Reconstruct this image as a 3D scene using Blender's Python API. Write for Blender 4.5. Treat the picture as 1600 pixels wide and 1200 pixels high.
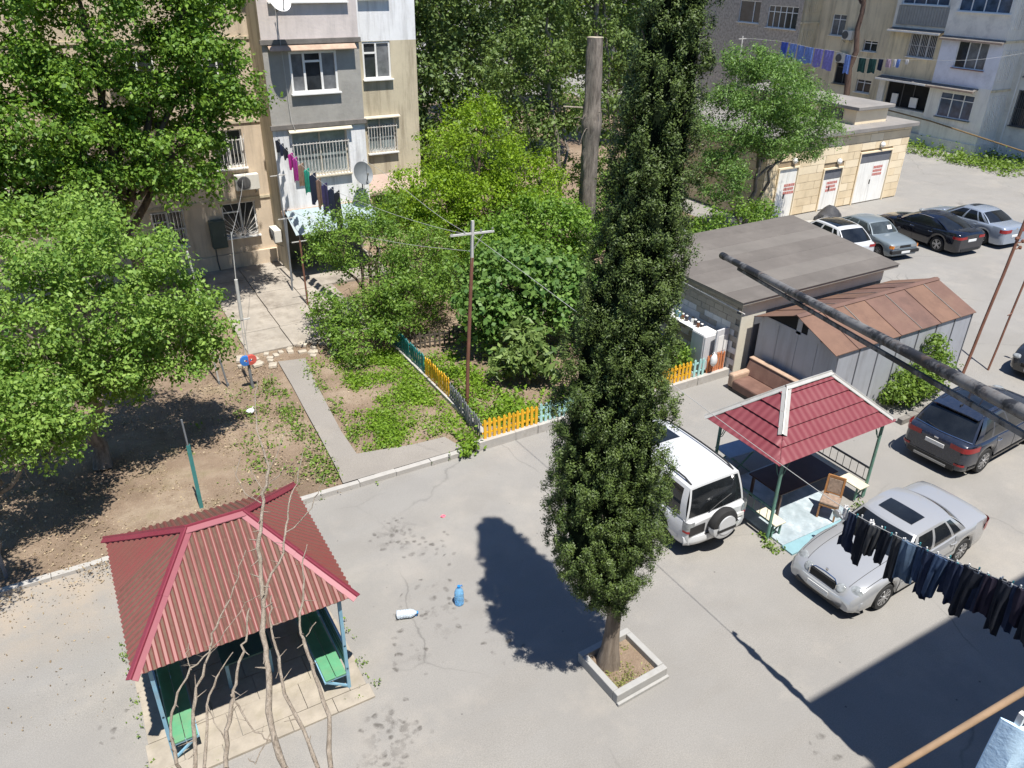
import bpy, math, random
import numpy as np
from mathutils import Vector, Matrix, Euler

for o in list(bpy.data.objects):
    bpy.data.objects.remove(o, do_unlink=True)
scene = bpy.context.scene
COL = scene.collection
R_ = math.radians
PI = math.pi

# ------------------------------------------------------------------ camera
# World axes: X runs along the kerb, Y away from the photographer's building, camera on a 4th floor
CAM_H = 12.0
cam_d = bpy.data.cameras.new("camera")
cam = bpy.data.objects.new("camera", cam_d)
COL.objects.link(cam)
fwd = Vector((0.44659949, 0.75556391, -0.47924115))
rgt = Vector((0.86485818, -0.50179728, 0.01482616))
upv = Vector((0.22927979, 0.42109698, 0.87755804))
rm = Matrix((rgt, upv, -fwd)).transposed()
cam.matrix_world = Matrix.Translation((0, 0, CAM_H)) @ rm.to_4x4()
cam_d.sensor_width = 36.0
cam_d.sensor_fit = 'HORIZONTAL'
cam_d.lens = 36.0 * 1225.17 / 1600.0
cam_d.clip_start = 0.05
cam_d.clip_end = 3000.0
scene.camera = cam

# ------------------------------------------------------------------ sky and sun
SUN_EL, SUN_OFF = R_(69.0), R_(0.0)
world = bpy.data.worlds.new("World")
scene.world = world
world.use_nodes = True
wn = world.node_tree
wn.nodes.clear()
sky = wn.nodes.new("ShaderNodeTexSky")
sky.sky_type = 'NISHITA'
sky.sun_disc = False
sky.sun_elevation = SUN_EL
sky.sun_rotation = R_(180)
sky.air_density = 1.0
sky.dust_density = 0.15
sky.ozone_density = 3.0
bgn = wn.nodes.new("ShaderNodeBackground")
bgn.inputs["Strength"].default_value = 0.068
wo = wn.nodes.new("ShaderNodeOutputWorld")
tint = wn.nodes.new("ShaderNodeMix"); tint.data_type = 'RGBA'; tint.blend_type = 'MULTIPLY'
tint.inputs[0].default_value = 1.0; tint.inputs[7].default_value = (0.84, 1.05, 1.32, 1.0)
wn.links.new(sky.outputs[0], tint.inputs[6]); wn.links.new(tint.outputs[2], bgn.inputs[0])
wn.links.new(bgn.outputs[0], wo.inputs[0])
sd = bpy.data.lights.new("sun", 'SUN')
sd.energy = 5.0
sd.angle = R_(0.53)
sd.color = (1.0, 0.96, 0.895)
so = bpy.data.objects.new("sun", sd)
COL.objects.link(so)
so.rotation_euler = (R_(90) - SUN_EL, 0, SUN_OFF)
so.location = (0, -20, 60)
scene.view_settings.view_transform = 'Standard'
scene.view_settings.look = 'None'
scene.view_settings.gamma = 1.0
scene.view_settings.exposure = 0.62
scene.view_settings.use_curve_mapping = False
scene.render.engine = 'CYCLES'

# ------------------------------------------------------------------ materials
def srgb(r, g, b):
    return tuple(((c / 255.0) / 12.92 if c / 255.0 <= 0.04045 else ((c / 255.0 + 0.055) / 1.055) ** 2.4) for c in (r, g, b))

class NT:
    def __init__(s, name):
        s.m = bpy.data.materials.new(name); s.m.use_nodes = True
        s.t = s.m.node_tree; s.t.nodes.clear()
        s.out = s.n("ShaderNodeOutputMaterial")
    def n(s, typ, **kw):
        nd = s.t.nodes.new(typ)
        for k, v in kw.items():
            setattr(nd, k, v)
        return nd
    def l(s, a, b):
        s.t.links.new(a, b)
    def setin(s, nd, **kw):
        for k, v in kw.items():
            nd.inputs[k.replace('_', ' ')].default_value = v
        return nd
    def noise(s, vec, scale, detail=4, rough=0.6):
        nd = s.n("ShaderNodeTexNoise")
        nd.inputs["Scale"].default_value = scale; nd.inputs["Detail"].default_value = detail; nd.inputs["Roughness"].default_value = rough
        s.l(vec, nd.inputs["Vector"]); return nd.outputs["Fac"]
    def ramp(s, fac, stops, interp='LINEAR'):
        nd = s.n("ShaderNodeValToRGB"); cr = nd.color_ramp; cr.interpolation = interp
        while len(cr.elements) < len(stops):
            cr.elements.new(0.5)
        for e, (p, c) in zip(cr.elements, stops):
            e.position = p; e.color = (c[0], c[1], c[2], 1) if not isinstance(c, (int, float)) else (c, c, c, 1)
        s.l(fac, nd.inputs[0]); return nd.outputs[0]
    def mix(s, fac, a, b, mode='MIX'):
        nd = s.n("ShaderNodeMix", data_type='RGBA', blend_type=mode)
        for sock, v in ((nd.inputs[0], fac), (nd.inputs[6], a), (nd.inputs[7], b)):
            if isinstance(v, (int, float)): sock.default_value = v
            elif isinstance(v, tuple): sock.default_value = (v[0], v[1], v[2], 1)
            else: s.l(v, sock)
        return nd.outputs[2]
    def math(s, op, a, b=0.0):
        nd = s.n("ShaderNodeMath", operation=op)
        for sock, v in ((nd.inputs[0], a), (nd.inputs[1], b)):
            if isinstance(v, (int, float)): sock.default_value = v
            else: s.l(v, sock)
        return nd.outputs[0]
    def coord(s, kind="Object"):
        return s.n("ShaderNodeTexCoord").outputs[kind]
    def pos(s):
        return s.n("ShaderNodeNewGeometry").outputs["Position"]
    def mapping(s, vec, scale=(1, 1, 1), rot=(0, 0, 0), loc=(0, 0, 0)):
        nd = s.n("ShaderNodeMapping")
        nd.inputs["Scale"].default_value = scale; nd.inputs["Rotation"].default_value = rot; nd.inputs["Location"].default_value = loc
        s.l(vec, nd.inputs[0]); return nd.outputs[0]
    def bsdf(s, col, rough=0.8, metal=0.0, spec=0.4, coat=0.0, bump=None, bstr=0.3, bdist=0.02):
        p = s.n("ShaderNodeBsdfPrincipled")
        if isinstance(col, tuple): p.inputs["Base Color"].default_value = (col[0], col[1], col[2], 1)
        else: s.l(col, p.inputs["Base Color"])
        if isinstance(rough, (int, float)): p.inputs["Roughness"].default_value = rough
        else: s.l(rough, p.inputs["Roughness"])
        p.inputs["Metallic"].default_value = metal
        p.inputs["Specular IOR Level"].default_value = spec
        p.inputs["Coat Weight"].default_value = coat
        p.inputs["Coat Roughness"].default_value = 0.04
        if bump is not None:
            b = s.n("ShaderNodeBump"); b.inputs["Strength"].default_value = bstr; b.inputs["Distance"].default_value = bdist
            s.l(bump, b.inputs["Height"]); s.l(b.outputs[0], p.inputs["Normal"])
        s.l(p.outputs[0], s.out.inputs[0]); return p

MATS = {}
def mul(c, k): return tuple(min(1.0, x * k) for x in c)

def plain(name, col, rough=0.7, var=0.18, scale=2.5, metal=0.0, spec=0.4, bump=0.0, bscale=30, dirt=None, dirtamt=0.0, coat=0.0, streak=False):
    """painted / stone / metal surface with soft tonal variation, wear and optional dirt patches"""
    if name in MATS: return MATS[name]
    t = NT(name)
    co = t.coord("Object")
    f1 = t.noise(co, scale, 5, 0.65)
    c = t.ramp(f1, [(0.28, mul(col, 1 - var)), (0.72, mul(col, 1 + var))])
    if dirt is not None:
        v = t.mapping(co, (3.5, 3.5, 0.35)) if streak else co
        f2 = t.noise(v, scale * 0.9, 6, 0.7)
        k = t.ramp(f2, [(0.48, 0.0), (0.72, dirtamt)])
        c = t.mix(k, c, dirt)
    bf = None
    if bump > 0:
        bf = t.noise(co, bscale, 3, 0.6)
    t.bsdf(c, rough, metal, spec, coat, bf, bump)
    MATS[name] = t.m
    return t.m

def paint(name, col, flake=0.0, rough=0.3, dust=0.22):
    """car paint with clear coat and a little dust"""
    if name in MATS: return MATS[name]
    t = NT(name)
    co = t.coord("Object")
    z = t.n("ShaderNodeSeparateXYZ"); t.l(co, z.inputs[0])
    dz = t.ramp(z.outputs[2], [(0.12, 1.0), (0.55, 0.0)])
    dn = t.noise(co, 5, 5, 0.7)
    k = t.math('MULTIPLY', t.math('MULTIPLY', dz, dn), dust)
    c = t.mix(k, col, (0.30, 0.27, 0.23))
    up = t.noise(co, 9, 6, 0.75)
    k2 = t.ramp(up, [(0.45, 0.0), (0.8, 0.05)])
    c = t.mix(k2, c, (0.45, 0.42, 0.38))
    p = t.bsdf(c, rough, flake, 0.5, 0.8)
    MATS[name] = t.m
    return t.m

def glassy(name, col=(0.02, 0.025, 0.03), rough=0.06):
    if name in MATS: return MATS[name]
    t = NT(name)
    co = t.coord("Object")
    f = t.noise(co, 1.3, 3, 0.6)
    c = t.ramp(f, [(0.35, mul(col, 0.6)), (0.7, mul(col, 1.7))])
    r = t.math('ADD', t.math('MULTIPLY', t.noise(co, 6, 4), 0.10), rough)
    t.bsdf(c, r, 0.0, 0.6)
    MATS[name] = t.m
    return t.m

def leafmat(name, dark, light, trans=0.35, rw=0.5, nscale=0.9):
    if name in MATS: return MATS[name]
    t = NT(name)
    g = t.n("ShaderNodeNewGeometry")
    rnd = g.outputs["Random Per Island"]
    nz = t.noise(g.outputs["Position"], nscale, 3, 0.6)
    k = t.math('ADD', t.math('MULTIPLY', rnd, rw), t.math('MULTIPLY', nz, 1.0 - rw))
    c = t.ramp(k, [(0.18, dark), (0.5, tuple((a + b) / 2 for a, b in zip(dark, light))), (0.82, light)])
    p = t.n("ShaderNodeBsdfPrincipled"); t.l(c, p.inputs["Base Color"])
    p.inputs["Roughness"].default_value = 0.5; p.inputs["Specular IOR Level"].default_value = 0.35
    tr = t.n("ShaderNodeBsdfTranslucent")
    c2 = t.mix(1.0, c, (1.0, 1.0, 0.45), 'MULTIPLY'); t.l(c2, tr.inputs[0])
    mx = t.n("ShaderNodeMixShader"); mx.inputs[0].default_value = trans
    t.l(p.outputs[0], mx.inputs[1]); t.l(tr.outputs[0], mx.inputs[2]); t.l(mx.outputs[0], t.out.inputs[0])
    MATS[name] = t.m
    return t.m

def bark(name, a, b, scale=6, stretch=0.18):
    if name in MATS: return MATS[name]
    t = NT(name)
    co = t.mapping(t.coord("Object"), (1, 1, stretch))
    f = t.noise(co, scale, 7, 0.75)
    c = t.ramp(f, [(0.3, a), (0.68, b)])
    t.bsdf(c, 0.9, 0, 0.2, 0, f, 0.9, 0.05)
    MATS[name] = t.m
    return t.m

# ------------------------------------------------------------------ mesh helpers
ORG = {}
def link(o): COL.objects.link(o); return o

def sset(o, label=None, cat=None, group=None, kind=None):
    if label: o["label"] = label
    if cat: o["category"] = cat
    if group: o["group"] = group
    if kind: o["kind"] = kind
    return o

def thing(name, label, cat, loc=(0, 0, 0), rz=0.0, group=None):
    o = bpy.data.objects.new(name, None)
    o.empty_display_size = 0.2
    link(o); o.location = loc; o.rotation_euler = (0, 0, rz)
    return sset(o, label, cat, group)

class MB:
    """collects faces; build() links them as one mesh object"""
    def __init__(s): s.v = []; s.f = []
    def add(s, vs, fs):
        b = len(s.v); s.v.extend([tuple(map(float, q)) for q in vs]); s.f.extend([tuple(i + b for i in f) for f in fs]); return s
    def hexa(s, p):
        return s.add(p, [(0, 3, 2, 1), (4, 5, 6, 7), (0, 1, 5, 4), (1, 2, 6, 5), (2, 3, 7, 6), (3, 0, 4, 7)])
    def box(s, c, sz, rot=None):
        hx, hy, hz = sz[0] / 2, sz[1] / 2, sz[2] / 2
        p = [Vector(q) for q in ((-hx, -hy, -hz), (hx, -hy, -hz), (hx, hy, -hz), (-hx, hy, -hz), (-hx, -hy, hz), (hx, -hy, hz), (hx, hy, hz), (-hx, hy, hz))]
        if rot is not None:
            m = Euler(rot).to_matrix() if not isinstance(rot, Matrix) else rot
            p = [m @ q for q in p]
        c = Vector(c)
        return s.hexa([q + c for q in p])
    def bb(s, x0, x1, y0, y1, z0, z1):
        return s.hexa([(x0, y0, z0), (x1, y0, z0), (x1, y1, z0), (x0, y1, z0), (x0, y0, z1), (x1, y0, z1), (x1, y1, z1), (x0, y1, z1)])
    def bar(s, a, b, w, h=None, up=(0, 0, 1)):
        """rectangular bar from a to b"""
        h = w if h is None else h
        a = Vector(a); b = Vector(b); d = (b - a).normalized(); u = Vector(up)
        if abs(d.dot(u)) > 0.98: u = Vector((0, 1, 0))
        sx = d.cross(u).normalized(); uy = sx.cross(d).normalized()
        q = []
        for e in (a, b):
            q += [e - sx * w / 2 - uy * h / 2, e + sx * w / 2 - uy * h / 2, e + sx * w / 2 + uy * h / 2, e - sx * w / 2 + uy * h / 2]
        return s.hexa(q)
    def tube(s, pts, r, n=8, cap=True):
        pts = [Vector(p) for p in pts]; m = len(pts)
        rs = r if isinstance(r, (list, tuple)) else [r] * m
        rings = []
        pu = None
        for i, p in enumerate(pts):
            d = (pts[min(i + 1, m - 1)] - pts[max(i - 1, 0)]).normalized()
            if pu is None:
                u = Vector((0, 0, 1)) if abs(d.z) < 0.9 else Vector((1, 0, 0))
            else: u = pu
            a = (u - d * u.dot(d)).normalized(); pu = a; b = d.cross(a)
            rings.append([p + (a * math.cos(2 * PI * k / n) + b * math.sin(2 * PI * k / n)) * rs[i] for k in range(n)])
        vs = [q for g in rings for q in g]; fs = []
        for i in range(m - 1):
            for k in range(n):
                k2 = (k + 1) % n
                fs.append((i * n + k, i * n + k2, (i + 1) * n + k2, (i + 1) * n + k))
        if cap:
            fs.append(tuple(range(n - 1, -1, -1))); fs.append(tuple((m - 1) * n + k for k in range(n)))
        return s.add(vs, fs)
    def lathe(s, prof, c=(0, 0, 0), axis='z', n=20, close=False):
        """prof: list of (radius, height)"""
        vs = []; fs = []; m = len(prof)
        for (r, h) in prof:
            for k in range(n):
                a = 2 * PI * k / n; x, y = r * math.cos(a), r * math.sin(a)
                q = {'z': (x, y, h), 'y': (x, h, -y), 'x': (h, x, y)}[axis]
                vs.append((q[0] + c[0], q[1] + c[1], q[2] + c[2]))
        for i in range(m - (0 if close else 1)):
            j = (i + 1) % m
            for k in range(n):
                k2 = (k + 1) % n
                fs.append((i * n + k, i * n + k2, j * n + k2, j * n + k))
        if not close:
            fs.append(tuple(range(n - 1, -1, -1))); fs.append(tuple((m - 1) * n + k for k in range(n)))
        return s.add(vs, fs)
    def grid(s, P, flip=False):
        nr = len(P); nc = len(P[0]); vs = [q for row in P for q in row]; fs = []
        for i in range(nr - 1):
            for j in range(nc - 1):
                f = (i * nc + j, i * nc + j + 1, (i + 1) * nc + j + 1, (i + 1) * nc + j)
                fs.append(f[::-1] if flip else f)
        return s.add(vs, fs)
    def poly(s, pts):
        return s.add(pts, [tuple(range(len(pts)))])
    def extr(s, pts, vec):
        n = len(pts); v = Vector(vec); a = [Vector(p) for p in pts]; b = [p + v for p in a]
        fs = [tuple(range(n - 1, -1, -1)), tuple(range(n, 2 * n))]
        for k in range(n):
            k2 = (k + 1) % n; fs.append((k, k2, n + k2, n + k))
        return s.add(a + b, fs)
    def build(s, name, mat, parent=None, smooth=None, world=False, origin=None, bevel=0.0):
        me = bpy.data.meshes.new(name)
        off = Vector((0, 0, 0))
        if world and parent is not None:
            p = parent
            while p is not None:
                off += Vector(p.location); p = p.parent
        if origin is not None: off = Vector(origin)
        vs = [(a - off.x, b - off.y, c - off.z) for (a, b, c) in s.v] if off.length > 0 else s.v
        me.from_pydata(vs, [], s.f)
        me.materials.append(mat)
        if smooth is not None:
            me.polygons.foreach_set("use_smooth", [True] * len(me.polygons))
            me.set_sharp_from_angle(angle=R_(smooth))
        me.update()
        o = bpy.data.objects.new(name, me); link(o)
        if parent is not None: o.parent = parent
        elif origin is not None: o.location = origin
        if bevel > 0:
            bm = o.modifiers.new("bevel", 'BEVEL'); bm.width = bevel; bm.segments = 2; bm.limit_method = 'ANGLE'
        return o

def share(o, parent, loc=None, rot=None, scale=None, name=None):
    """another object with the same mesh"""
    c = bpy.data.objects.new(name or o.name.split('.')[0], o.data); link(c); c.parent = parent
    c.location = loc if loc is not None else o.location
    if rot is not None: c.rotation_euler = rot
    if scale is not None: c.scale = scale
    return c

def np_mesh(name, V, nper, mat, parent=None, loc=None):
    """many separate small polygons (nper corners each) from a numpy array"""
    V = np.asarray(V, dtype=np.float32).reshape(-1, 3); n = len(V) // nper
    me = bpy.data.meshes.new(name)
    me.vertices.add(len(V)); me.vertices.foreach_set("co", V.ravel())
    me.loops.add(n * nper); me.loops.foreach_set("vertex_index", np.arange(n * nper, dtype=np.int32))
    me.polygons.add(n); me.polygons.foreach_set("loop_start", np.arange(0, n * nper, nper, dtype=np.int32))
    try: me.polygons.foreach_set("loop_total", np.full(n, nper, dtype=np.int32))
    except Exception: pass
    me.materials.append(mat); me.update(calc_edges=True); me.validate()
    o = bpy.data.objects.new(name, me); link(o)
    if parent is not None: o.parent = parent
    if loc is not None: o.location = loc
    return o
# ------------------------------------------------------------------ ground, garden, kerbs, paths
def asphalt_material(name, base, stains=(), crack=1.0):
    t = NT(name)
    p = t.pos()
    big = t.noise(p, 0.16, 5, 0.6)
    mid = t.noise(p, 0.9, 6, 0.65)
    fine = t.noise(p, 38, 3, 0.7)
    c = t.ramp(big, [(0.30, mul(base, 0.84)), (0.52, base), (0.72, tuple(a * b for a, b in zip(base, (1.17, 1.14, 1.08))))])
    c = t.mix(t.ramp(mid, [(0.42, 0.0), (0.72, 0.6)]), c, mul(base, 0.74))
    c = t.mix(t.ramp(fine, [(0.36, 0.6), (0.60, 0.0)]), c, mul(base, 0.58))
    grain = t.noise(p, 110, 2, 0.6)
    c = t.mix(t.ramp(grain, [(0.38, 0.7), (0.6, 0.0)]), c, mul(base, 0.55))
    pat = t.noise(t.mapping(p, (0.5, 1.4, 1), (0, 0, 0.5)), 0.5, 4, 0.55)
    c = t.mix(t.ramp(pat, [(0.44, 0.0), (0.50, 0.22)]), c, tuple(a * b for a, b in zip(base, (0.78, 0.80, 0.83))))
    # dusty, sandy drifts
    sand = t.noise(t.mapping(p, loc=(7, 3, 0)), 0.35, 6, 0.7)
    c = t.mix(t.ramp(sand, [(0.52, 0.0), (0.76, 0.35)]), c, (0.43, 0.385, 0.325))
    # soil washed over the kerb on the left side of the yard
    sx_ = t.n("ShaderNodeSeparateXYZ"); t.l(p, sx_.inputs[0])
    ky = t.n("ShaderNodeMapRange"); ky.inputs[1].default_value = 13.2; ky.inputs[2].default_value = 16.2; t.l(sx_.outputs[1], ky.inputs[0])
    kx = t.n("ShaderNodeMapRange"); kx.inputs[1].default_value = 1.5; kx.inputs[2].default_value = -1.5; t.l(sx_.outputs[0], kx.inputs[0])
    wash = t.math('MULTIPLY', t.math('MULTIPLY', ky.outputs[0], kx.outputs[0]), t.ramp(t.noise(p, 1.6, 6, 0.7), [(0.30, 0.1), (0.62, 1.0)]))
    if stains: c = t.mix(t.math('MULTIPLY', wash, 0.85), c, (0.37, 0.295, 0.215))
    # long straight seams between asphalt strips and fine cracks
    br = t.n("ShaderNodeTexVoronoi", feature='DISTANCE_TO_EDGE'); br.inputs["Scale"].default_value = 0.17
    wv = t.n("ShaderNodeVectorMath", operation='ADD')
    nzc = t.n("ShaderNodeTexNoise"); nzc.inputs["Scale"].default_value = 1.1; nzc.inputs["Detail"].default_value = 5; t.l(p, nzc.inputs["Vector"])
    sc = t.n("ShaderNodeVectorMath", operation='SCALE'); sc.inputs["Scale"].default_value = 0.5; t.l(nzc.outputs["Color"], sc.inputs[0])
    t.l(p, wv.inputs[0]); t.l(sc.outputs[0], wv.inputs[1]); t.l(wv.outputs[0], br.inputs["Vector"])
    ck = t.ramp(br.outputs["Distance"], [(0.0, 1.0), (0.0045, 0.0)])
    ckm = t.ramp(t.noise(p, 0.30, 2), [(0.50, 0.0), (0.64, 0.42 * crack)])
    c = t.mix(t.math('MULTIPLY', ck, ckm), c, (0.05, 0.048, 0.045))
    # small dark specks, gum and oil drops
    vo = t.n("ShaderNodeTexVoronoi"); vo.inputs["Scale"].default_value = 2.6; t.l(p, vo.inputs["Vector"])
    sp = t.ramp(vo.outputs["Distance"], [(0.03, 1.0), (0.07, 0.0)])
    rn = t.n("ShaderNodeSeparateColor"); t.l(vo.outputs["Color"], rn.inputs[0])
    c = t.mix(t.math('MULTIPLY', sp, t.ramp(rn.outputs[0], [(0.55, 0.0), (0.95, 0.75)])), c, (0.06, 0.055, 0.05))
    # damp splashes gathered where somebody spilled water
    if stains:
        tot = None
        for (sx, sy, sr, amt) in stains:
            d = t.n("ShaderNodeVectorMath", operation='DISTANCE'); t.l(p, d.inputs[0]); d.inputs[1].default_value = (sx, sy, 0)
            k = t.ramp(d.outputs["Value"], [(0.0, amt), (1.0, 0.0)])
            dv = t.math('DIVIDE', d.outputs["Value"], sr)
            k = t.ramp(dv, [(0.15, amt), (1.0, 0.0)])
            tot = k if tot is None else t.math('MAXIMUM', tot, k)
        v2 = t.n("ShaderNodeTexVoronoi"); v2.inputs["Scale"].default_value = 6.4; v2.inputs["Randomness"].default_value = 1.0; t.l(wv.outputs[0], v2.inputs["Vector"])
        dots = t.math('MULTIPLY', t.ramp(v2.outputs["Distance"], [(0.26, 1.0), (0.50, 0.0)]), t.ramp(t.noise(p, 7.5, 4, 0.6), [(0.38, 0.15), (0.60, 1.0)]))
        blot = t.math('MULTIPLY', t.ramp(t.noise(p, 3.1, 5, 0.65), [(0.53, 0.0), (0.60, 0.8)]), t.math('POWER', tot, 1.6))
        rn2 = t.n("ShaderNodeSeparateColor"); t.l(v2.outputs["Color"], rn2.inputs[0])
        pick = t.math('GREATER_THAN', tot, rn2.outputs[1])
        c = t.mix(t.math('MULTIPLY', t.math('MAXIMUM', t.math('MULTIPLY', dots, pick), blot), 0.85), c, (0.095, 0.087, 0.078))
    hb = t.math('ADD', t.math('MULTIPLY', fine, 0.5), t.math('MULTIPLY', mid, 1.0))
    t.bsdf(c, 0.92, 0, 0.25, 0, hb, 0.35, 0.012)
    return t.m

STAINS = [(5.1, 13.75, 0.75, 1.0), (5.15, 13.6, 0.4, 1.3), (5.6, 12.9, 0.8, 0.4), (4.85, 11.35, 0.9, 0.75), (5.0, 10.8, 0.8, 0.55), (4.0, 10.3, 0.8, 0.4),
          (2.95, 8.9, 0.75, 1.0), (2.6, 8.35, 0.6, 1.0), (5.6, 9.6, 0.6, 0.4), (-1.2, 11.4, 0.5, 0.4), (9.3, 4.9, 0.5, 0.5)]
A_BASE = (0.325, 0.309, 0.284)
mat_asphalt = asphalt_material("worn_asphalt", A_BASE, STAINS)
g = MB()
g.poly([(-700, -300, 0), (900, -300, 0), (900, 900, 0), (-700, 900, 0)])
ground = g.build("ground", mat_asphalt); sset(ground, kind="structure")

# soil of the garden: one low undulating sheet
def soil_material():
    t = NT("garden_soil")
    p = t.pos()
    a = t.noise(p, 0.45, 6, 0.65); b = t.noise(p, 3.2, 6, 0.7); f = t.noise(p, 26, 4, 0.7)
    c = t.ramp(a, [(0.30, (0.175, 0.125, 0.088)), (0.5, (0.265, 0.195, 0.14)), (0.72, (0.38, 0.305, 0.225))])
    c = t.mix(t.ramp(b, [(0.45, 0.0), (0.7, 0.6)]), c, (0.20, 0.145, 0.10))
    c = t.mix(t.ramp(f, [(0.55, 0.0), (0.75, 0.6)]), c, (0.46, 0.39, 0.29))
    s = t.noise(t.mapping(p, loc=(3, 9, 0)), 0.7, 5, 0.7)
    c = t.mix(t.ramp(s, [(0.55, 0.0), (0.75, 0.35)]), c, (0.16, 0.17, 0.06))
    h = t.math('ADD', b, f)
    t.bsdf(c, 0.95, 0, 0.15, 0, h, 0.9, 0.05)
    return t.m
mat_soil = soil_material()
rng = np.random.default_rng(4)
xs = np.concatenate([np.arange(-16, 17.51, 0.45), np.arange(18, 46.1, 1.0)]); ys = np.concatenate([np.arange(16.16, 34, 0.45), np.arange(34.5, 70, 1.5)])
def soil_z(x, y):
    return 0.075 + 0.035 * math.sin(x * 0.9 + 1.3 * math.sin(y * 0.5)) * math.cos(y * 0.7) + 0.02 * math.sin(x * 2.3 + y * 1.9)
b = MB(); idx = {}
for j, y in enumerate(ys):
    for i, x in enumerate(xs):
        idx[(i, j)] = len(b.v); b.v.append((float(x), float(y), soil_z(x, y) if y > 16.3 else 0.07))
for j in range(len(ys) - 1):
    for i in range(len(xs) - 1):
        if xs[i] >= 17.1 and ys[j] < 22.0: continue
        if xs[i] >= 29.0 and ys[j] < 36.0: continue
        b.f.append((idx[(i, j)], idx[(i + 1, j)], idx[(i + 1, j + 1)], idx[(i, j + 1)]))
soil = b.build("garden_ground", mat_soil, smooth=60); sset(soil, kind="structure")

# asphalt path from the kerb up to the entrance of the flats
mat_path = asphalt_material("path_asphalt", (0.335, 0.305, 0.27), (), 0.8)
b = MB()
L_ = [(4.62, 16.2), (4.70, 16.9), (4.80, 18.6), (4.88, 20.2), (4.98, 21.9), (5.05, 23.75)]
R2 = [(5.6, 16.2), (5.40, 17.2), (5.42, 18.6), (5.55, 20.2), (5.70, 21.9), (5.92, 23.55)]
vs = [(x, y, 0.135) for x, y in L_] + [(x, y, 0.135) for x, y in R2]
n_ = len(L_)
fs = [(i, n_ + i, n_ + i + 1, i + 1) for i in range(n_ - 1)]
b.add(vs, fs)
path = b.build("path", mat_path); sset(path, kind="structure")
b = MB(); b.poly([(5.5, 16.19, 0.130), (8.05, 16.19, 0.130), (7.85, 16.95, 0.130), (6.9, 17.02, 0.130), (5.3, 17.35, 0.130)])
pb = b.build("path_branch", mat_path); sset(pb, kind="structure")

# cracked concrete apron in front of the entrance
mat_apron = plain("apron_concrete", (0.33, 0.295, 0.25), 0.9, 0.25, 0.9, dirt=(0.15, 0.125, 0.10), dirtamt=0.9, bump=0.3, bscale=14)
apr = thing("entrance_apron", None, None, (4.3, 24.6, 0)); sset(apr, kind="structure")
random.seed(3)
for j in range(5):
    y0 = 24.7 + j * 1.75; y1 = y0 + 1.73
    for i in range(3):
        x0 = 4.35 + i * 1.5 + 0.14 * j * 0.2; x1 = x0 + 1.47
        b = MB(); dz = random.uniform(0, 0.015)
        b.bb(x0, x1, y0, y1, 0.0, 0.14 + dz); b.build("concrete_slab", mat_apron, apr, world=True)
mat_stone = plain("loose_stone", (0.42, 0.37, 0.30), 0.9, 0.3, 3.0, bump=0.3)
for k in range(34):
    x = random.uniform(3.9, 7.2); y = random.uniform(23.5, 24.75)
    if 4.95 < x < 5.95 and y < 23.9: continue
    b = MB(); w, d = random.uniform(.14, .34), random.uniform(.12, .26)
    b.box((0, 0, 0), (w, d, 0.1), (random.uniform(-.1, .1), random.uniform(-.1, .1), random.uniform(0, 3)))
    o = b.build("paving_stone", mat_stone, apr, bevel=0.015); o.location = (x - 4.3, y - 24.6, 0.12)

# kerb stones
mat_kerb = plain("kerb_concrete", (0.40, 0.38, 0.35), 0.9, 0.16, 1.6, dirt=(0.22, 0.19, 0.15), dirtamt=0.65, bump=0.3, bscale=25)
kerb = thing("kerb", None, None, (0, 16.0, 0)); sset(kerb, kind="structure")
b = MB(); b.bb(-0.495, 0.495, 0, 0.16, -0.02, 0.145); k0 = None
x = -11.0
while x < 8.0:
    if k0 is None:
        k0 = b.build("kerb_stone", mat_kerb, kerb, bevel=0.012); o = k0
    else: o = share(k0, kerb)
    o.location = (x + 0.5, random.uniform(-0.012, 0.012), random.uniform(-0.015, 0.006) - (0.04 if x < -0.5 else 0))
    o.rotation_euler = (random.uniform(-.03, .03), random.uniform(-.006, .006), random.uniform(-.012, .012)); x += 1.0
b = MB(); b.bb(-0.995, 0.995, 0, 0.17, -0.02, 0.27); k1 = None
x = 8.35
while x < 17.2:
    if k1 is None:
        k1 = b.build("kerb_stone", mat_kerb, kerb, bevel=0.012); o = k1
    else: o = share(k1, kerb)
    o.location = (x + 1.0, random.uniform(-0.008, 0.008), random.uniform(-0.01, 0.006)); o.rotation_euler = (0, 0, random.uniform(-.004, .004)); x += 2.0
# low concrete footing under the side fence
b = MB(); b.bb(8.80, 8.96, 16.5, 23.3, 0.0, 0.22)
fo = b.build("fence_footing", mat_kerb, kerb, world=True, bevel=0.01)

# square kerb box round the cypress
mat_pl = plain("planter_concrete", (0.34, 0.335, 0.32), 0.9, 0.12, 2.0, dirt=(0.25, 0.23, 0.2), dirtamt=0.5, bump=0.25)
pl = thing("tree_planter", "square box of pale concrete kerbs around the foot of the cypress", "planter", (7.3, 8.03, 0), R_(2.5))
for (cx, cy, sx, sy) in ((0, -0.53, 1.22, 0.13), (0, 0.53, 1.22, 0.13), (-0.545, 0, 0.13, 0.926), (0.545, 0, 0.13, 0.926)):
    b = MB(); b.bb(cx - sx / 2, cx + sx / 2, cy - sy / 2, cy + sy / 2, 0, 0.24 + random.uniform(-.012, .012)); b.build("kerb_block", mat_pl, pl, bevel=0.014)
b = MB(); b.bb(-0.62, 0.62, -0.66, -0.60, 0, 0.07); b.build("footing", mat_pl, pl, bevel=0.01)
b = MB(); b.bb(-0.475, 0.475, -0.46, 0.46, 0.0, 0.11); b.build("soil", mat_soil, pl)

# ------------------------------------------------------------------ foliage generators
def unit(v): return v / np.maximum(1e-9, np.linalg.norm(v, axis=-1, keepdims=True))

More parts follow.
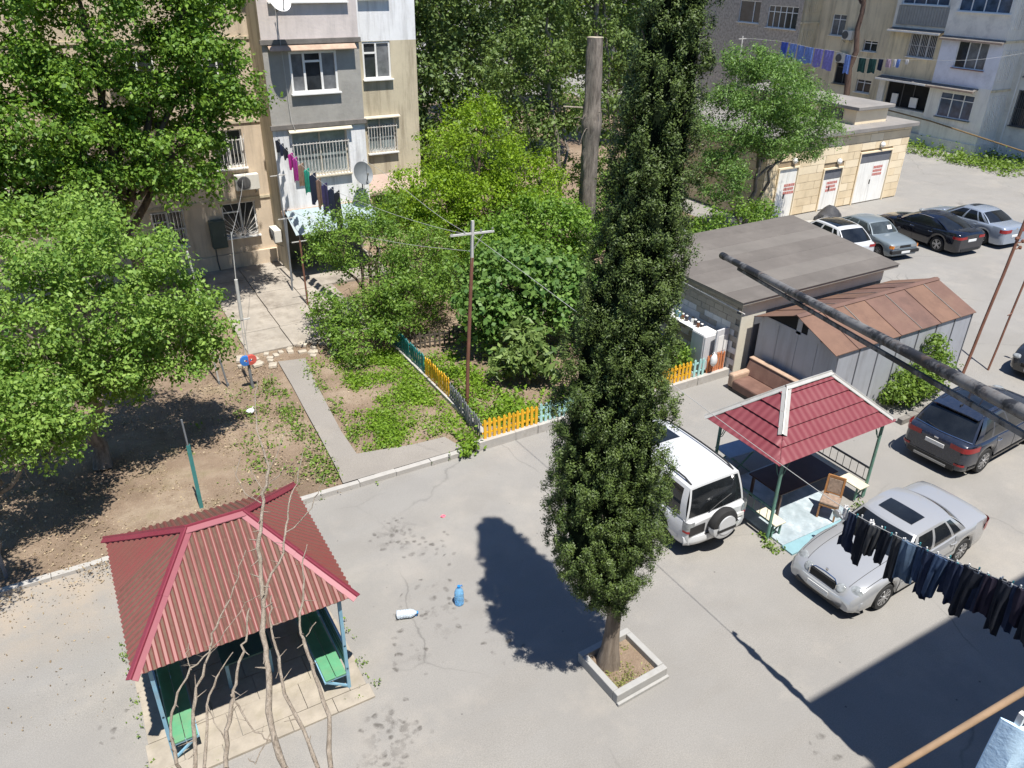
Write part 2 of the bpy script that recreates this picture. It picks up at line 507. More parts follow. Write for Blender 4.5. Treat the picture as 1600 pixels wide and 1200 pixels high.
def leaf_quads(C, rng, size=0.1, aspect=0.55, up=0.5, droop=0.2, szvar=0.48, axis=None, out=None):
    """one folded-rhombus leaf (4 corners) per centre"""
    n = len(C)
    nrm = unit(rng.normal(size=(n, 3)) + np.array([0, 0, up * 2.0])) if out is None else unit(0.55 * rng.normal(size=(n, 3)) + out * 0.9 + np.array([0, 0, up * 1.3]))
    a = rng.normal(size=(n, 3)) if axis is None else axis + rng.normal(size=(n, 3)) * 0.6
    a[:, 2] -= droop
    a = unit(a - nrm * np.sum(a * nrm, axis=1, keepdims=True)); bdir = np.cross(nrm, a)
    s = size * (1 + szvar * rng.normal(size=(n, 1))).clip(0.4, 1.9)
    w = s * aspect
    return np.stack([C - a * s * 0.5, C + bdir * w * 0.5 + a * s * 0.05, C + a * s * 0.5, C - bdir * w * 0.5 + a * s * 0.05], axis=1)

def blob_points(blobs, n, rng, shell=0.55):
    """clump centres spread through ellipsoids, denser toward the outside"""
    vol = np.array([b[3] * b[4] * b[5] for b in blobs]) ** 0.72
    pick = rng.choice(len(blobs), size=n, p=vol / vol.sum())
    B = np.array(blobs)[pick]
    d = unit(rng.normal(size=(n, 3)))
    rad = rng.random((n, 1)) ** (1.0 / (3.0 + 3.0 * shell))
    rad = rad * (1 + 0.10 * rng.normal(size=(n, 1)))
    return B[:, :3] + d * rad * B[:, 3:6], d, pick

def crown_mesh(name, blobs, nclump, per, sigma, size, mat, parent, seed, aspect=0.55, up=0.5, droop=0.2, loc=(0, 0, 0), shell=0.55, zmin=0.25):
    rng = np.random.default_rng(seed)
    P, d, _ = blob_points(blobs, nclump, rng, shell)
    P = P[P[:, 2] > zmin]
    nz = np.sin(P[:, 0] * 2.9 + 1.3 * np.sin(P[:, 2] * 2.1 + seed)) + np.sin(P[:, 1] * 3.3 + P[:, 2] * 1.7 + seed * 0.7) + np.sin(P[:, 2] * 4.3 + P[:, 0] * 1.1)
    P = P[nz + 0.45 * rng.normal(size=len(P)) > -0.75]
    n = len(P)
    k = rng.poisson(per, n).clip(4, None)
    C = np.repeat(P, k, axis=0)
    sg = np.repeat(sigma * (0.6 + 0.8 * rng.random((n, 1))), k, axis=0)
    off = unit(rng.normal(size=C.shape)) * (rng.random((len(C), 1)) ** 0.42) * sg * 1.75 + rng.normal(size=C.shape) * sg * 0.25; off[:, 2] *= 0.72
    C = C + off; ok = C[:, 2] > 0.05
    C = C[ok]
    V = leaf_quads(C, rng, size, aspect, up, droop, out=unit(off[ok]))
    V = V - np.array(loc)
    return np_mesh(name, V, 4, mat, parent)

def limb_path(a, b, rng, wob=0.12, n=6):
    a = np.array(a, float); b = np.array(b, float); L = np.linalg.norm(b - a)
    out = []
    for i in range(n + 1):
        t = i / n
        q = a + (b - a) * t
        q[2] += 0.12 * L * math.sin(t * PI) * 0.5
        if 0 < i < n: q = q + rng.normal(size=3) * min(wob * L * 0.15, 0.10)
        out.append(tuple(q))
    return out

def tree(name, label, base, trunk_top, r0, blobs, nclump, per, sigma, size, lmat, bmat, seed, aspect=0.55, up=0.5, droop=0.2, group=None, limbs=None, shell=0.55, zmin=0.3, cat="tree", extra_trunks=()):
    """tree > trunk (with limbs), crown"""
    t = thing(name, label, cat, base, 0, group)
    rng = np.random.default_rng(seed + 100)
    mb = MB()
    for (tb, tt, rr) in [(base, trunk_top, r0)] + list(extra_trunks):
        pth = limb_path(tb, tt, rng, 0.35, 7)
        mb.tube(pth, [rr * (1.25 if i == 0 else 1) * (1 - 0.45 * i / 7) for i in range(8)], 9)
    for i, bl in enumerate(blobs if limbs is None else limbs):
        e = np.array(bl[:3]); st = np.array(trunk_top) - np.array([0, 0, 0.12 * (trunk_top[2] - base[2]) * (i % 3)])
        pth = limb_path(st, e, rng, 0.5, 6)
        mb.tube(pth, [r0 * 0.55 * (1 - 0.75 * k / 6) for k in range(7)], 6)
        for q in range(5):
            dd = unit(rng.normal(size=3)); e2 = np.array(pth[3 + q % 4]) + dd * np.array(bl[3:6]) * 0.8
            if e2[2] < 0.4: continue
            p2 = limb_path(pth[3 + q % 4], e2, rng, 0.6, 4)
            mb.tube(p2, [r0 * 0.2 * (1 - 0.8 * k / 4) for k in range(5)], 5)
    mb.build("trunk", bmat, t, smooth=60, world=True)
    crown_mesh("crown", blobs, nclump, per, sigma, size, lmat, t, seed, aspect, up, droop, base, shell, zmin)
    return t
# ------------------------------------------------------------------ buildings
def V3(*a): return Vector(a)

def wall(mb, O, ud, nd, W, z0, z1, holes=(), depth=0.22):
    """wall face with real openings: O base point, ud along, nd outward"""
    O = Vector(O); ud = Vector(ud); nd = Vector(nd)
    us = sorted({0.0, W} | {h[0] for h in holes} | {h[1] for h in holes})
    zs = sorted({z0, z1} | {h[2] for h in holes} | {h[3] for h in holes})
    flip = ud.cross(Vector((0, 0, 1))).dot(nd) < 0
    P = lambda u, z, d=0.0: O + ud * u + Vector((0, 0, z)) - nd * d
    def quad(a, b, c, d):
        mb.add([a, b, c, d], [(3, 2, 1, 0) if flip else (0, 1, 2, 3)])
    for i in range(len(us) - 1):
        for j in range(len(zs) - 1):
            cu, cz = (us[i] + us[i + 1]) / 2, (zs[j] + zs[j + 1]) / 2
            if any(h[0] < cu < h[1] and h[2] < cz < h[3] for h in holes): continue
            quad(P(us[i], zs[j]), P(us[i + 1], zs[j]), P(us[i + 1], zs[j + 1]), P(us[i], zs[j + 1]))
    for (a, b_, c, d) in holes:
        quad(P(a, c), P(a, c, depth), P(a, d, depth), P(a, d)) if False else None
        quad(P(a, c, depth), P(a, d, depth), P(a, d), P(a, c)) if False else None
        mb.add([P(a, c), P(a, c, depth), P(a, d, depth), P(a, d)], [(0, 1, 2, 3)])
        mb.add([P(b_, c), P(b_, c, depth), P(b_, d, depth), P(b_, d)], [(3, 2, 1, 0)])
        mb.add([P(a, c), P(a, c, depth), P(b_, c, depth), P(b_, c)], [(3, 2, 1, 0)])
        mb.add([P(a, d), P(a, d, depth), P(b_, d, depth), P(b_, d)], [(0, 1, 2, 3)])

def window(parent, O, ud, nd, hole, depth=0.16, fmat=None, gmat=None, cols=(0.5,), transom=None, grille=None, grmat=None, sill=True, smat=None, fw=0.06, off=(0, 0, 0)):
    """window (frame) > pane, grille, sill; filled into a wall opening"""
    O = Vector(O) - Vector(off); ud = Vector(ud); nd = Vector(nd)
    u0, u1, z0, z1 = hole
    P = lambda u, z, d: O + ud * u + Vector((0, 0, z)) - nd * d
    fm = MB()
    def fbar(a, b_, w): fm.bar(a, b_, w, 0.07, up=nd)
    d = depth
    fbar(P(u0, z0 + fw / 2, d), P(u1, z0 + fw / 2, d), fw); fbar(P(u0, z1 - fw / 2, d), P(u1, z1 - fw / 2, d), fw)
    fbar(P(u0 + fw / 2, z0 + fw, d), P(u0 + fw / 2, z1 - fw, d), fw); fbar(P(u1 - fw / 2, z0 + fw, d), P(u1 - fw / 2, z1 - fw, d), fw)
    W = u1 - u0; edges = [u0 + fw] + [u0 + W * c for c in cols] + [u1 - fw]
    for c in cols: fbar(P(u0 + W * c, z0 + fw, d), P(u0 + W * c, z1 - fw, d), fw)
    if transom:
        zt = z0 + (z1 - z0) * transom[0]
        for k in transom[1]: fbar(P(edges[k], zt, d - 0.004), P(edges[k + 1], zt, d - 0.004), fw * 0.9)
    w = fm.build("window", fmat, parent)
    for k in range(len(edges) - 1):
        pm = MB(); a, b_ = edges[k], edges[k + 1]
        pm.add([P(a, z0 + fw, d + 0.015), P(b_, z0 + fw, d + 0.015), P(b_, z1 - fw, d + 0.015), P(a, z1 - fw, d + 0.015)], [(0, 1, 2, 3)])
        pm.build("pane", gmat if not isinstance(gmat, (list, tuple)) else gmat[k % len(gmat)], w)
    if sill:
        sm = MB(); sm.bar(P(u0 - 0.06, z0 - 0.03, -0.05), P(u1 + 0.06, z0 - 0.03, -0.05), 0.22, 0.05, up=(0, 0, 1)); sm.build("sill", smat or fmat, w)
    if grille:
        gm = MB(); gd = -0.03 if grille != 'belly' else -0.10
        n = max(4, int(W / 0.13)); zt = z0 + (z1 - z0) * (0.74 if grille == 'belly' else 1.0)
        if grille == 'sun':
            c0 = P((u0 + u1) / 2, z0 + 0.03, gd)
            for k in range(15):
                a = PI * k / 14; rr = min(W / 2 / max(0.02, abs(math.cos(a))), (z1 - z0) / max(0.02, abs(math.sin(a))))
                gm.bar(c0, c0 + ud * math.cos(a) * rr + Vector((0, 0, math.sin(a) * rr)), 0.022)
            for k in range(10):
                a0, a1 = PI * k / 10, PI * (k + 1) / 10
                gm.bar(c0 + ud * math.cos(a0) * .35 + V3(0, 0, math.sin(a0) * .35), c0 + ud * math.cos(a1) * .35 + V3(0, 0, math.sin(a1) * .35), 0.02)
        else:
            for k in range(n + 1):
                u = u0 + W * k / n
                gm.bar(P(u, z0 - (0.10 if grille == 'belly' else 0), gd), P(u, zt + 0.05, gd), 0.024)
            for z in ((z0 + 0.02, (z0 + zt) / 2, zt) if grille != 'belly' else (z0 - 0.08, zt)):
                gm.bar(P(u0 - 0.03, z, gd), P(u1 + 0.03, z, gd), 0.03)
            if grille == 'belly':
                for k in range(0, n):
                    u = u0 + W * (k + .5) / n
                    gm.bar(P(u - 0.03, z0 + .12, gd - .0), P(u + 0.03, z0 + .2, gd - .0), 0.02)
                for u in (u0 - 0.03, u1 + 0.03):
                    gm.bar(P(u, z0 - 0.08, gd), P(u, z0 - 0.08, 0.02), 0.03); gm.bar(P(u, zt, gd), P(u, zt, 0.02), 0.03)
        gm.build("grille", grmat or fmat, w)
    return w

m_white_up = plain("white_plastic_frame", (0.78, 0.77, 0.74), 0.45, 0.05, 1.0)
m_grille_w = plain("white_painted_bars", (0.62, 0.60, 0.56), 0.6, 0.2, 6, dirt=(0.25, 0.13, 0.07), dirtamt=0.6)
m_grille_d = plain("dark_painted_bars", (0.10, 0.10, 0.10), 0.6, 0.2, 6)
m_glass_d = glassy("window_glass_dark", (0.030, 0.034, 0.038))
m_glass_c = plain("curtained_glass", (0.16, 0.165, 0.17), 0.12, 0.45, 2.2, spec=0.6)
m_glass_g = plain("lace_curtain_glass", (0.26, 0.30, 0.30), 0.15, 0.35, 3.0, spec=0.6)
m_glass_b = glassy("window_glass_blue", (0.055, 0.085, 0.13))
m_tan = plain("tan_plaster", (0.62, 0.51, 0.385), 0.9, 0.14, 0.7, dirt=(0.36, 0.29, 0.215), dirtamt=0.85, streak=True, bump=0.3, bscale=18)
m_tan2 = plain("yellowed_plaster", (0.56, 0.49, 0.355), 0.9, 0.14, 0.7, dirt=(0.24, 0.19, 0.13), dirtamt=0.95, streak=True, bump=0.3, bscale=18)
m_cement = plain("bare_cement_render", (0.34, 0.325, 0.295), 0.9, 0.20, 1.1, dirt=(0.38, 0.36, 0.32), dirtamt=0.6, bump=0.4, bscale=9)
m_white = plain("whitewashed_render", (0.80, 0.80, 0.80), 0.9, 0.09, 1.0, dirt=(0.40, 0.39, 0.38), dirtamt=0.75, streak=True, bump=0.25, bscale=12)
m_pink = plain("pinkish_old_paint", (0.62, 0.55, 0.51), 0.9, 0.14, 0.9, dirt=(0.42, 0.38, 0.36), dirtamt=0.6, streak=True, bump=0.3, bscale=10)
m_slab = plain("slab_edge_concrete", (0.17, 0.155, 0.14), 0.9, 0.3, 2.0, bump=0.3)
m_lint = plain("rusty_fascia", (0.42, 0.30, 0.22), 0.8, 0.25, 3.0)
m_beige = plain("beige_reveal", (0.55, 0.49, 0.38), 0.85, 0.12, 2.0)
m_tin = plain("pale_blue_tin", (0.33, 0.41, 0.44), 0.45, 0.10, 1.2, dirt=(0.40, 0.36, 0.30), dirtamt=0.4, metal=0.2)
m_acw = plain("air_conditioner_white", (0.66, 0.64, 0.58), 0.5, 0.08, 2.0, dirt=(0.4, 0.36, 0.3), dirtamt=0.3)
m_dark = plain("painted_dark_inside", (0.015, 0.015, 0.016), 0.9, 0.3, 2.0)  # flat black painted in for the unlit inside of openings
m_pipe = plain("grey_drain_pipe", (0.20, 0.20, 0.19), 0.6, 0.2, 4)

def ac_unit(label, c, nd, group="outdoor air conditioner units", w=0.8, h=0.55, d=0.3, mount='wall'):
    """air conditioner > casing, fan grille, bracket; nd = outward direction"""
    nd = Vector(nd); c = Vector(c); rz = math.atan2(nd.x, -nd.y)
    t = thing("air_conditioner", label, "air conditioner", c, rz, group)
    b = MB(); b.bb(-w / 2, w / 2, -d / 2, d / 2, -h / 2, h / 2); b.build("casing", m_acw, t, bevel=0.02)
    b = MB(); b.lathe([(0.0, -0.001), (h * .40, -0.001), (h * .43, -0.03), (h * .36, -0.035), (0.06, -0.036), (0.0, -0.036)], (-w * .16, -d / 2, 0), 'y', 20); b.build("fan_grille", m_grille_d, t)
    b = MB()
    for s in (-1, 1):
        b.bar((s * w * .35, d / 2 + 0.1, -h / 2 - 0.02), (s * w * .35, -d / 2, -h / 2 - 0.02), 0.035); b.bar((s * w * .35, d / 2 + 0.1, -h / 2 - 0.25), (s * w * .35, -d / 2, -h / 2 - 0.03), 0.025)
    b.build("bracket", m_pipe, t)
    return t

def dish(label, c, rz, tilt, r, mat, arm_to):
    t = thing("satellite_dish", label, "satellite dish", c)
    b = MB(); m = Euler((tilt, 0, rz)).to_matrix()
    prof = [(r * k / 6, 0.16 * r * (k / 6) ** 2 * 2) for k in range(7)]
    n = 24; vs = []; fs = []
    for (rr, h) in prof:
        for k in range(n):
            a = 2 * PI * k / n; vs.append(m @ Vector((rr * math.cos(a), rr * math.sin(a) * 1.08, h)))
    for (rr, h) in prof:
        for k in range(n):
            a = 2 * PI * k / n; vs.append(m @ Vector((rr * math.cos(a), rr * math.sin(a) * 1.08, h - 0.015)))
    for base in (0, 7 * n):
        for i in range(6):
            for k in range(n):
                k2 = (k + 1) % n; f = (base + i * n + k, base + i * n + k2, base + (i + 1) * n + k2, base + (i + 1) * n + k)
                fs.append(f if base == 0 else f[::-1])
    b.add(vs, fs); b.build("reflector", mat, t, smooth=40)
    b = MB(); f0 = m @ Vector((0, -r, 0.3 * r)); f1 = m @ Vector((0, -r * 0.25, r * 0.95))
    b.bar(f0, f1, 0.03); b.box(f1, (0.07, 0.07, 0.10)); b.build("feed_arm", m_pipe, t)
    b = MB(); b.tube([(0, 0, -0.02), Vector(arm_to) - Vector(c)], 0.028, 8); b.build("mast", m_pipe, t)
    return t

# ---- building A : flats behind the garden, with a projecting bay
A0 = Vector((7.75, 33.4, 0))
bA = thing("apartment_building", "tan and grey plastered block of flats with projecting bay behind the garden", "building", A0)
uX = (1, 0, 0); nY = (0, -1, 0)
HA = 15.4
# main facade left of the bay
O = (-8.0, 33.4, 0); sh = lambda x: x + 8.0
holes = [(sh(5.82), sh(6.96), 4.29, 5.77), (sh(5.72), sh(7.09), 1.44, 2.86), (sh(3.02), sh(4.21), 1.37, 2.82), (sh(5.85), sh(7.0), 7.30, 8.78), (sh(3.0), sh(4.2), 4.29, 5.77), (sh(3.0), sh(4.2), 7.30, 8.78), (sh(0.2), sh(1.4), 4.29, 5.77), (sh(0.2), sh(1.4), 7.30, 8.78), (sh(-2.6), sh(-1.4), 4.29, 5.77), (sh(-2.6), sh(-1.4), 7.30, 8.78), (sh(5.85), sh(7.0), 10.30, 11.78)]
b = MB(); wall(b, O, uX, nY, 15.75, 0.0, HA, holes); b.build("wall", m_tan, bA, world=True)
specs = [((0.5,), None, 'belly', m_glass_d), ((0.55,), None, 'sun', m_glass_d), ((0.5,), None, 'plain', m_glass_d)] + [((0.5,), None, None, m_glass_d)] * 8
for h, (cols, tr, gr, gm) in zip(holes, specs):
    window(bA, O, uX, nY, h, 0.14, m_white_up, gm, cols, (0.72, (0,)), gr, m_grille_w, True, m_white_up, off=A0)
b = MB(); b.bb(-8.0, 7.74, 33.28, 33.39, 0, 0.75); b.build("plinth", m_tan, bA, world=True)
for z in (3.0, 6.05, 9.1, 12.1):
    b = MB(); b.bb(-8.0, 7.74, 33.355, 33.395, z - 0.05, z + 0.05); b.build("string_course", m_tan2, bA, world=True)
# side of the bay and the bay front storey by storey
b = MB(); b.add([(7.75, 33.4, 0), (7.75, 31.6, 0), (7.75, 31.6, HA), (7.75, 33.4, HA)], [(0, 1, 2, 3)]); b.build("bay_side", m_tan2, bA, world=True)
Ob = (7.75, 31.6, 0); sb = lambda x: x - 7.75
h2 = (sb(8.47), sb(10.72), 4.06, 5.79); h3 = (sb(8.70), sb(10.55), 7.23, 8.72); h4 = (sb(8.2), sb(11.1), 10.42, 11.9)
b = MB(); wall(b, Ob, uX, nY, 3.75, 2.75, 6.0, [h2]); b.build("bay_wall", m_white, bA, world=True)["label"] = "whitewashed first floor wall of the bay"
b = MB(); wall(b, Ob, uX, nY, 3.75, 6.0, 9.05, [h3]); b.build("bay_wall", m_cement, bA, world=True)["label"] = "bare grey cement wall of the bay"
b = MB(); wall(b, Ob, uX, nY, 3.75, 9.05, HA, [h4]); b.build("bay_wall", m_pink, bA, world=True)["label"] = "pinkish peeling balcony wall of the bay"
window(bA, Ob, uX, nY, h2, 0.12, m_beige, m_glass_g, (0.5,), None, 'belly', m_grille_w, True, m_beige, off=A0)
window(bA, Ob, uX, nY, h3, 0.05, m_white_up, [m_glass_c, m_glass_d, m_glass_c], (0.30, 0.66), (0.76, (1,)), None, None, True, m_white_up, 0.085, off=A0)
window(bA, Ob, uX, nY, h4, 0.05, m_white_up, m_glass_d, (0.33, 0.66), None, None, None, True, m_white_up, 0.08, off=A0)
for z, m in ((2.72, m_lint), (6.03, m_slab), (9.07, m_slab), (12.1, m_slab)):
    b = MB(); b.bb(7.68, 11.56, 31.50, 31.597, z - 0.09, z + 0.09); b.build("floor_slab_edge", m, bA, world=True, bevel=0.01)
b = MB(); b.add([(7.95, 31.59, 9.0), (11.3, 31.59, 9.0), (11.3, 31.30, 8.80), (7.95, 31.30, 8.80), (7.95, 31.59, 8.97), (11.3, 31.59, 8.97), (11.3, 31.30, 8.77), (7.95, 31.30, 8.77)], [(0, 3, 2, 1), (4, 5, 6, 7), (2, 3, 7, 6), (0, 4, 7, 3), (1, 2, 6, 5)]); b.build("window_canopy", m_lint, bA, world=True)
b = MB(); b.add([(8.35, 31.59, 5.96), (10.9, 31.59, 5.96), (10.9, 31.38, 5.84), (8.35, 31.38, 5.84), (8.35, 31.59, 5.93), (10.9, 31.59, 5.93), (10.9, 31.38, 5.81), (8.35, 31.38, 5.81)], [(0, 3, 2, 1), (4, 5, 6, 7), (2, 3, 7, 6), (0, 4, 7, 3), (1, 2, 6, 5)]); b.build("window_canopy", m_beige, bA, world=True)
# underside of the bay, dark porch below it
b = MB(); b.bb(7.76, 11.5, 31.6, 33.38, 2.6, 2.745); b.build("bay_floor", m_slab, bA, world=True)
m_porch = plain("porch_grey_render", (0.20, 0.20, 0.19), 0.9, 0.2, 1.0)
b = MB(); b.bb(7.76, 11.5, 33.2, 33.39, 0, 2.6); b.build("porch_wall", m_porch, bA, world=True)
b = MB(); b.bb(9.3, 10.3, 33.12, 33.199, 0.1, 2.1); b.build("door", plain("dark_green_door", (0.03, 0.06, 0.055), 0.6, 0.2, 3), bA, world=True)
b = MB(); b.bb(7.4, 11.6, 29.6, 33.1, 0.0, 0.17); b.build("porch_step", m_apron if False else mat_apron, bA, world=True)
# tin awning over the entrance on posts
aw = thing("entrance_awning", "pale blue sheet metal awning over the entrance of the flats", "awning", (9.6, 31.4, 0))
sheet = MB(); n = 28; P = []
for j in range(2):
    P.append([(7.80 + 3.6 * i / n, 31.48 - 1.35 * j, 2.80 - 0.62 * j + 0.012 * (i % 2)) for i in range(n + 1)])
sheet.grid(P); P2 = [[(x, y, z - 0.012) for (x, y, z) in r] for r in P]; sheet.grid(P2, True); sheet.build("metal_sheet", m_tin, aw, world=True)
b = MB(); b.bar((7.9, 30.2, 2.14), (11.3, 30.2, 2.14), 0.05)
for x in (7.95, 9.6, 11.25): b.bar((x, 31.5, 2.74), (x, 30.15, 2.12), 0.04)
b.build("frame", m_pipe, aw, world=True)
for x in (7.95, 11.25):
    b = MB(); b.tube([(x, 30.2, 0.1), (x, 30.2, 2.12)], 0.03, 8); b.build("post", m_pipe, aw, world=True)
# right hand part of the facade
Or = (11.5, 33.4, 0); sr = lambda x: x - 11.5
hr1 = (sr(12.28), sr(13.51), 7.34, 8.80); hr2 = (sr(12.27), sr(13.57), 4.30, 5.78); hr3 = (sr(12.28), sr(13.51), 10.4, 11.8); hr0 = (sr(12.4), sr(13.4), 1.0, 2.4)
b = MB(); wall(b, Or, uX, nY, 3.2, 0.0, 8.8, [hr1[:3] + (8.8,), hr2, hr0]) if False else wall(b, Or, uX, nY, 3.2, 0.0, 8.82, [hr1, hr2, hr0]); b.build("wall", m_tan2, bA, world=True)
b = MB(); wall(b, Or, uX, nY, 3.2, 8.82, HA, [hr3]); b.build("wall", m_white, bA, world=True)["label"] = "whitewashed upper wall right of the bay"
window(bA, Or, uX, nY, hr1, 0.06, m_white_up, [m_glass_d, m_glass_c], (0.48,), (0.70, (0,)), None, None, True, m_white_up, 0.075, off=A0)
window(bA, Or, uX, nY, hr2, 0.10, m_grille_w, m_glass_g, (0.45,), None, 'belly', m_grille_w, True, m_white_up, off=A0)
window(bA, Or, uX, nY, hr3, 0.10, m_white_up, m_glass_d, (0.45,), None, None, None, True, off=A0)
window(bA, Or, uX, nY, hr0, 0.10, m_white_up, m_glass_d, (0.5,), None, 'plain', m_grille_d, True, off=A0)
b = MB(); b.add([(11.5, 33.38, 5.86), (13.75, 33.38, 5.86), (13.75, 33.2, 5.8), (11.5, 33.2, 5.8), (11.5, 33.38, 5.82), (13.75, 33.38, 5.82), (13.75, 33.2, 5.76), (11.5, 33.2, 5.76)], [(0, 3, 2, 1), (4, 5, 6, 7), (2, 3, 7, 6), (0, 4, 7, 3), (1, 2, 6, 5)]); b.build("window_canopy", m_beige, bA, world=True)
b = MB(); b.add([(11.6, 33.38, 3.35), (14.7, 33.38, 3.35), (14.7, 32.6, 2.75), (11.6, 32.6, 2.75), (11.6, 33.38, 3.25), (14.7, 33.38, 3.25), (14.7, 32.6, 2.65), (11.6, 32.6, 2.65)], [(0, 3, 2, 1), (4, 5, 6, 7), (2, 3, 7, 6), (0, 4, 7, 3), (1, 2, 6, 5)]); b.build("lean_to_roof", plain("pink_beige_render", (0.40, 0.30, 0.25), 0.9, 0.15, 1.5), bA, world=True)
b = MB(); b.tube([(11.56, 33.25, 0.2), (11.56, 33.25, HA)], 0.06, 8); b.build("drain_pipe", m_pipe, bA, world=True)
# remaining sides and the flat roof
b = MB(); b.add([(14.7, 33.4, 0), (14.7, 46, 0), (14.7, 46, HA), (14.7, 33.4, HA)], [(0, 1, 2, 3)])
b.add([(11.5, 31.6, 2.75), (11.5, 33.4, 2.75), (11.5, 33.4, HA), (11.5, 31.6, HA)], [(0, 1, 2, 3)])
b.add([(-8, 46, 0), (-8, 33.4, 0), (-8, 33.4, HA), (-8, 46, HA)], [(0, 1, 2, 3)]); b.add([(14.7, 46, 0), (-8, 46, 0), (-8, 46, HA), (14.7, 46, HA)], [(0, 1, 2, 3)])
b.build("side_wall", m_tan2, bA, world=True)
b = MB(); b.bb(-8.3, 15.0, 33.1, 46.3, HA, HA + 0.3); b.bb(7.5, 11.8, 31.3, 33.099, HA, HA + 0.3); b.build("roof", m_slab, bA, world=True)

ac_unit("white air conditioner with dark fan below the grilled window beside the bay", (6.85, 33.2, 3.72), (0, -1, 0), w=0.95, h=0.62)
ac_unit("dirty white air conditioner low on the side of the bay near the entrance", (7.55, 32.45, 1.62), (-1, 0, 0), w=0.8, h=0.52, d=0.3)
eb = thing("meter_cabinet", "dark green metal meter cabinet on the wall left of the sunburst grille", "cabinet", (5.4, 33.2, 1.15))
b = MB(); b.bb(-0.3, 0.3, -0.16, 0.16, 0, 1.15); m_gb = plain("dark_green_cabinet", (0.06, 0.085, 0.075), 0.5, 0.2, 3); b.build("casing", m_gb, eb, bevel=0.015)
b = MB(); b.bb(-0.26, 0.26, -0.175, -0.161, 0.06, 1.08); dd_ = b.build("door", m_gb, eb, bevel=0.006)
b = MB(); b.bb(0.18, 0.21, -0.20, -0.176, 0.5, 0.62); b.build("handle", m_pipe, dd_)
b = MB(); b.tube([(-0.2, 0.0, 0.0), (-0.2, 0.02, -0.6), (-0.15, 0.05, -1.1)], 0.03, 6); b.build("cable", m_grille_d, eb)
dish("white satellite dish high on the pinkish balcony of the bay", (8.32, 30.75, 10.5), R_(15), R_(62), 0.42, m_white_up, (8.45, 31.55, 10.1))
dish("grey satellite dish at the right lower corner of the whitewashed bay", (11.02, 31.05, 4.05), R_(15), R_(66), 0.44, plain("grey_dish_paint", (0.17, 0.185, 0.195), 0.5, 0.12, 3), (11.2, 31.58, 3.3))

# ---- building B : far block on the right, facade facing the yard
B0 = Vector((56.7, 36.0, 0))
bB = thing("apartment_building", "shaded grey and yellow block of flats beyond the parked cars", "building", B0)
m_b_yel = plain("yellow_grey_plaster", (0.72, 0.61, 0.40), 0.9, 0.14, 0.8, dirt=(0.20, 0.17, 0.12), dirtamt=0.6, streak=True, bump=0.3)
m_b_blue = plain("lavender_grey_paint", (0.76, 0.76, 0.80), 0.9, 0.08, 0.9, dirt=(0.34, 0.33, 0.34), dirtamt=0.4, bump=0.2)
m_b_gry = plain("pale_grey_render", (0.78, 0.74, 0.65), 0.9, 0.10, 0.9, dirt=(0.28, 0.27, 0.26), dirtamt=0.5, bump=0.2)
m_b_wht = plain("cream_white_render", (0.80, 0.77, 0.70), 0.9, 0.08, 0.9, dirt=(0.4, 0.37, 0.33), dirtamt=0.4, streak=True, bump=0.2)
m_b_stone = plain("brown_rubble_stone", (0.42, 0.36, 0.30), 0.9, 0.45, 5.0, bump=0.6, bscale=7)
m_b_tan = plain("tan_panel", (0.76, 0.65, 0.45), 0.9, 0.12, 0.6, dirt=(0.22, 0.18, 0.12), dirtamt=0.6, streak=True, bump=0.3)
uB = (0, -1, 0); nB = (-1, 0, 0); HB = 15.5
def Bsec(x, ymax, ymin, z0, z1, holes, mat, lab=None, **kw):
    O = (x, ymax, 0); hs = [(ymax - a, ymax - c, d, e) for (a, c, d, e) in holes]
    b = MB(); wall(b, O, uB, nB, ymax - ymin, z0, z1, hs); o = b.build("wall", mat, bB, world=True)
    if lab: o["label"] = lab
    return O, hs
# bay on the far left, clad in brown rubble
O, hs = Bsec(56.7, 78.2, 49.8, 0, HB, [(57.0, 54.5, 7.1, 8.85), (53.55, 50.25, 6.9, 8.62), (57.0, 54.5, 10.2, 11.8), (53.5, 50.3, 10.2, 11.8), (53.5, 51.6, 3.4, 5.0)], m_b_stone, "brown rubble stone wall of the far bay")
for h, c, tr in zip(hs, ((0.68,), (0.2, 0.4, 0.6, 0.8), (0.5,), (0.33, 0.66), (0.5,)), (None, (0.72, (0, 1, 2, 3, 4)), None, None, None)):
    window(bB, O, uB, nB, h, 0.1, m_white_up, m_glass_d, c, tr, None, None, True, off=B0)
# lit ribbed returns of both bays
for (y, x0, x1) in ((49.8, 56.7, 58.9), (32.4, 56.7, 58.9)):
    b = MB(); wall(b, (x0, y, 0), (1, 0, 0), (0, -1, 0), x1 - x0, 0.0, HB, []); b.build("bay_return", m_b_tan if y > 40 else m_b_wht, bB, world=True)
    for zz in ((5.0, 6.9), (1.7, 4.0), (8.2, 10.2)):
        for k in range(7):
            b = MB(); xx = x0 + 0.35 + k * 0.22; b.bb(xx, xx + 0.10, y - 0.05, y - 0.002, zz[0], zz[1]); b.build("rib", m_b_tan if y > 40 else m_b_wht, bB, world=True)
    for zz in (4.35, 7.45, 10.6):
        b = MB(); b.bb(x0 - 0.04, x1, y - 0.10, y - 0.003, zz - 0.07, zz + 0.07); b.build("string_course", m_b_tan, bB, world=True)
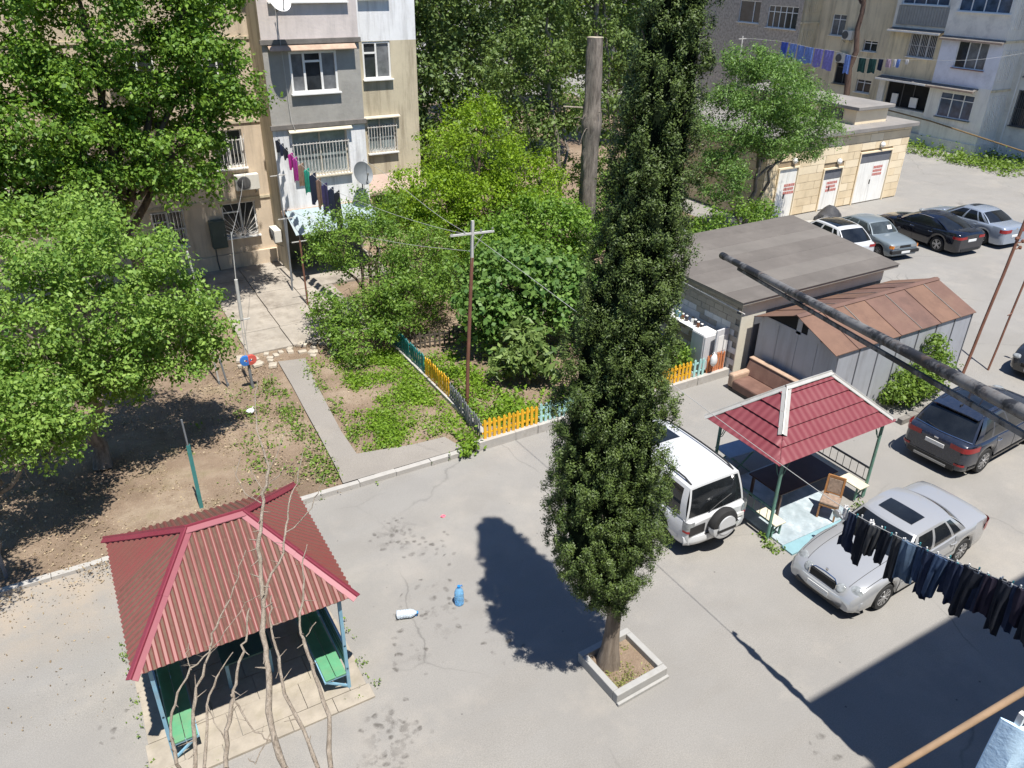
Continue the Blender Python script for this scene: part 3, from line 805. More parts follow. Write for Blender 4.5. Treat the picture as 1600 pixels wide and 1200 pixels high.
# recessed middle
O, hs = Bsec(58.9, 49.8, 41.3, 0, HB, [(48.5, 47.1, 6.6, 8.2), (45.0, 43.7, 5.7, 6.5), (47.2, 45.6, 3.0, 4.7), (48.5, 47.1, 9.8, 11.3), (45.2, 43.4, 9.6, 11.2), (44.9, 43.5, 2.6, 3.6)], m_b_tan, "tan recessed wall between the bays")
for h, gm in zip(hs, (m_glass_c, m_glass_d, m_dark, m_glass_d, m_glass_d, m_glass_d)):
    window(bB, O, uB, nB, h, 0.14, m_white_up if gm is not m_dark else m_grille_d, gm, (0.5,), (0.75, (0, 1)), None, None, True, off=B0)
# loggia
O, hs = Bsec(56.9, 41.3, 36.9, 4.45, 7.75, [(39.5, 37.4, 5.9, 7.48)], m_b_yel, "yellowish loggia wall")
window(bB, O, uB, nB, hs[0], 0.1, m_white_up, m_glass_d, (0.36, 0.68), None, 'plain', m_grille_w, True, off=B0)
O, hs = Bsec(56.9, 41.3, 36.9, 0.0, 4.45, [(40.8, 37.0, 2.25, 4.2)], m_b_gry)
window(bB, O, uB, nB, hs[0], 0.5, m_grille_d, m_dark, (0.35, 0.6), None, None, None, False, off=B0)
b = MB(); b.bb(57.2, 57.3, 38.0, 38.6, 2.4, 3.1); b.bb(57.2, 57.3, 39.7, 40.2, 2.5, 3.2); b.build("window_poster", m_white_up, bB, world=True)
O, hs = Bsec(56.9, 41.3, 36.9, 7.75, HB, [(40.9, 37.2, 9.35, 10.8)], m_b_gry)
window(bB, O, uB, nB, hs[0], 0.1, m_white_up, m_glass_b, (0.25, 0.5, 0.75), None, None, None, True, off=B0)
m_rail = plain("grey_corrugated_rail", (0.30, 0.30, 0.28), 0.7, 0.12, 3)
for k in range(18):
    b = MB(); y0 = 41.0 - k * 0.225; b.bb(56.80, 56.895, y0 - 0.20, y0, 8.0, 9.25); b.build("rail_panel", m_rail, bB, world=True)
# blue-white bay
O, hs = Bsec(56.7, 36.9, 32.4, 0.0, 4.45, [(35.95, 33.36, 2.24, 3.92)], m_b_wht, "cream ground floor wall of the near bay")
window(bB, O, uB, nB, hs[0], 0.06, m_white_up, m_glass_b, (0.36, 0.70), (0.74, (0, 1, 2)), None, None, True, m_grille_d, off=B0)
O, hs = Bsec(56.7, 36.9, 32.4, 4.45, 7.55, [(35.62, 33.36, 5.56, 7.3)], m_b_blue, "lavender painted wall of the near bay")
window(bB, O, uB, nB, hs[0], 0.08, m_white_up, [m_glass_d, m_glass_c, m_glass_c], (0.36, 0.70), None, None, None, True, plain("brown_red_sill", (0.28, 0.14, 0.11), 0.8), off=B0)
O, hs = Bsec(56.7, 36.9, 32.4, 7.55, HB, [(36.3, 32.65, 9.12, 10.9)], m_b_gry, "grey upper balcony wall of the near bay")
window(bB, O, uB, nB, hs[0], 0.06, m_white_up, m_glass_b, (0.25, 0.5, 0.75), None, None, None, True, off=B0)
b = MB(); b.add([(56.7, 36.9, 0), (56.9, 36.9, 0), (56.9, 36.9, HB), (56.7, 36.9, HB)], [(0, 1, 2, 3)]); b.build("side_wall", m_b_gry, bB, world=True)
# right hand recess
O, hs = Bsec(58.9, 32.4, 10.0, 0, HB, [(31.7, 30.2, 2.1, 4.4), (31.7, 30.2, 5.3, 7.0), (27.5, 25.5, 2.1, 4.2), (27.5, 25.5, 5.3, 7.0)], m_b_gry)
for h in hs: window(bB, O, uB, nB, h, 0.12, m_grille_d, m_glass_d, (0.5,), None, 'plain', m_grille_d, True, off=B0)
# canopies and cornices
for (ya, yb, z, xo, m) in ((41.25, 37.0, 7.78, 0.55, m_slab), (36.95, 32.35, 7.55, 0.32, m_slab), (41.25, 37.0, 4.42, 0.70, m_slab), (36.95, 33.3, 4.40, 0.55, m_slab)):
    b = MB(); x1 = 56.695 if ya < 37 else 56.895
    b.add([(x1, ya, z), (x1, yb, z), (x1 - xo, yb, z - 0.18), (x1 - xo, ya, z - 0.18), (x1, ya, z - 0.07), (x1, yb, z - 0.07), (x1 - xo, yb, z - 0.25), (x1 - xo, ya, z - 0.25)], [(0, 1, 2, 3), (7, 6, 5, 4), (3, 2, 6, 7), (1, 5, 6, 2), (0, 3, 7, 4)])
    c_ = b.build("canopy", m, bB, world=True)
    b = MB(); b.bb(x1 - xo - 0.03, x1 - xo - 0.002, yb, ya, z - 0.27, z - 0.15); b.build("canopy_edge", m_b_wht if ya > 37 else m_lint, c_, world=True) if False else b.build("canopy_edge", m_b_wht if ya > 37 else m_lint, bB, world=True)
b = MB(); b.tube([(56.5, 42.0, 2.2), (56.45, 36.0, 1.85), (56.4, 28.9, 1.05), (56.4, 20, 1.0)], 0.05, 8); b.build("gas_pipe", plain("ochre_gas_pipe", (0.20, 0.13, 0.06), 0.6, 0.2, 3), bB, world=True)
b = MB(); b.tube([(58.7, 31.9, 0.1), (58.7, 31.9, HB)], 0.05, 8); b.build("drain_pipe", m_b_wht, bB, world=True)
b = MB(); b.bb(56.62, 56.695, 32.36, 41.3, 0, 0.75); b.bb(56.70, 58.9, 32.30, 32.395, 0, 0.75); b.build("plinth", m_b_gry, bB, world=True)
b = MB(); b.bb(56.5, 70, 10, 78.4, HB, HB + 0.3); b.build("roof", m_slab, bB, world=True)
b = MB(); b.bb(59.3, 70, 10, 78, 0, HB - 0.05); b.build("core_wall", m_b_gry, bB, world=True)
ac_unit("white air conditioner on the tan wall beside the pine trunk", (58.6, 46.4, 6.75), (-1, 0, 0), w=0.95, h=0.7)
ac_unit("lower white air conditioner on the tan wall behind the hanging laundry", (58.6, 46.6, 5.0), (-1, 0, 0), w=0.95, h=0.7)

# ---- transformer building clad in beige stone
S0 = Vector((31.2, 28.0, 0))
bS = thing("transformer_building", "low beige stone utility building with white doors behind the parked cars", "building", S0)
m_st = plain("beige_cut_stone", (0.72, 0.58, 0.38), 0.85, 0.12, 0.6, dirt=(0.44, 0.34, 0.21), dirtamt=0.45, bump=0.2, bscale=20)
m_st2 = plain("beige_cut_stone_light", (0.78, 0.65, 0.45), 0.85, 0.10, 0.7, bump=0.2, bscale=20)
m_joint = plain("stone_joint_mortar", (0.30, 0.23, 0.15), 0.9, 0.2, 3)
m_felt = plain("roof_felt_grey", (0.22, 0.205, 0.19), 0.9, 0.16, 0.7, dirt=(0.36, 0.32, 0.27), dirtamt=0.5, bump=0.2)
b = MB(); b.bb(31.2, 42.3, 28.04, 38.0, 0, 4.0); b.build("wall", m_joint, bS, world=True)
doors = [(38.40, 40.95, 0.06, 2.80), (35.65, 37.05, 0.06, 2.22), (32.2, 33.55, 0.06, 2.6)]
def clad(xa, xb, front=True):
    z = 0.05; row = 0
    while z < 3.95:
        zt = min(3.98, z + 0.42); x = xa + (0.0 if row % 2 == 0 else -0.55)
        while x < xb - 0.02:
            x0 = max(x, xa); x1 = min(x + 1.1, xb); x += 1.1
            segs = [(x0, x1)]
            if front:
                for (a, c, d, e) in doors:
                    if zt > d + 0.02 and z < e - 0.02:
                        ns = []
                        for (p, q) in segs:
                            if q <= a - 0.08 or p >= c + 0.08: ns.append((p, q)); continue
                            if p < a - 0.08: ns.append((p, a - 0.08))
                            if q > c + 0.08: ns.append((c + 0.08, q))
                        segs = ns
            for (p, q) in segs:
                if q - p < 0.06: continue
                b = MB(); th = 0.035 + random.uniform(0, 0.012)
                if front: b.bb(p + 0.008, q - 0.008, 28.04 - th, 28.038, z + 0.01, zt - 0.01)
                else: b.bb(31.2 - th, 31.198, p + 0.008, q - 0.008, z + 0.01, zt - 0.01)
                b.build("stone_panel", m_st if random.random() < 0.65 else m_st2, bS, world=True)
        z += 0.42; row += 1
clad(31.2, 42.3)
clad(28.05, 38.0, False)
m_door_w = plain("white_steel_door", (0.80, 0.78, 0.72), 0.6, 0.06, 1.5, dirt=(0.42, 0.38, 0.32), dirtamt=0.5, streak=True)
m_trans = plain("grey_louvre", (0.13, 0.135, 0.15), 0.6, 0.15, 4)
m_redp = plain("faded_red_print", (0.50, 0.16, 0.13), 0.7, 0.15, 4)
for k, (a, c, d, e) in enumerate(doors):
    fr = MB()
    for (p, q, r, s_) in ((a - 0.08, a, d - .06, e + 0.08), (c, c + 0.08, d - .06, e + 0.08), (a, c, e, e + 0.08)): fr.bb(p, q, 27.93, 28.03, r, s_)
    f = fr.build("door_frame", m_st2, bS, world=True)
    zt = e - 0.55 if k < 2 else e
    leaves = ((a, (a + c) / 2 - 0.006), ((a + c) / 2 + 0.006, c)) if k != 1 else ((a, c),)
    for (p, q) in leaves:
        b = MB(); b.bb(p, q, 28.0, 28.036, d, zt); dr = b.build("door", m_door_w, bS, world=True)
    b = MB(); b.bb((a + c) / 2 - 0.10, (a + c) / 2 - 0.07, 27.94, 27.999, 1.05, 1.3); b.build("handle", m_grille_d, bS, world=True)
    if k < 2:
        b = MB(); b.bb(a, c, 28.005, 28.036, zt + 0.02, e); b.build("louvre", m_trans, bS, world=True)
    # red stencilled warning lettering on the doors (too worn to read)
    sx = 39.72 if k == 0 else (36.05 if k == 1 else 32.75); sz = 1.42 if k == 0 else (0.95 if k == 1 else 1.2)
    b = MB(); random.seed(20 + k)
    for r in range(3):
        x = 0.0
        while x < 0.72:
            w = random.uniform(0.06, 0.13); b.bb(sx + x, sx + x + w, 27.994, 27.9985, sz + 0.46 - r * 0.2, sz + 0.60 - r * 0.2); x += w + 0.022
    b.build("stencilled_lettering", m_redp, bS, world=True)
    lm = thing("wall_lamp", "round white bulkhead lamp above the %s door" % ("wide double", "single grey-topped", "stained left")[k], "lamp", ((a + c) / 2 + 0.3, 27.97, e + 0.38), 0, "lamps above the utility doors")
    b = MB(); b.lathe([(0.0, -0.16), (0.08, -0.15), (0.14, -0.09), (0.15, -0.02), (0.12, 0.0)], (0, 0, 0), 'y', 14); b.build("glass_bowl", m_white_up, lm, smooth=50)
    b = MB(); b.lathe([(0.16, 0.0), (0.16, 0.025)], (0, 0, 0), 'y', 14); b.build("base", m_pipe, lm)
b = MB(); b.bb(30.95, 42.55, 27.75, 38.2, 4.002, 4.22); b.build("roof", m_felt, bS, world=True, bevel=0.02)
b = MB(); b.bb(38.3, 40.9, 28.75, 37.5, 4.222, 4.98); b.build("clerestory", m_st2, bS, world=True)
b = MB(); b.bb(38.1, 41.1, 28.5, 37.7, 4.982, 5.16); b.build("clerestory_roof", m_felt, bS, world=True, bevel=0.02)
for y in (29.6, 31.9, 34.2):
    b = MB(); b.bb(38.22, 38.299, y, y + 1.5, 4.36, 4.90); b.build("clerestory_window", m_glass_d, bS, world=True)

# ---- low flat-roofed store of limestone blocks
D0 = Vector((17.7, 15.85, 0))
bD = thing("block_store", "low limestone block store with a flat grey felt roof", "building", D0)
m_lime = plain("grey_limestone_block", (0.36, 0.33, 0.28), 0.92, 0.16, 2.2, dirt=(0.22, 0.19, 0.155), dirtamt=0.5, bump=0.4, bscale=16)
m_lime2 = plain("whitewashed_block", (0.55, 0.56, 0.56), 0.92, 0.14, 2.2, dirt=(0.36, 0.34, 0.3), dirtamt=0.4, bump=0.4, bscale=16)
m_mort = plain("old_mortar", (0.22, 0.20, 0.17), 0.95, 0.2, 4)
b = MB(); b.bb(17.73, 24.4, 15.88, 21.3, 0, 2.64); b.build("wall", m_mort, bD, world=True)
random.seed(11)
bt = MB(); bt.bb(-0.03, 0.0, 0.006, 0.394, 0.006, 0.198); m0 = {}
for r in range(13):
    z = 0.02 + r * 0.2; off = 0.2 if r % 2 else 0.0
    for k in range(14):
        y = 15.86 + k * 0.4 - off
        if y < 15.83 or y > 21.2: continue
        mt = m_lime if (r > 8 or random.random() < 0.35) else m_lime2
        if mt not in m0:
            m0[mt] = bt.build("limestone_block", mt, bD); o = m0[mt]
        else: o = share(m0[mt], bD)
        o.location = (17.725 - 17.7 + random.uniform(-.008, .004), y - 15.85, z)
b = MB(); b.bb(17.69, 18.75, 15.84, 15.878, 0, 2.64); b.bb(18.75, 24.4, 15.85, 15.878, 2.2, 2.64); b.build("front_plaster", plain("pale_patchy_plaster", (0.60, 0.56, 0.46), 0.9, 0.1, 1.2, dirt=(0.42, 0.45, 0.38), dirtamt=0.4, bump=0.3), bD, world=True)
b = MB(); b.bb(18.25, 18.7, 15.80, 15.839, 0.05, 2.1); b.build("door", m_trans, bD, world=True)
b = MB(); b.hexa([(17.45, 15.65, 2.642), (24.85, 15.65, 2.642), (26.05, 21.55, 2.642), (17.45, 21.55, 2.642), (17.45, 15.65, 2.76), (24.85, 15.65, 2.76), (26.05, 21.55, 2.76), (17.45, 21.55, 2.76)]); b.build("roof_slab", plain("roof_edge_plaster", (0.27, 0.245, 0.21), 0.9, 0.2, 2, bump=0.2), bD, world=True, bevel=0.015)
m_fr = [plain("felt_strip_%s" % n, c, 0.93, 0.13, 0.8, dirt=(0.19, 0.17, 0.15), dirtamt=0.55, bump=0.35, bscale=9) for n, c in (("dark", (0.122, 0.108, 0.096)), ("mid", (0.133, 0.118, 0.105)), ("pale", (0.15, 0.135, 0.12)))]
for k in range(7):
    y0 = 15.62 + k * 0.855; b = MB(); zz = 2.763 + 0.004 * (k % 2)
    xa_ = 24.88 + 1.2 * (y0 - 15.65) / 5.9; xb_ = 24.88 + 1.2 * (y0 + 0.875 - 15.65) / 5.9; b.hexa([(17.40, y0, zz), (xa_, y0, zz), (xb_, y0 + 0.875, zz), (17.40, y0 + 0.875, zz), (17.40, y0, zz + .01), (xa_, y0, zz + .01), (xb_, y0 + 0.875, zz + .01), (17.40, y0 + 0.875, zz + .01)]); b.build("felt_strip", m_fr[k * 2 % 3], bD, world=True)
b = MB(); b.tube([(17.42, 15.5, 2.45), (17.40, 21.6, 2.62)], 0.02, 6); b.build("edge_pipe", m_grille_w, bD, world=True)

# ---- grey sheet metal shed with a rusty gable roof
E0 = Vector((18.25, 12.55, 0))
bE = thing("metal_shed", "grey sheet metal shed with rusty brown gabled roof", "shed", E0)
m_sh = plain("grey_painted_sheet", (0.40, 0.41, 0.44), 0.55, 0.10, 0.9, dirt=(0.20, 0.19, 0.19), dirtamt=0.5, streak=True, metal=0.1)
m_rust = [plain("rusty_roof_%d" % i, c, 0.75, 0.16, 1.3, dirt=d, dirtamt=0.75, bump=0.2, bscale=20) for i, (c, d) in enumerate((((0.145, 0.082, 0.062), (0.19, 0.115, 0.08)), ((0.15, 0.085, 0.065), (0.085, 0.052, 0.043)), ((0.175, 0.10, 0.068), (0.11, 0.06, 0.045))))]
x = 18.25; k = 0
while x < 24.5:
    x1 = min(24.55, x + 0.9)
    for (ya, yb) in ((12.55, 12.58), (15.55, 15.58)):
        b = MB(); b.bb(x + 0.006, x1 - 0.006, ya, yb, 0.02, 2.18); b.build("wall_panel", m_sh, bE, world=True)
    b = MB(); b.bb(x1 - 0.03, x1 + 0.01, 12.53, 12.549, 0.02, 2.18); b.build("seam_strip", m_trans, bE, world=True)
    x = x1; k += 1
rz = lambda y: 2.18 + 0.62 * (1 - abs(y - 14.07) / 1.52)
for xx in (18.25, 24.52):
    y = 12.585
    while y < 15.5:
        y1 = min(15.545, y + 0.74); b = MB()
        top0, top1 = 2.18, 2.18
        b.bb(xx, xx + 0.03, y + 0.006, y1 - 0.006, 0.02, 2.18); b.build("wall_panel", m_sh, bE, world=True)
        y = y1
    b = MB(); b.extr([(xx + .005, 12.6, 2.19), (xx + .005, 15.5, 2.19), (xx + .005, 14.07, 2.74)], (0.02, 0, 0)); b.build("gable_shade_panel", m_dark, bE, world=True)  # black panel standing in for the shade inside the open gable
    b = MB(); b.bb(xx - 0.012, xx + 0.03, 13.98, 14.16, 2.185, 2.72); b.bb(xx - 0.012, xx + 0.03, 12.7, 15.45, 2.185, 2.27)
    b.extr([(xx - 0.012, 13.25, 2.27), (xx - 0.012, 13.75, 2.27), (xx - 0.012, 13.75, 2.62), (xx - 0.012, 13.35, 2.46)], (0.012, 0, 0)); b.build("gable_frame", m_sh, bE, world=True)
x = 18.02; k = 0
while x < 24.5:
    x1 = min(24.6, x + 0.96)
    for sgn in (-1, 1):
        ye = 14.07 + sgn * 1.58; ze = 2.20
        b = MB(); dz = 0.006 * (k % 2)
        b.add([(x, 14.07, 2.83 + dz), (x1 + 0.03, 14.07, 2.83 + dz), (x1 + 0.03, ye, ze + dz), (x, ye, ze + dz), (x, 14.07, 2.81 + dz), (x1 + 0.03, 14.07, 2.81 + dz), (x1 + 0.03, ye, ze - 0.02 + dz), (x, ye, ze - 0.02 + dz)], [(0, 1, 2, 3), (7, 6, 5, 4), (3, 2, 6, 7), (0, 3, 7, 4), (1, 5, 6, 2)])
        if k:
            sb_ = MB(); sb_.bar((x, 14.07 + sgn * 0.1, 2.83 - 0.043 + 0.02), (x, ye, ze + 0.016), 0.035, 0.012); sb_.build("roof_seam", m_rust[1] if k % 2 else m_slab, bE, world=True)
        b.build("roof_sheet", m_rust[(k + (2 if sgn > 0 else 0)) % 3 if k > 1 else 2], bE, world=True)
    x = x1; k += 1
b = MB(); b.add([(18.0, 13.95, 2.815), (24.65, 13.95, 2.815), (24.65, 14.07, 2.86), (18.0, 14.07, 2.86), (18.0, 14.19, 2.815), (24.65, 14.19, 2.815)], [(0, 1, 2, 3), (3, 2, 5, 4)]); b.build("ridge_cap", m_rust[1], bE, world=True)
b = MB(); b.bb(22.3, 22.65, 12.535, 12.549, 1.2, 1.55); b.build("pasted_notice", m_white_up, bE, world=True)

# ---- the photographer's own block: main wall behind the camera and the bay that shades the yard
O0 = Vector((0, -1.3, 0))
bO = thing("apartment_building", "photographer's own block of flats, shading the lower right of the yard", "building", O0)
HO = 14.3
hs = [(x, x + 1.6, z, z + 1.5) for x in (2.0, 7.0, 12.0, 17.0) for z in (1.2, 4.2, 7.2, 10.2)]
b = MB(); wall(b, (9.7, -1.3, 0), (-1, 0, 0), (0, 1, 0), 24.7, 0, HO, [(h[0], h[1], h[2], h[3]) for h in hs]); b.build("wall", m_tan, bO, world=True)
for h in hs: window(bO, (9.7, -1.3, 0), (-1, 0, 0), (0, 1, 0), h, 0.14, m_white_up, m_glass_d, (0.5,), off=O0)
hs = [(x, x + 2.2, z, z + 1.5) for x in (1.0, 6.0, 11.0) for z in (1.2, 4.2, 7.2, 10.2)]
b = MB(); wall(b, (26.0, 0.05, 0), (-1, 0, 0), (0, 1, 0), 16.2, 0, HO, hs); b.build("bay_wall", m_tan2, bO, world=True)
for h in hs: window(bO, (26.0, 0.05, 0), (-1, 0, 0), (0, 1, 0), h, 0.14, m_white_up, m_glass_d, (0.33, 0.66), off=O0)
b = MB(); b.bb(9.8, 26, -12, -0.3, 0, HO); b.bb(-15, 9.79, -12, -1.6, 0, HO); b.bb(9.8, 10.0, -1.3, 0.04, 0, HO); b.build("core_wall", m_tan2, bO, world=True)
b = MB(); b.bb(9.8, 26.2, -12, 0.2, HO + .002, HO + 0.12); b.bb(-15, 9.79, -12, -1.25, HO + .002, HO + 0.12); b.build("roof", m_slab, bO, world=True)
# ------------------------------------------------------------------ cars
m_tyre = plain("tyre_rubber", (0.022, 0.022, 0.022), 0.85, 0.25, 8, bump=0.2)
m_rim = plain("alloy_rim", (0.55, 0.55, 0.56), 0.3, 0.08, 6, metal=0.8)
m_rimd = plain("steel_rim_grey", (0.30, 0.30, 0.30), 0.45, 0.15, 6, metal=0.6)
m_blk = plain("black_trim", (0.02, 0.02, 0.021), 0.5, 0.2, 4)
m_chrome = plain("chrome_trim", (0.72, 0.72, 0.73), 0.12, 0.04, 4, metal=1.0)
m_cglass = glassy("car_glass_dark", (0.012, 0.014, 0.016), 0.02)
m_cglass2 = glassy("car_glass_clear", (0.05, 0.06, 0.062), 0.02)
m_tail = plain("red_lamp_glass", (0.30, 0.012, 0.015), 0.15, 0.2, 8, spec=0.6)
m_lamp = plain("clear_lamp_glass", (0.24, 0.255, 0.26), 0.06, 0.45, 9, spec=0.7)
m_orange = plain("orange_lamp_glass", (0.75, 0.24, 0.03), 0.2, 0.1, 8)
m_plate = plain("number_plate_white", (0.72, 0.72, 0.70), 0.5, 0.04, 4)

def interp(pts, x):
    xs_ = [p[0] for p in pts]; zs_ = [p[1] for p in pts]
    return float(np.interp(x, xs_, zs_))

def smooth_interp(pts, x):
    """monotone-ish cubic through the profile points"""
    n = len(pts)
    if x <= pts[0][0]: return pts[0][1]
    if x >= pts[-1][0]: return pts[-1][1]
    for i in range(n - 1):
        if pts[i][0] <= x <= pts[i + 1][0]:
            x0, y0 = pts[i]; x1, y1 = pts[i + 1]; h = x1 - x0
            d = (y1 - y0) / h
            dm = (y0 - pts[i - 1][1]) / (x0 - pts[i - 1][0]) if i > 0 else d
            dp = (pts[i + 2][1] - y1) / (pts[i + 2][0] - x1) if i < n - 2 else d
            m0 = 0 if d * dm <= 0 else 2 * d * dm / (d + dm); m1 = 0 if d * dp <= 0 else 2 * d * dp / (d + dp)
            t = (x - x0) / h
            return (2 * t**3 - 3 * t**2 + 1) * y0 + (t**3 - 2 * t**2 + t) * h * m0 + (-2 * t**3 + 3 * t**2) * y1 + (t**3 - t**2) * h * m1

class Car:
    def __init__(s, label, loc, rz, L, W, H, deck, axles, R, zb, A, C, roofw, paint_m, glass=None, glass_side=None, plan=None, group=None, cat="car", name="parked_car", rim=None, spokes=5, belt_w=0.92, shoulder=0.05, pillars=None, rimr=0.66, bowA=0.22, bowC=0.14, crown=0.05, black_cladding=False):
        s.L, s.W, s.H, s.R = L, W, H, R
        s.deck, s.zb = deck, zb
        s.ax = axles
        s.t = thing(name, label, cat, loc, rz, group)
        s.plan = plan or [(-L / 2, 0.80), (-L / 2 + 0.06, 0.90), (-L / 2 + 0.25, 0.965), (-L / 2 + 0.8, 1.0), (L / 2 - 1.0, 1.0), (L / 2 - 0.35, 0.94), (L / 2 - 0.1, 0.84), (L / 2, 0.70)]
        s.shoulder = shoulder; s.belt_w = belt_w
        s.paint = paint_m
        s.body(black_cladding)
        s.cabin(A, C, roofw, glass or m_cglass, glass_side or glass or m_cglass, pillars, bowA, bowC, crown)
        s.wheels(rim or m_rim, spokes, rimr)
    def hw(s, x): return s.W / 2 * smooth_interp(s.plan, x)
    def zc(s, x): return smooth_interp(s.deck, x)
    def bottom(s, x):
        e = min(1.0, (s.L / 2 - abs(x)) / 0.25)
        z = s.zb + 0.06 * (1 - e)
        for a in s.ax:
            rr = s.R + 0.055
            if abs(x - a) < rr: z = max(z, s.R + math.sqrt(max(0, rr * rr - (x - a) ** 2)) - 0.005)
        return z
    def sec(s, x):
        w = s.hw(x); zc = s.zc(x); zs = zc - s.shoulder; zb = s.bottom(x); h = zs - zb
        q = [(w * 0.93, zb), (w * 0.985, zb + min(0.07, h * .2)), (w * 1.0, zb + 0.40 * h), (w * 0.998, zb + 0.66 * h), (w * 0.975, zb + 0.86 * h), (w * 0.945, zs - 0.012 if h > .1 else zs), (w * 0.90, zs + 0.012), (w * 0.62, zc - 0.008), (w * 0.3, zc + 0.004), (0.0, zc + 0.006)]
        return [(x, y, z) for (y, z) in q]
    def body(s, clad):
        st = {round(v, 4) for v in np.linspace(-s.L / 2, s.L / 2, 34)} | {-s.L / 2 + 0.02, -s.L / 2 + 0.05, s.L / 2 - 0.02, s.L / 2 - 0.05}
        for a in s.ax:
            for k in range(0, 13): st.add(round(a + (s.R + 0.054) * math.cos(PI * k / 12), 4))
        st = sorted(st); b = MB(); P = []
        for x in st:
            h = s.sec(x); P.append([(a, -c, d) for (a, c, d) in h][:-1] + h[::-1])
        b.grid(P, True)
        for row, fl in ((P[0], False), (P[-1], True)):
            m = len(row) // 2
            for i in range(m):
                j = len(row) - 1 - i
                if i + 1 <= j - 1 or i + 1 == j - 1 or True:
                    q = [row[i], row[i + 1], row[j - 1], row[j]] if i + 1 < j - 1 else [row[i], row[i + 1], row[j]]
                    b.poly(q if not fl else q[::-1])
        s.bodyo = b.build("body", s.paint, s.t, smooth=38)
        # floor pan and wheel wells
        b = MB(); b.bb(-s.L / 2 + 0.15, s.L / 2 - 0.18, -s.W * .36, s.W * .36, s.zb + 0.01, s.zb + 0.28)
        b.bb(s.ax[0] - s.R * 1.3, s.ax[0] + s.R * 1.3, -s.W * .44, s.W * .44, s.R * 1.1, s.R * 2.0); b.bb(s.ax[1] - s.R * 1.3, s.ax[1] + s.R * 1.3, -s.W * .44, s.W * .44, s.R * 1.1, s.R * 2.0)
        b.build("underbody", m_blk, s.t)
    def cabin(s, A, C, roofw, gm, gs, pillars, bowA, bowC, crown):
        (xa0, xa1), (xc1, xc0) = A, C
        wr = s.W / 2 * roofw; H = s.H
        def roof(u, v):
            x = (xa1 - bowA * 0.45 * v * v) * (1 - u) + (xc1 + bowC * 0.4 * v * v) * u
            tap = 1 - 0.04 * (2 * u - 1) ** 2
            return Vector((x, v * wr * tap, H - crown * abs(v) ** 2.6 - 0.045 * abs(2 * u - 1) ** 2.5))
        def fb(v):
            x = xa0 - bowA * v * v; return Vector((x, v * s.hw(x) * s.belt_w, s.zc(x) - (s.shoulder - 0.02) * v * v - 0.01))
        def rb(v):
            x = xc0 + bowC * v * v; return Vector((x, v * s.hw(x) * s.belt_w, s.zc(x) - (s.shoulder - 0.02) * v * v - 0.01))
        def side(u, r, sg):
            a, c = fb(sg), rb(sg); x = a.x * (1 - u) + c.x * u
            p = Vector((x, sg * s.hw(x) * s.belt_w, s.zc(x) - s.shoulder + 0.01)); p = p * 1.0
            if u <= 0: p = a
            if u >= 1: p = c
            q = roof(u, sg); w = p.lerp(q, r); w.y += sg * 0.05 * math.sin(PI * r) * 0.8
            return w
        fr = MB()
        def cell(mb, F, us, vs_, flip, off=0.0):
            P = []
            for u in us:
                P.append([F(u, v) for v in vs_])
            mb.grid(P, flip)
        # roof skin
        nv = [-1 + 2 * k / 14 for k in range(15)]; nu = [k / 14 for k in range(15)]
        cell(fr, roof, nu, nv, True)
        # windscreen and back light
        def patch(F, gname, gmat, flip):
            vb = [-1, -0.93, 0.93, 1]; rb_ = [0, 0.05, 0.93, 1]
            for i in range(3):
                for j in range(3):
                    uu = np.linspace(rb_[i], rb_[i + 1], 7 if i == 1 else 3); vv = np.linspace(vb[j], vb[j + 1], 13 if j == 1 else 3)
                    if i == 1 and j == 1:
                        g = MB(); cell(g, F, uu, vv, flip); o = g.build(gname, gmat, s.t, smooth=60)
                    else: cell(fr, F, uu, vv, flip)
            return o
        s.wind = patch(lambda r, v: fb(v).lerp(roof(0, v), r) + Vector((0.04, 0, 0.03)) * math.sin(PI * r) * 0.6, "windscreen", gm, False)
        s.rear = patch(lambda r, v: rb(v).lerp(roof(1, v), r) + Vector((-0.04, 0, 0.03)) * math.sin(PI * r) * 0.6, "rear_window", gm, True)
        pil = pillars or [(0.07, 0.40), (0.45, 0.76), (0.80, 0.92)]
        for sg in (-1, 1):
            ub = [0.0] + [q for p in pil for q in p] + [1.0]; rr = [0.0, 0.05, 0.90, 1.0]
            for i in range(len(ub) - 1):
                isg = i % 2 == 1
                for j in range(3):
                    F = lambda u, r: side(u, r, sg)
                    us = np.linspace(ub[i], ub[i + 1], 6); rs = np.linspace(rr[j], rr[j + 1], 6 if j == 1 else 3)
                    if isg and j == 1:
                        g = MB(); cell(g, F, us, rs, sg < 0); g.build("side_window", gs, s.t, smooth=60)
                    else: cell(fr, F, us, rs, sg < 0)
        s.roof_o = fr.build("roof", s.paint, s.t, smooth=35)
        s.roof = roof; s.sidef = side; s.fb = fb; s.rb = rb
    def wheels(s, rim, spokes, rr):
        R = s.R; tw = 0.21
        ty = MB(); ty.lathe([(R * rr, -tw / 2 + 0.01), (R * 0.93, -tw / 2), (R * 0.99, -tw / 2 + 0.03), (R, 0), (R * 0.99, tw / 2 - 0.03), (R * 0.93, tw / 2), (R * rr, tw / 2 - 0.01)], (0, 0, 0), 'y', 28, False)
        rm_ = MB(); r1 = R * rr
        rm_.lathe([(r1 * 1.02, -0.018), (r1 * 1.0, 0.004), (r1 * 0.90, 0.0), (r1 * 0.87, -0.05), (r1 * .3, -0.055), (0.01, -0.055)], (0, 0, 0), 'y', 28)
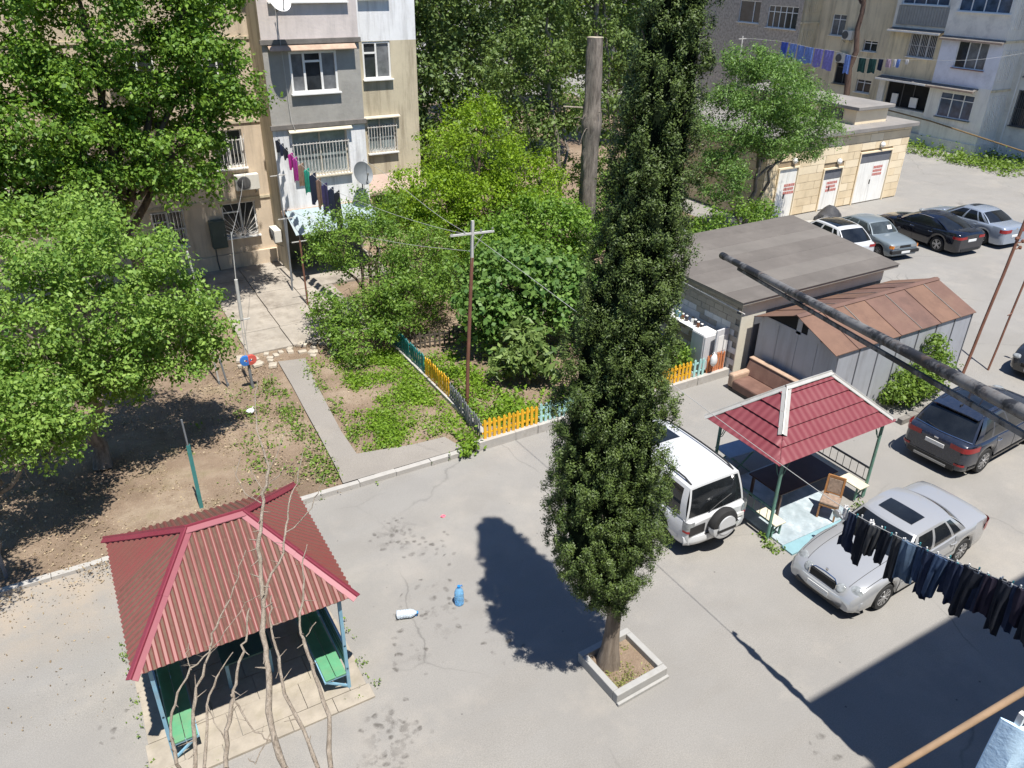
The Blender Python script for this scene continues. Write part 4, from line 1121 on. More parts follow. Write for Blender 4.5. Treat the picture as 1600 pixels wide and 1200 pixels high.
        for k in range(spokes):
            a = 2 * PI * k / spokes
            for da in (-0.16, 0.16) if spokes <= 6 else (0,):
                p0 = Vector((math.cos(a + da * 2.0) * r1 * .12, -0.012, math.sin(a + da * 2.0) * r1 * .12)); p1 = Vector((math.cos(a + da) * r1 * .93, -0.002, math.sin(a + da) * r1 * .93))
                rm_.bar(p0, p1, r1 * (0.13 if spokes <= 6 else 0.14), 0.03, up=(0, 1, 0))
        rm_.lathe([(r1 * .2, -0.05), (r1 * .2, 0.01), (r1 * .16, 0.018), (0.005, 0.02)], (0, 0, 0), 'y', 16)
        dk = MB(); dk.lathe([(r1 * .86, -0.052), (0.02, -0.0522)], (0, 0, 0), 'y', 24)
        w0 = r0 = d0 = None
        for a in s.ax:
            for sg in (1, -1):
                y = sg * (s.hw(a) * 0.985 - tw / 2); rot = (0, 0, 0) if sg > 0 else (0, 0, PI)
                if w0 is None:
                    w0 = ty.build("wheel", m_tyre, s.t, smooth=40); w = w0
                    r0 = rm_.build("rim", rim, w, smooth=35); rmo = r0
                else:
                    w = share(w0, s.t); rmo = share(r0, w)
                w.location = (a, y, R); w.rotation_euler = rot; rmo.location = (0, tw / 2 - 0.012, 0)
    # ---- trims
    def seam(s, xs_, lo=0.08, hi=1.0):
        b = MB()
        for x in xs_:
            for sg in (-1, 1):
                q = s.sec(x)[1:6]; p = [Vector((x, sg * (y + 0.0), z)) for (_, y, z) in q]
                b.tube(p, 0.006, 5, False)
        b.build("door_seam", m_blk, s.t)
    def strip(s, x0, x1, zf, mat, name="side_moulding", h=0.05, th=0.012, n=14):
        for sg in (-1, 1):
            b = MB(); P = []
            for k in range(n + 1):
                x = x0 + (x1 - x0) * k / n; q = s.sec(x)
                zz = [p[2] for p in q[:7]]; yy = [p[1] for p in q[:7]]
                z = zf if not callable(zf) else zf(x)
                P.append([(x, sg * (float(np.interp(z - h / 2, zz, yy)) + th), z - h / 2), (x, sg * (float(np.interp(z + h / 2, zz, yy)) + th), z + h / 2)])
            b.grid(P, sg > 0); b.build(name, mat, s.t)
    def handles(s, xs_, z, mat):
        for x in xs_:
            for sg in (-1, 1):
                b = MB(); y = s.hw(x) * 0.99; b.tube([(x - 0.10, sg * y, z), (x - 0.06, sg * (y + 0.028), z), (x + 0.06, sg * (y + 0.028), z), (x + 0.10, sg * y, z)], 0.014, 6); b.build("door_handle", mat, s.t, smooth=40)
    def mirrors(s, x, z, mat):
        for sg in (-1, 1):
            b = MB(); y = s.hw(x) * s.belt_w
            b.lathe([(0.0, -0.06), (0.07, -0.05), (0.10, 0.0), (0.095, 0.05), (0.0, 0.06)], (x, sg * (y + 0.15), z + 0.08), 'x', 12)
            b.bar((x, sg * (y - 0.02), z + 0.02), (x, sg * (y + 0.08), z + 0.06), 0.05); b.build("mirror", mat, s.t, smooth=45)
    def lump(s, name, mat, c, r, n=14, rot=None, m=8):
        """rounded lamp or cap: squashed ball"""
        b = MB(); vs = []; fs = []; M = Euler(rot).to_matrix() if rot else None
        for i in range(m + 1):
            a = PI * i / m - PI / 2
            for k in range(n):
                q = 2 * PI * k / n; v = Vector((math.cos(a) * math.cos(q) * r[0], math.cos(a) * math.sin(q) * r[1], math.sin(a) * r[2]))
                if M: v = M @ v
                vs.append(v + Vector(c))
        for i in range(m):
            for k in range(n):
                k2 = (k + 1) % n; fs.append((i * n + k, i * n + k2, (i + 1) * n + k2, (i + 1) * n + k))
        b.add(vs, fs); return b.build(name, mat, s.t, smooth=60)
    def wrap(s, name, mat, end, y0, y1, z0, z1, th=0.012, wrapx=0.25, n=10, taper=0.0):
        """patch lying on the front (end=1) or back (end=-1) skin and round the corner"""
        for sg in ((-1, 1) if y0 >= 0 else (1,)):
            P = []
            ysq = np.linspace(y0, y1, n)
            # walk along plan outline: across the end face then round the corner
            pts = []
            xe = end * s.L / 2; w_e = s.hw(xe)
            for y in np.linspace(y0, min(y1, w_e), 6): pts.append((xe + end * th, y))
            if y1 > w_e:
                for d in np.linspace(0.02, wrapx, 8):
                    x = xe - end * d; pts.append((x + end * th * 0.4, s.hw(x) * 1.0 + th))
            for i, (x, y) in enumerate(pts):
                f = i / (len(pts) - 1); dz = taper * f
                P.append([(x, sg * y, z0 + dz * 1.0), (x, sg * y, (z0 + z1) / 2 + dz * .5), (x, sg * y, z1)])
            b = MB(); b.grid(P); b.build(name, mat, s.t, smooth=50)
    def box(s, name, mat, c, sz, rot=None, bevel=0.008):
        b = MB(); b.box((0, 0, 0), sz, rot); o = b.build(name, mat, s.t, bevel=bevel); o.location = c; return o

p_silver = paint("silver_paint", (0.385, 0.392, 0.40), 0.30, 0.2, 0.10)
p_white = paint("white_paint", (0.53, 0.54, 0.55), 0.0, 0.28)
p_navy = paint("dark_blue_grey_paint", (0.018, 0.024, 0.042), 0.15, 0.2, 0.05)
p_black = paint("black_blue_paint", (0.006, 0.008, 0.016), 0.1, 0.15, 0.05)
p_ltblue = paint("pale_blue_silver_paint", (0.30, 0.345, 0.41), 0.3, 0.25, 0.08)
p_greyb = paint("dull_grey_blue_paint", (0.17, 0.205, 0.225), 0.15, 0.45)

# ---- silver saloon with twin round lamps in front of the right gazebo (nose to -X)
c = Car("silver saloon car with round twin headlights and black sunroof", (14.42, 7.55, 0), R_(182.2), 4.80, 1.80, 1.44,
        [(-2.40, 0.78), (-2.36, 0.92), (-2.2, 1.00), (-1.3, 1.02), (-0.5, 0.97), (0.6, 0.96), (0.95, 0.945), (1.5, 0.90), (2.0, 0.80), (2.25, 0.68), (2.37, 0.55), (2.40, 0.48)],
        (-1.42, 1.40), 0.315, 0.20, (1.05, 0.46), (-0.98, -1.60), 0.74, p_silver, m_cglass, None, rim=m_rim, spokes=10, bowA=0.24, bowC=0.24, shoulder=0.07, plan=[(-2.40, 0.86), (-2.34, 0.93), (-2.15, 0.975), (-1.6, 1.0), (1.35, 1.0), (1.9, 0.975), (2.2, 0.93), (2.34, 0.87), (2.40, 0.80)])
c.seam((1.0, 0.02, -0.95)); c.handles((0.12, -0.85), 0.80, p_silver); c.mirrors(0.72, 0.93, p_silver)
c.strip(-1.02, 0.98, 0.50, p_silver, h=0.09)
P = []
for k in range(7):
    u = 0.16 + 0.34 * k / 6; P.append([tuple(c.roof(u, v) + Vector((0, 0, 0.006))) for v in np.linspace(-0.62, 0.62, 9)])
b = MB(); b.grid(P, True); b.build("sunroof", m_cglass, c.t, smooth=60)
for sg in (-1, 1):
    for (yy, rr, xx, zz) in ((0.67, 0.140, 2.165, 0.655), (0.41, 0.110, 2.285, 0.630)):
        c.lump("headlight", m_lamp, (xx, sg * yy, zz), (0.045, rr, rr), 18, (0, R_(-42), sg * R_(16)))
    b = MB(); b.lathe([(0.15, 0.0), (0.14, 0.03)], (0, 0, 0), 'x', 18)
b = MB()
for k in range(7): b.bb(2.345 + 0.008 * (k % 2), 2.375, -0.30, 0.30, 0.545 + k * 0.028, 0.560 + k * 0.028)
b.bb(2.34, 2.352, -0.31, 0.31, 0.53, 0.745); b.build("grille", m_blk, c.t)
b = MB(); b.tube([(2.36, -0.33, 0.52), (2.35, -0.33, 0.70), (2.30, -0.24, 0.755), (2.29, 0, 0.77), (2.30, 0.24, 0.755), (2.35, 0.33, 0.70), (2.36, 0.33, 0.52), (2.37, 0, 0.51), (2.36, -0.33, 0.52)], 0.014, 6); b.build("grille_surround", m_chrome, c.t, smooth=40)
P = []
for k in range(17):
    v = -1 + 2 * k / 16; y = v * 0.86; xb = 2.44 - 0.26 * abs(v) ** 3.2
    P.append([(xb - 0.10, y * .97, 0.52), (xb - 0.01, y, 0.50), (xb + 0.03, y, 0.42), (xb + 0.02, y, 0.32), (xb - 0.06, y, 0.22)])
b = MB(); b.grid(P, True); bu = b.build("front_bumper", p_silver, c.t, smooth=45)
b = MB(); b.bb(2.455, 2.468, -0.26, 0.26, 0.37, 0.48); b.build("number_plate", m_plate, c.t)
b = MB(); b.bb(2.40, 2.452, -0.55, 0.55, 0.255, 0.32); b.build("air_intake", m_blk, c.t)
c.wrap("tail_light", m_tail, -1, 0.45, 0.9, 0.62, 0.84, 0.012, 0.28)
b = MB()
for sg in (-1, 1): b.tube([(0.98, sg * 0.05, 0.985), (0.80, sg * 0.35 - 0.1, 1.03)], 0.01, 5)
b.build("wiper", m_blk, c.t)
b = MB(); b.lathe([(0.035, -0.006), (0.035, 0.006)], (2.27, 0, 0.83), 'x', 14); b.tube([(2.27, 0, 0.775), (2.27, 0, 0.80)], 0.006, 5); b.build("bonnet_emblem", m_chrome, c.t)

b = MB()
for sg in (-1, 1):
    b.tube([(x_, sg * c.sec(x_)[7][1], c.sec(x_)[7][2] + 0.003) for x_ in np.linspace(1.0, 2.2, 14)], 0.005, 4)
    b.tube([(x_, sg * (c.sec(x_)[6][1] - 0.02), c.sec(x_)[6][2] + 0.012) for x_ in np.linspace(0.95, 2.12, 14)], 0.006, 4)
b.build("bonnet_seam", m_blk, c.t)
# ---- white off-roader with spare wheel, nose to +Y
c = Car("white boxy off-road car with spare wheel on its back door", (11.30, 12.2, 0), R_(90), 4.75, 1.88, 1.84,
        [(-2.375, 0.98), (-2.33, 1.04), (-2.2, 1.06), (-1.0, 1.07), (0.6, 1.07), (1.0, 1.08), (1.6, 1.05), (2.1, 0.98), (2.32, 0.85), (2.375, 0.75)],
        (-1.38, 1.40), 0.375, 0.33, (1.12, 0.62), (-2.12, -2.30), 0.80, p_white, m_cglass, None, plan=[(-2.375, 0.90), (-2.34, 0.945), (-2.2, 0.975), (-1.6, 1.0), (1.4, 1.0), (2.0, 0.95), (2.3, 0.84), (2.375, 0.74)],
        rim=m_rim, spokes=6, bowA=0.14, bowC=0.05, pillars=[(0.10, 0.38), (0.41, 0.66), (0.69, 0.94)], belt_w=0.955, shoulder=0.05, crown=0.04)
c.seam((0.98, -0.02, -0.95)); c.handles((0.1, -0.85), 0.93, p_white); c.mirrors(0.85, 1.06, p_white)
for sg in (-1, 1):
    b = MB(); q = [c.roof(u, sg * 0.86) + Vector((0, 0, 0.065 if 0.1 < u < 0.9 else 0.0)) for u in np.linspace(0.04, 0.97, 12)]; b.tube(q, 0.022, 6); b.build("roof_rail", m_blk, c.t, smooth=40)
P = []
for k in range(6):
    u = 0.05 + 0.33 * k / 5; P.append([tuple(c.roof(u, v) + Vector((0, 0, 0.007))) for v in np.linspace(-0.55, 0.55, 9)])
b = MB(); b.grid(P, True); b.build("sunroof", m_cglass, c.t, smooth=60)
sw = thing("x", None, None); bpy.data.objects.remove(sw)
b = MB(); b.lathe([(0.0, -0.13), (0.30, -0.125), (0.36, -0.10), (0.385, -0.04), (0.385, 0.03), (0.36, 0.08), (0.0, 0.09)], (-2.50, -0.03, 0.83), 'x', 30); sp = b.build("spare_wheel", m_tyre, c.t, smooth=40)
b = MB(); n = 30
ring = []
for (r, h) in ((0.392, 0.03), (0.395, -0.06), (0.37, -0.115), (0.30, -0.138), (0.0, -0.142)):
    ring.append([(-2.50 + h, -0.03 + r * math.cos(PI + PI * k / 24 * 1.0 + 0.0), 0.83 + r * math.sin(PI + PI * k / 24)) for k in range(25)])
b.grid(ring); b.build("spare_wheel_cover", p_white, c.t, smooth=40)
b = MB(); b.lathe([(0.245, -0.155), (0.245, -0.125)], (-2.50, -0.03, 0.83), 'x', 26); b.build("spare_cover_disc", p_white, c.t, smooth=40)
b = MB(); b.bb(-2.665, -2.64, -0.30, 0.24, 0.70, 0.77); b.build("cover_slot", m_blk, c.t)
c.wrap("tail_light", m_lamp, -1, 0.72, 0.99, 0.80, 1.03, 0.014, 0.16)
c.wrap("tail_light", m_tail, -1, 0.74, 0.99, 0.74, 0.80, 0.014, 0.14)
P = []
for k in range(15):
    v = -1 + 2 * k / 14; y = v * 0.925; xb = -2.44 + 0.14 * abs(v) ** 4
    P.append([(xb + 0.12, y * .98, 0.62), (xb, y, 0.60), (xb - 0.03, y, 0.50), (xb - 0.01, y, 0.40), (xb + 0.08, y, 0.33)])
b = MB(); b.grid(P); b.build("rear_bumper", p_white, c.t, smooth=45)
b = MB(); b.bb(-2.45, -2.40, -0.62, 0.40, 0.601, 0.618); b.build("bumper_step", m_blk, c.t)
b = MB(); b.bb(-2.395, -2.380, 0.40, 0.84, 0.66, 0.90); b.build("tailgate_recess", m_blk, c.t)
b = MB(); b.bb(-2.40, -2.379, -0.80, -0.42, 0.68, 0.78); b.build("number_plate", m_plate, c.t)
b = MB(); b.tube([(-2.33, 0.25, 1.13), (-2.29, -0.05, 1.22), (-2.27, -0.42, 1.34)], 0.012, 5); b.build("wiper", m_blk, c.t)
for sg in (-1, 1): c.lump("headlight", m_lamp, (2.24, sg * 0.70, 0.82), (0.10, 0.20, 0.10))
c.box("grille", m_blk, (2.35, 0, 0.75), (0.06, 0.9, 0.18))
c.strip(-2.1, 2.0, 0.52, p_white, "side_cladding", 0.12)

# ---- dark crossover on the right, nose to +X
c = Car("dark blue-grey crossover car with red tail lamps beside the shed", (21.05, 9.62, 0), R_(3.5), 4.70, 1.88, 1.68,
        [(-2.35, 0.92), (-2.30, 1.02), (-2.15, 1.08), (-1.0, 1.07), (0.3, 1.03), (0.95, 1.05), (1.5, 1.02), (2.0, 0.93), (2.28, 0.78), (2.35, 0.66)],
        (-1.36, 1.36), 0.365, 0.24, (1.05, 0.10), (-1.62, -2.18), 0.72, p_navy, m_cglass, None,
        plan=[(-2.35, 0.78), (-2.30, 0.86), (-2.1, 0.945), (-1.5, 1.0), (1.4, 1.0), (1.95, 0.94), (2.25, 0.80), (2.35, 0.66)], rim=m_rim, spokes=10, bowA=0.28, bowC=0.16, pillars=[(0.10, 0.40), (0.43, 0.70), (0.73, 0.90)], shoulder=0.06)
c.seam((0.95, -0.05, -0.98)); c.handles((0.08, -0.90), 0.90, m_chrome); c.mirrors(0.72, 1.03, p_navy)
P = []
for k in range(9):
    u = 0.10 + 0.68 * k / 8; P.append([tuple(c.roof(u, v) + Vector((0, 0, 0.007))) for v in np.linspace(-0.72, 0.72, 11)])
b = MB(); b.grid(P, True); b.build("panoramic_roof", m_cglass, c.t, smooth=60)
for sg in (-1, 1):
    b = MB(); q = [c.roof(u, sg * 0.90) + Vector((0, 0, 0.05 if 0.1 < u < 0.9 else 0.0)) for u in np.linspace(0.06, 0.95, 12)]; b.tube(q, 0.018, 6); b.build("roof_rail", p_navy, c.t, smooth=40)
P = []
for k in range(13):
    v = -0.96 + 1.92 * k / 12; q = c.roof(1, v); P.append([tuple(q + Vector((0.12, 0, 0.022))), tuple(q + Vector((-0.18, 0, -0.01))), tuple(q + Vector((-0.17, 0, -0.045)))])
b = MB(); b.grid(P); b.build("roof_spoiler", p_navy, c.t, smooth=40)
c.wrap("tail_light", m_tail, -1, 0.40, 0.99, 0.86, 1.00, 0.014, 0.50, taper=-0.02)
c.wrap("rear_reflector", m_tail, -1, 0.62, 0.99, 0.44, 0.50, 0.02, 0.10)
c.box("number_plate", m_plate, (-2.362, 0, 0.80), (0.02, 0.52, 0.115)); c.box("badge", m_chrome, (-2.335, 0, 0.955), (0.02, 0.12, 0.05))
c.box("rear_skirt", m_blk, (-2.30, 0, 0.34), (0.16, 1.30, 0.16)); c.box("skid_plate", m_rimd, (-2.37, 0, 0.30), (0.05, 0.9, 0.07))
b = MB(); q = [c.rb(v) + Vector((-0.02, 0, 0.03)) for v in np.linspace(-0.95, 0.95, 13)]; b.tube(q, 0.012, 5); b.build("window_trim", m_chrome, c.t)
b = MB(); b.tube([tuple(c.rb(0.05) + Vector((-0.02, 0, 0.05))), tuple(c.rb(0.6).lerp(c.roof(1, 0.5), 0.12) + Vector((-0.03, 0, 0.03)))], 0.010, 5); b.build("wiper", m_blk, c.t)
c.box("roof_aerial", m_blk, tuple(c.roof(0.93, 0) + Vector((0, 0, 0.03))), (0.14, 0.03, 0.05))
for sg in (-1, 1): c.lump("headlight", m_lamp, (2.15, sg * 0.68, 0.80), (0.16, 0.18, 0.08))
c.strip(-2.1, 2.0, 0.34, m_blk, "sill_cladding", 0.12)

# ---- dark car just entering the right edge
c = Car("dark hatchback at the right edge beyond the leaning poles", (28.1, 11.1, 0), R_(185), 4.1, 1.72, 1.47,
        [(-2.05, 0.9), (-2.0, 1.0), (-1.0, 0.98), (0.4, 0.95), (0.9, 0.96), (1.5, 0.88), (1.9, 0.74), (2.05, 0.55)], (-1.2, 1.25), 0.30, 0.2, (1.0, 0.2), (-1.2, -1.85), 0.72, paint("grey_black_paint", (0.016, 0.018, 0.02), 0.1, 0.25, 0.05), spokes=8, rim=m_rimd)
c.seam((0.9, -0.1)); c.mirrors(0.7, 0.95, m_blk)
for sg in (-1, 1): c.lump("headlight", m_lamp, (1.86, sg * 0.62, 0.66), (0.14, 0.16, 0.09))
c.box("grille", m_blk, (2.02, 0, 0.5), (0.06, 0.8, 0.14)); c.box("number_plate", m_plate, (2.06, 0, 0.38), (0.02, 0.5, 0.11))

# ---- the row parked in front of the utility building
HD = R_(85)
def rowpos(xr, yr, L, heading):
    """centre of a car from the middle of its end facing the yard"""
    return (xr + math.cos(heading) * L / 2, yr + math.sin(heading) * L / 2, 0)
# black fastback, tail to the yard
c = Car("black fastback saloon with red tail lamps, parked tail out", rowpos(36.2, 19.6, 4.95, HD), HD, 4.85, 1.86, 1.46,
        [(-2.42, 0.97), (-2.38, 1.06), (-2.2, 1.11), (-1.4, 1.08), (-0.4, 1.00), (0.7, 0.97), (1.1, 0.95), (1.7, 0.86), (2.2, 0.72), (2.42, 0.52)],
        (-1.42, 1.40), 0.34, 0.19, (1.12, 0.15), (-0.90, -1.95), 0.70, p_black, m_cglass, None, rim=m_rim, spokes=5, bowA=0.3, bowC=0.22, shoulder=0.07, pillars=[(0.08, 0.42), (0.45, 0.74), (0.76, 0.84)])
c.seam((0.95, -0.05, -1.0)); c.handles((0.05, -0.95), 0.82, m_chrome); c.mirrors(0.78, 0.93, p_black)
c.wrap("tail_light", m_tail, -1, 0.38, 0.99, 0.80, 0.92, 0.012, 0.32); c.box("number_plate", m_plate, (-2.43, 0, 0.72), (0.02, 0.52, 0.115)); c.box("rear_skirt", m_blk, (-2.38, 0, 0.30), (0.12, 1.2, 0.14))
b = MB(); q = [c.sidef(u, 0.93, -1) + Vector((0, -0.012, 0.0)) for u in np.linspace(0.04, 0.92, 14)]; b.tube(q, 0.012, 5); q = [c.sidef(u, 0.93, 1) + Vector((0, 0.012, 0)) for u in np.linspace(0.04, 0.92, 14)]; b.tube(q, 0.012, 5); b.build("window_trim", m_chrome, c.t)
for sg in (-1, 1): c.lump("headlight", m_lamp, (2.2, sg * 0.66, 0.64), (0.14, 0.18, 0.07))
c.t.scale = (1.04, 1.04, 1.04)
# pale blue saloon, tail to the yard
c = Car("pale blue-silver saloon parked at the right end of the row", rowpos(39.15, 19.25, 4.9, HD), HD, 4.77, 1.82, 1.47,
        [(-2.385, 0.90), (-2.35, 1.00), (-2.2, 1.06), (-1.6, 1.06), (-0.4, 1.0), (0.7, 0.97), (1.05, 0.96), (1.6, 0.88), (2.1, 0.74), (2.385, 0.52)],
        (-1.38, 1.38), 0.33, 0.19, (1.08, 0.15), (-0.98, -1.68), 0.72, p_ltblue, m_cglass, None, rim=m_rim, spokes=5, shoulder=0.06)
c.seam((0.95, -0.05, -0.98)); c.handles((0.05, -0.9), 0.85, p_ltblue); c.mirrors(0.75, 0.96, p_ltblue)
c.wrap("tail_light", m_tail, -1, 0.36, 0.99, 0.76, 0.92, 0.012, 0.22); c.box("number_plate", m_plate, (-2.392, 0, 0.60), (0.02, 0.52, 0.115)); c.box("badge", m_chrome, (-2.375, 0, 0.92), (0.02, 0.1, 0.1))
P = []
for k in range(5):
    u = 0.10 + 0.28 * k / 4; P.append([tuple(c.roof(u, v) + Vector((0, 0, 0.006))) for v in np.linspace(-0.5, 0.5, 7)])
b = MB(); b.grid(P, True); b.build("sunroof", m_cglass, c.t, smooth=60)
for sg in (-1, 1): c.lump("headlight", m_lamp, (2.17, sg * 0.66, 0.66), (0.14, 0.18, 0.08))
c.t.scale = (1.04, 1.04, 1.04)
# dull grey boxy saloon, nose to the yard
HD = R_(81); HN = HD + PI
c = Car("dull grey old boxy car parked nose out with papers in the windscreen", (32.85 + math.cos(HD) * 2.03, 20.6 + math.sin(HD) * 2.03, 0), HN, 4.05, 1.64, 1.38,
        [(-2.02, 0.80), (-1.98, 0.92), (-1.7, 0.95), (-0.8, 0.94), (0.5, 0.91), (0.8, 0.90), (1.3, 0.87), (1.85, 0.80), (1.98, 0.70), (2.02, 0.58)],
        (-1.12, 1.26), 0.28, 0.2, (0.82, 0.25), (-1.05, -1.72), 0.78, p_greyb, m_cglass2, m_cglass2, plan=[(-2.02, 0.88), (-1.95, 0.95), (-1.6, 1.0), (1.4, 1.0), (1.9, 0.95), (2.02, 0.88)], rim=m_rimd, spokes=8, bowA=0.10, bowC=0.06, belt_w=0.95, shoulder=0.04)
c.seam((0.75, -0.1, -0.95)); c.handles((0.0, -0.85), 0.76, m_blk); c.mirrors(0.55, 0.9, m_blk)
c.wrap("headlight", m_lamp, 1, 0.34, 0.66, 0.60, 0.74, 0.014, 0.1); c.wrap("indicator", m_orange, 1, 0.665, 0.83, 0.60, 0.74, 0.014, 0.16)
c.box("grille", m_blk, (2.02, 0, 0.67), (0.02, 0.62, 0.12)); c.box("front_bumper", m_blk, (2.03, 0, 0.44), (0.16, 1.58, 0.14)); c.box("number_plate", m_plate, (2.115, 0, 0.43), (0.012, 0.5, 0.11))
c.box("windscreen_paper", m_plate, tuple(c.fb(0.42).lerp(c.roof(0, 0.4), 0.45) + Vector((0.05, 0, 0.035))), (0.01, 0.24, 0.20), (0, R_(-35), 0), 0)
# white crossover with black roof, tail to the yard
c = Car("white crossover with black glass roof half hidden by the store roof", rowpos(30.25, 21.0, 4.5, HD), HD, 4.5, 1.85, 1.62,
        [(-2.25, 0.92), (-2.20, 1.03), (-2.0, 1.08), (-0.5, 1.03), (0.7, 1.02), (1.05, 1.03), (1.6, 0.98), (2.05, 0.85), (2.25, 0.65)],
        (-1.32, 1.33), 0.36, 0.22, (1.05, 0.2), (-1.45, -2.10), 0.74, p_white, m_cglass, None, rim=m_rim, spokes=5)
c.seam((0.95, -0.05, -0.98)); c.handles((0.05, -0.9), 0.9, p_white); c.mirrors(0.75, 1.02, p_white)
P = []
for k in range(9):
    u = 0.04 + 0.80 * k / 8; P.append([tuple(c.roof(u, v) + Vector((0, 0, 0.007))) for v in np.linspace(-0.84, 0.84, 11)])
b = MB(); b.grid(P, True); b.build("black_roof_panel", m_cglass, c.t, smooth=60)
c.wrap("tail_light", m_tail, -1, 0.45, 0.99, 0.88, 1.0, 0.012, 0.3); c.box("number_plate", m_plate, (-2.26, 0, 0.62), (0.02, 0.52, 0.115))
# tarpaulin-covered heap against the utility wall
tp = thing("covered_motorcycle", "low shape under a creased grey tarpaulin behind the old boxy car", "tarpaulin", (34.5, 26.3, 0), R_(20))
rg = np.random.default_rng(3); P = []
for i in range(17):
    u = i / 16 * 2 - 1; row_ = []
    for j in range(13):
        a = PI * j / 12; hgt = (0.72 - 0.2 * u * u + 0.12 * math.sin(5 * u)) * (1 - abs(u) ** 8); hw_ = 0.55 * (1 - abs(u) ** 6)
        row_.append((u * 1.05 + 0.03 * rg.normal(), -math.cos(a) * hw_ * (1 + 0.06 * rg.normal()), math.sin(a) ** 0.75 * hgt * (1 + 0.05 * rg.normal())))
    P.append(row_)
b = MB(); b.grid(P); b.build("tarpaulin", plain("grey_tarpaulin", (0.05, 0.05, 0.053), 0.6, 0.25, 4, bump=0.3, bscale=8), tp, smooth=50)
for u in (-0.75, 0.75):
    b = MB(); b.lathe([(0.18, -0.05), (0.29, -0.045), (0.30, 0), (0.29, 0.045), (0.18, 0.05)], (u, 0, 0.30), 'y', 18, True); b.build("wheel", m_tyre, tp, smooth=40)
# ------------------------------------------------------------------ trees
bk_grey = bark("grey_bark", (0.075, 0.062, 0.05), (0.33, 0.285, 0.235), 9, 0.16)
bk_brown = bark("brown_bark", (0.06, 0.045, 0.03), (0.17, 0.13, 0.095))
bk_pale = bark("pale_twig_bark", (0.20, 0.16, 0.12), (0.50, 0.43, 0.35), 22, 0.5)
lf_mul = leafmat("mulberry_leaf", (0.09, 0.20, 0.028), (0.36, 0.52, 0.11), 0.40)
lf_big = leafmat("maple_green_leaf", (0.06, 0.15, 0.018), (0.28, 0.44, 0.065), 0.42)
lf_bri = leafmat("bright_leaf", (0.11, 0.21, 0.012), (0.33, 0.48, 0.03), 0.42)
lf_pom = leafmat("pomegranate_leaf", (0.065, 0.15, 0.022), (0.26, 0.40, 0.062), 0.38)
lf_fig = leafmat("fig_leaf", (0.055, 0.14, 0.028), (0.22, 0.35, 0.08), 0.36)
lf_loq = leafmat("loquat_leaf", (0.07, 0.13, 0.03), (0.26, 0.35, 0.10), 0.3)
lf_bg = leafmat("dusty_leaf", (0.055, 0.105, 0.028), (0.23, 0.32, 0.095), 0.34)
lf_pop = leafmat("poplar_leaf", (0.07, 0.125, 0.026), (0.24, 0.33, 0.09), 0.4)
lf_ail = leafmat("pinnate_leaf", (0.065, 0.15, 0.03), (0.24, 0.38, 0.095), 0.4)
lf_cyp = leafmat("cypress_spray", (0.014, 0.036, 0.010), (0.145, 0.205, 0.045), 0.12, rw=0.3, nscale=5.0)
lf_weed = leafmat("weed_leaf", (0.08, 0.15, 0.025), (0.25, 0.37, 0.06), 0.4)
lf_dry = leafmat("dry_leaf_litter", (0.14, 0.09, 0.05), (0.50, 0.40, 0.26), 0.15)

tree("broadleaf_tree", "tall spreading green tree in front of the tan wall, upper left", (1.6, 28.6, 0.05), (1.9, 28.7, 4.8), 0.26,
     [(2.0, 29.0, 9.6, 3.0, 2.2, 2.4), (5.0, 28.7, 8.6, 1.8, 1.7, 1.5), (5.9, 28.6, 7.6, 1.1, 1.2, 0.8), (-0.2, 28.6, 7.2, 2.6, 2.2, 2.2), (3.5, 28.8, 6.4, 1.9, 1.7, 1.4), (-3.2, 28.5, 8.4, 2.8, 2.2, 3.0), (2.0, 29.0, 12.3, 3.4, 2.4, 2.2), (5.4, 29.0, 11.2, 1.5, 1.7, 1.5), (0.6, 28.0, 5.2, 1.9, 1.6, 1.2), (3.9, 28.2, 5.1, 1.1, 1.1, 0.7), (-2.4, 27.6, 5.6, 2.2, 1.8, 1.8)],
     2900, 80, 0.26, 0.115, lf_big, bk_brown, 1, 0.62)
tree("broadleaf_tree", "bushy light green tree overhanging the bare soil on the left", (-0.6, 20.0, 0.05), (-0.5, 19.9, 3.0), 0.2,
     [(0.47, 19.9, 5.21, 1.86, 1.77, 1.44), (1.77, 19.9, 4.28, 1.12, 1.21, 0.93), (-1.49, 19.34, 4.56, 1.77, 1.67, 1.49), (-0.28, 21.02, 5.86, 1.77, 1.49, 1.16), (2.42, 19.72, 3.63, 0.7, 0.84, 0.56), (0.37, 19.16, 3.63, 1.4, 1.02, 0.93), (-3.16, 19.34, 4.56, 1.49, 1.67, 1.49), (-0.84, 19.53, 3.07, 1.49, 1.21, 0.93), (-1.3, 18.69, 2.42, 1.21, 1.02, 0.7), (1.4, 19.72, 3.07, 1.21, 1.02, 0.65), (2.42, 20.37, 2.89, 0.65, 0.74, 0.65), (0.47, 20.09, 2.7, 1.21, 1.12, 0.65)],
     1250, 84, 0.20, 0.082, lf_mul, bk_grey, 2, 0.62, zmin=1.2)
tree("broadleaf_tree", "small light green tree at the left edge beside the kerb", (-3.1, 17.4, 0.05), (-2.6, 17.3, 2.2), 0.12,
     [(-1.63, 17.48, 3.4, 1.12, 1.02, 0.84), (-2.42, 17.3, 3.72, 1.12, 1.12, 0.84), (-1.26, 17.21, 2.65, 0.74, 0.74, 0.56), (-3.16, 17.3, 2.89, 1.02, 0.93, 0.74), (-3.44, 15.62, 4.19, 1.12, 1.02, 0.84), (-3.07, 15.07, 3.54, 0.74, 0.74, 0.56)],
     460, 80, 0.17, 0.076, lf_mul, bk_grey, 3, 0.62, zmin=1.4)
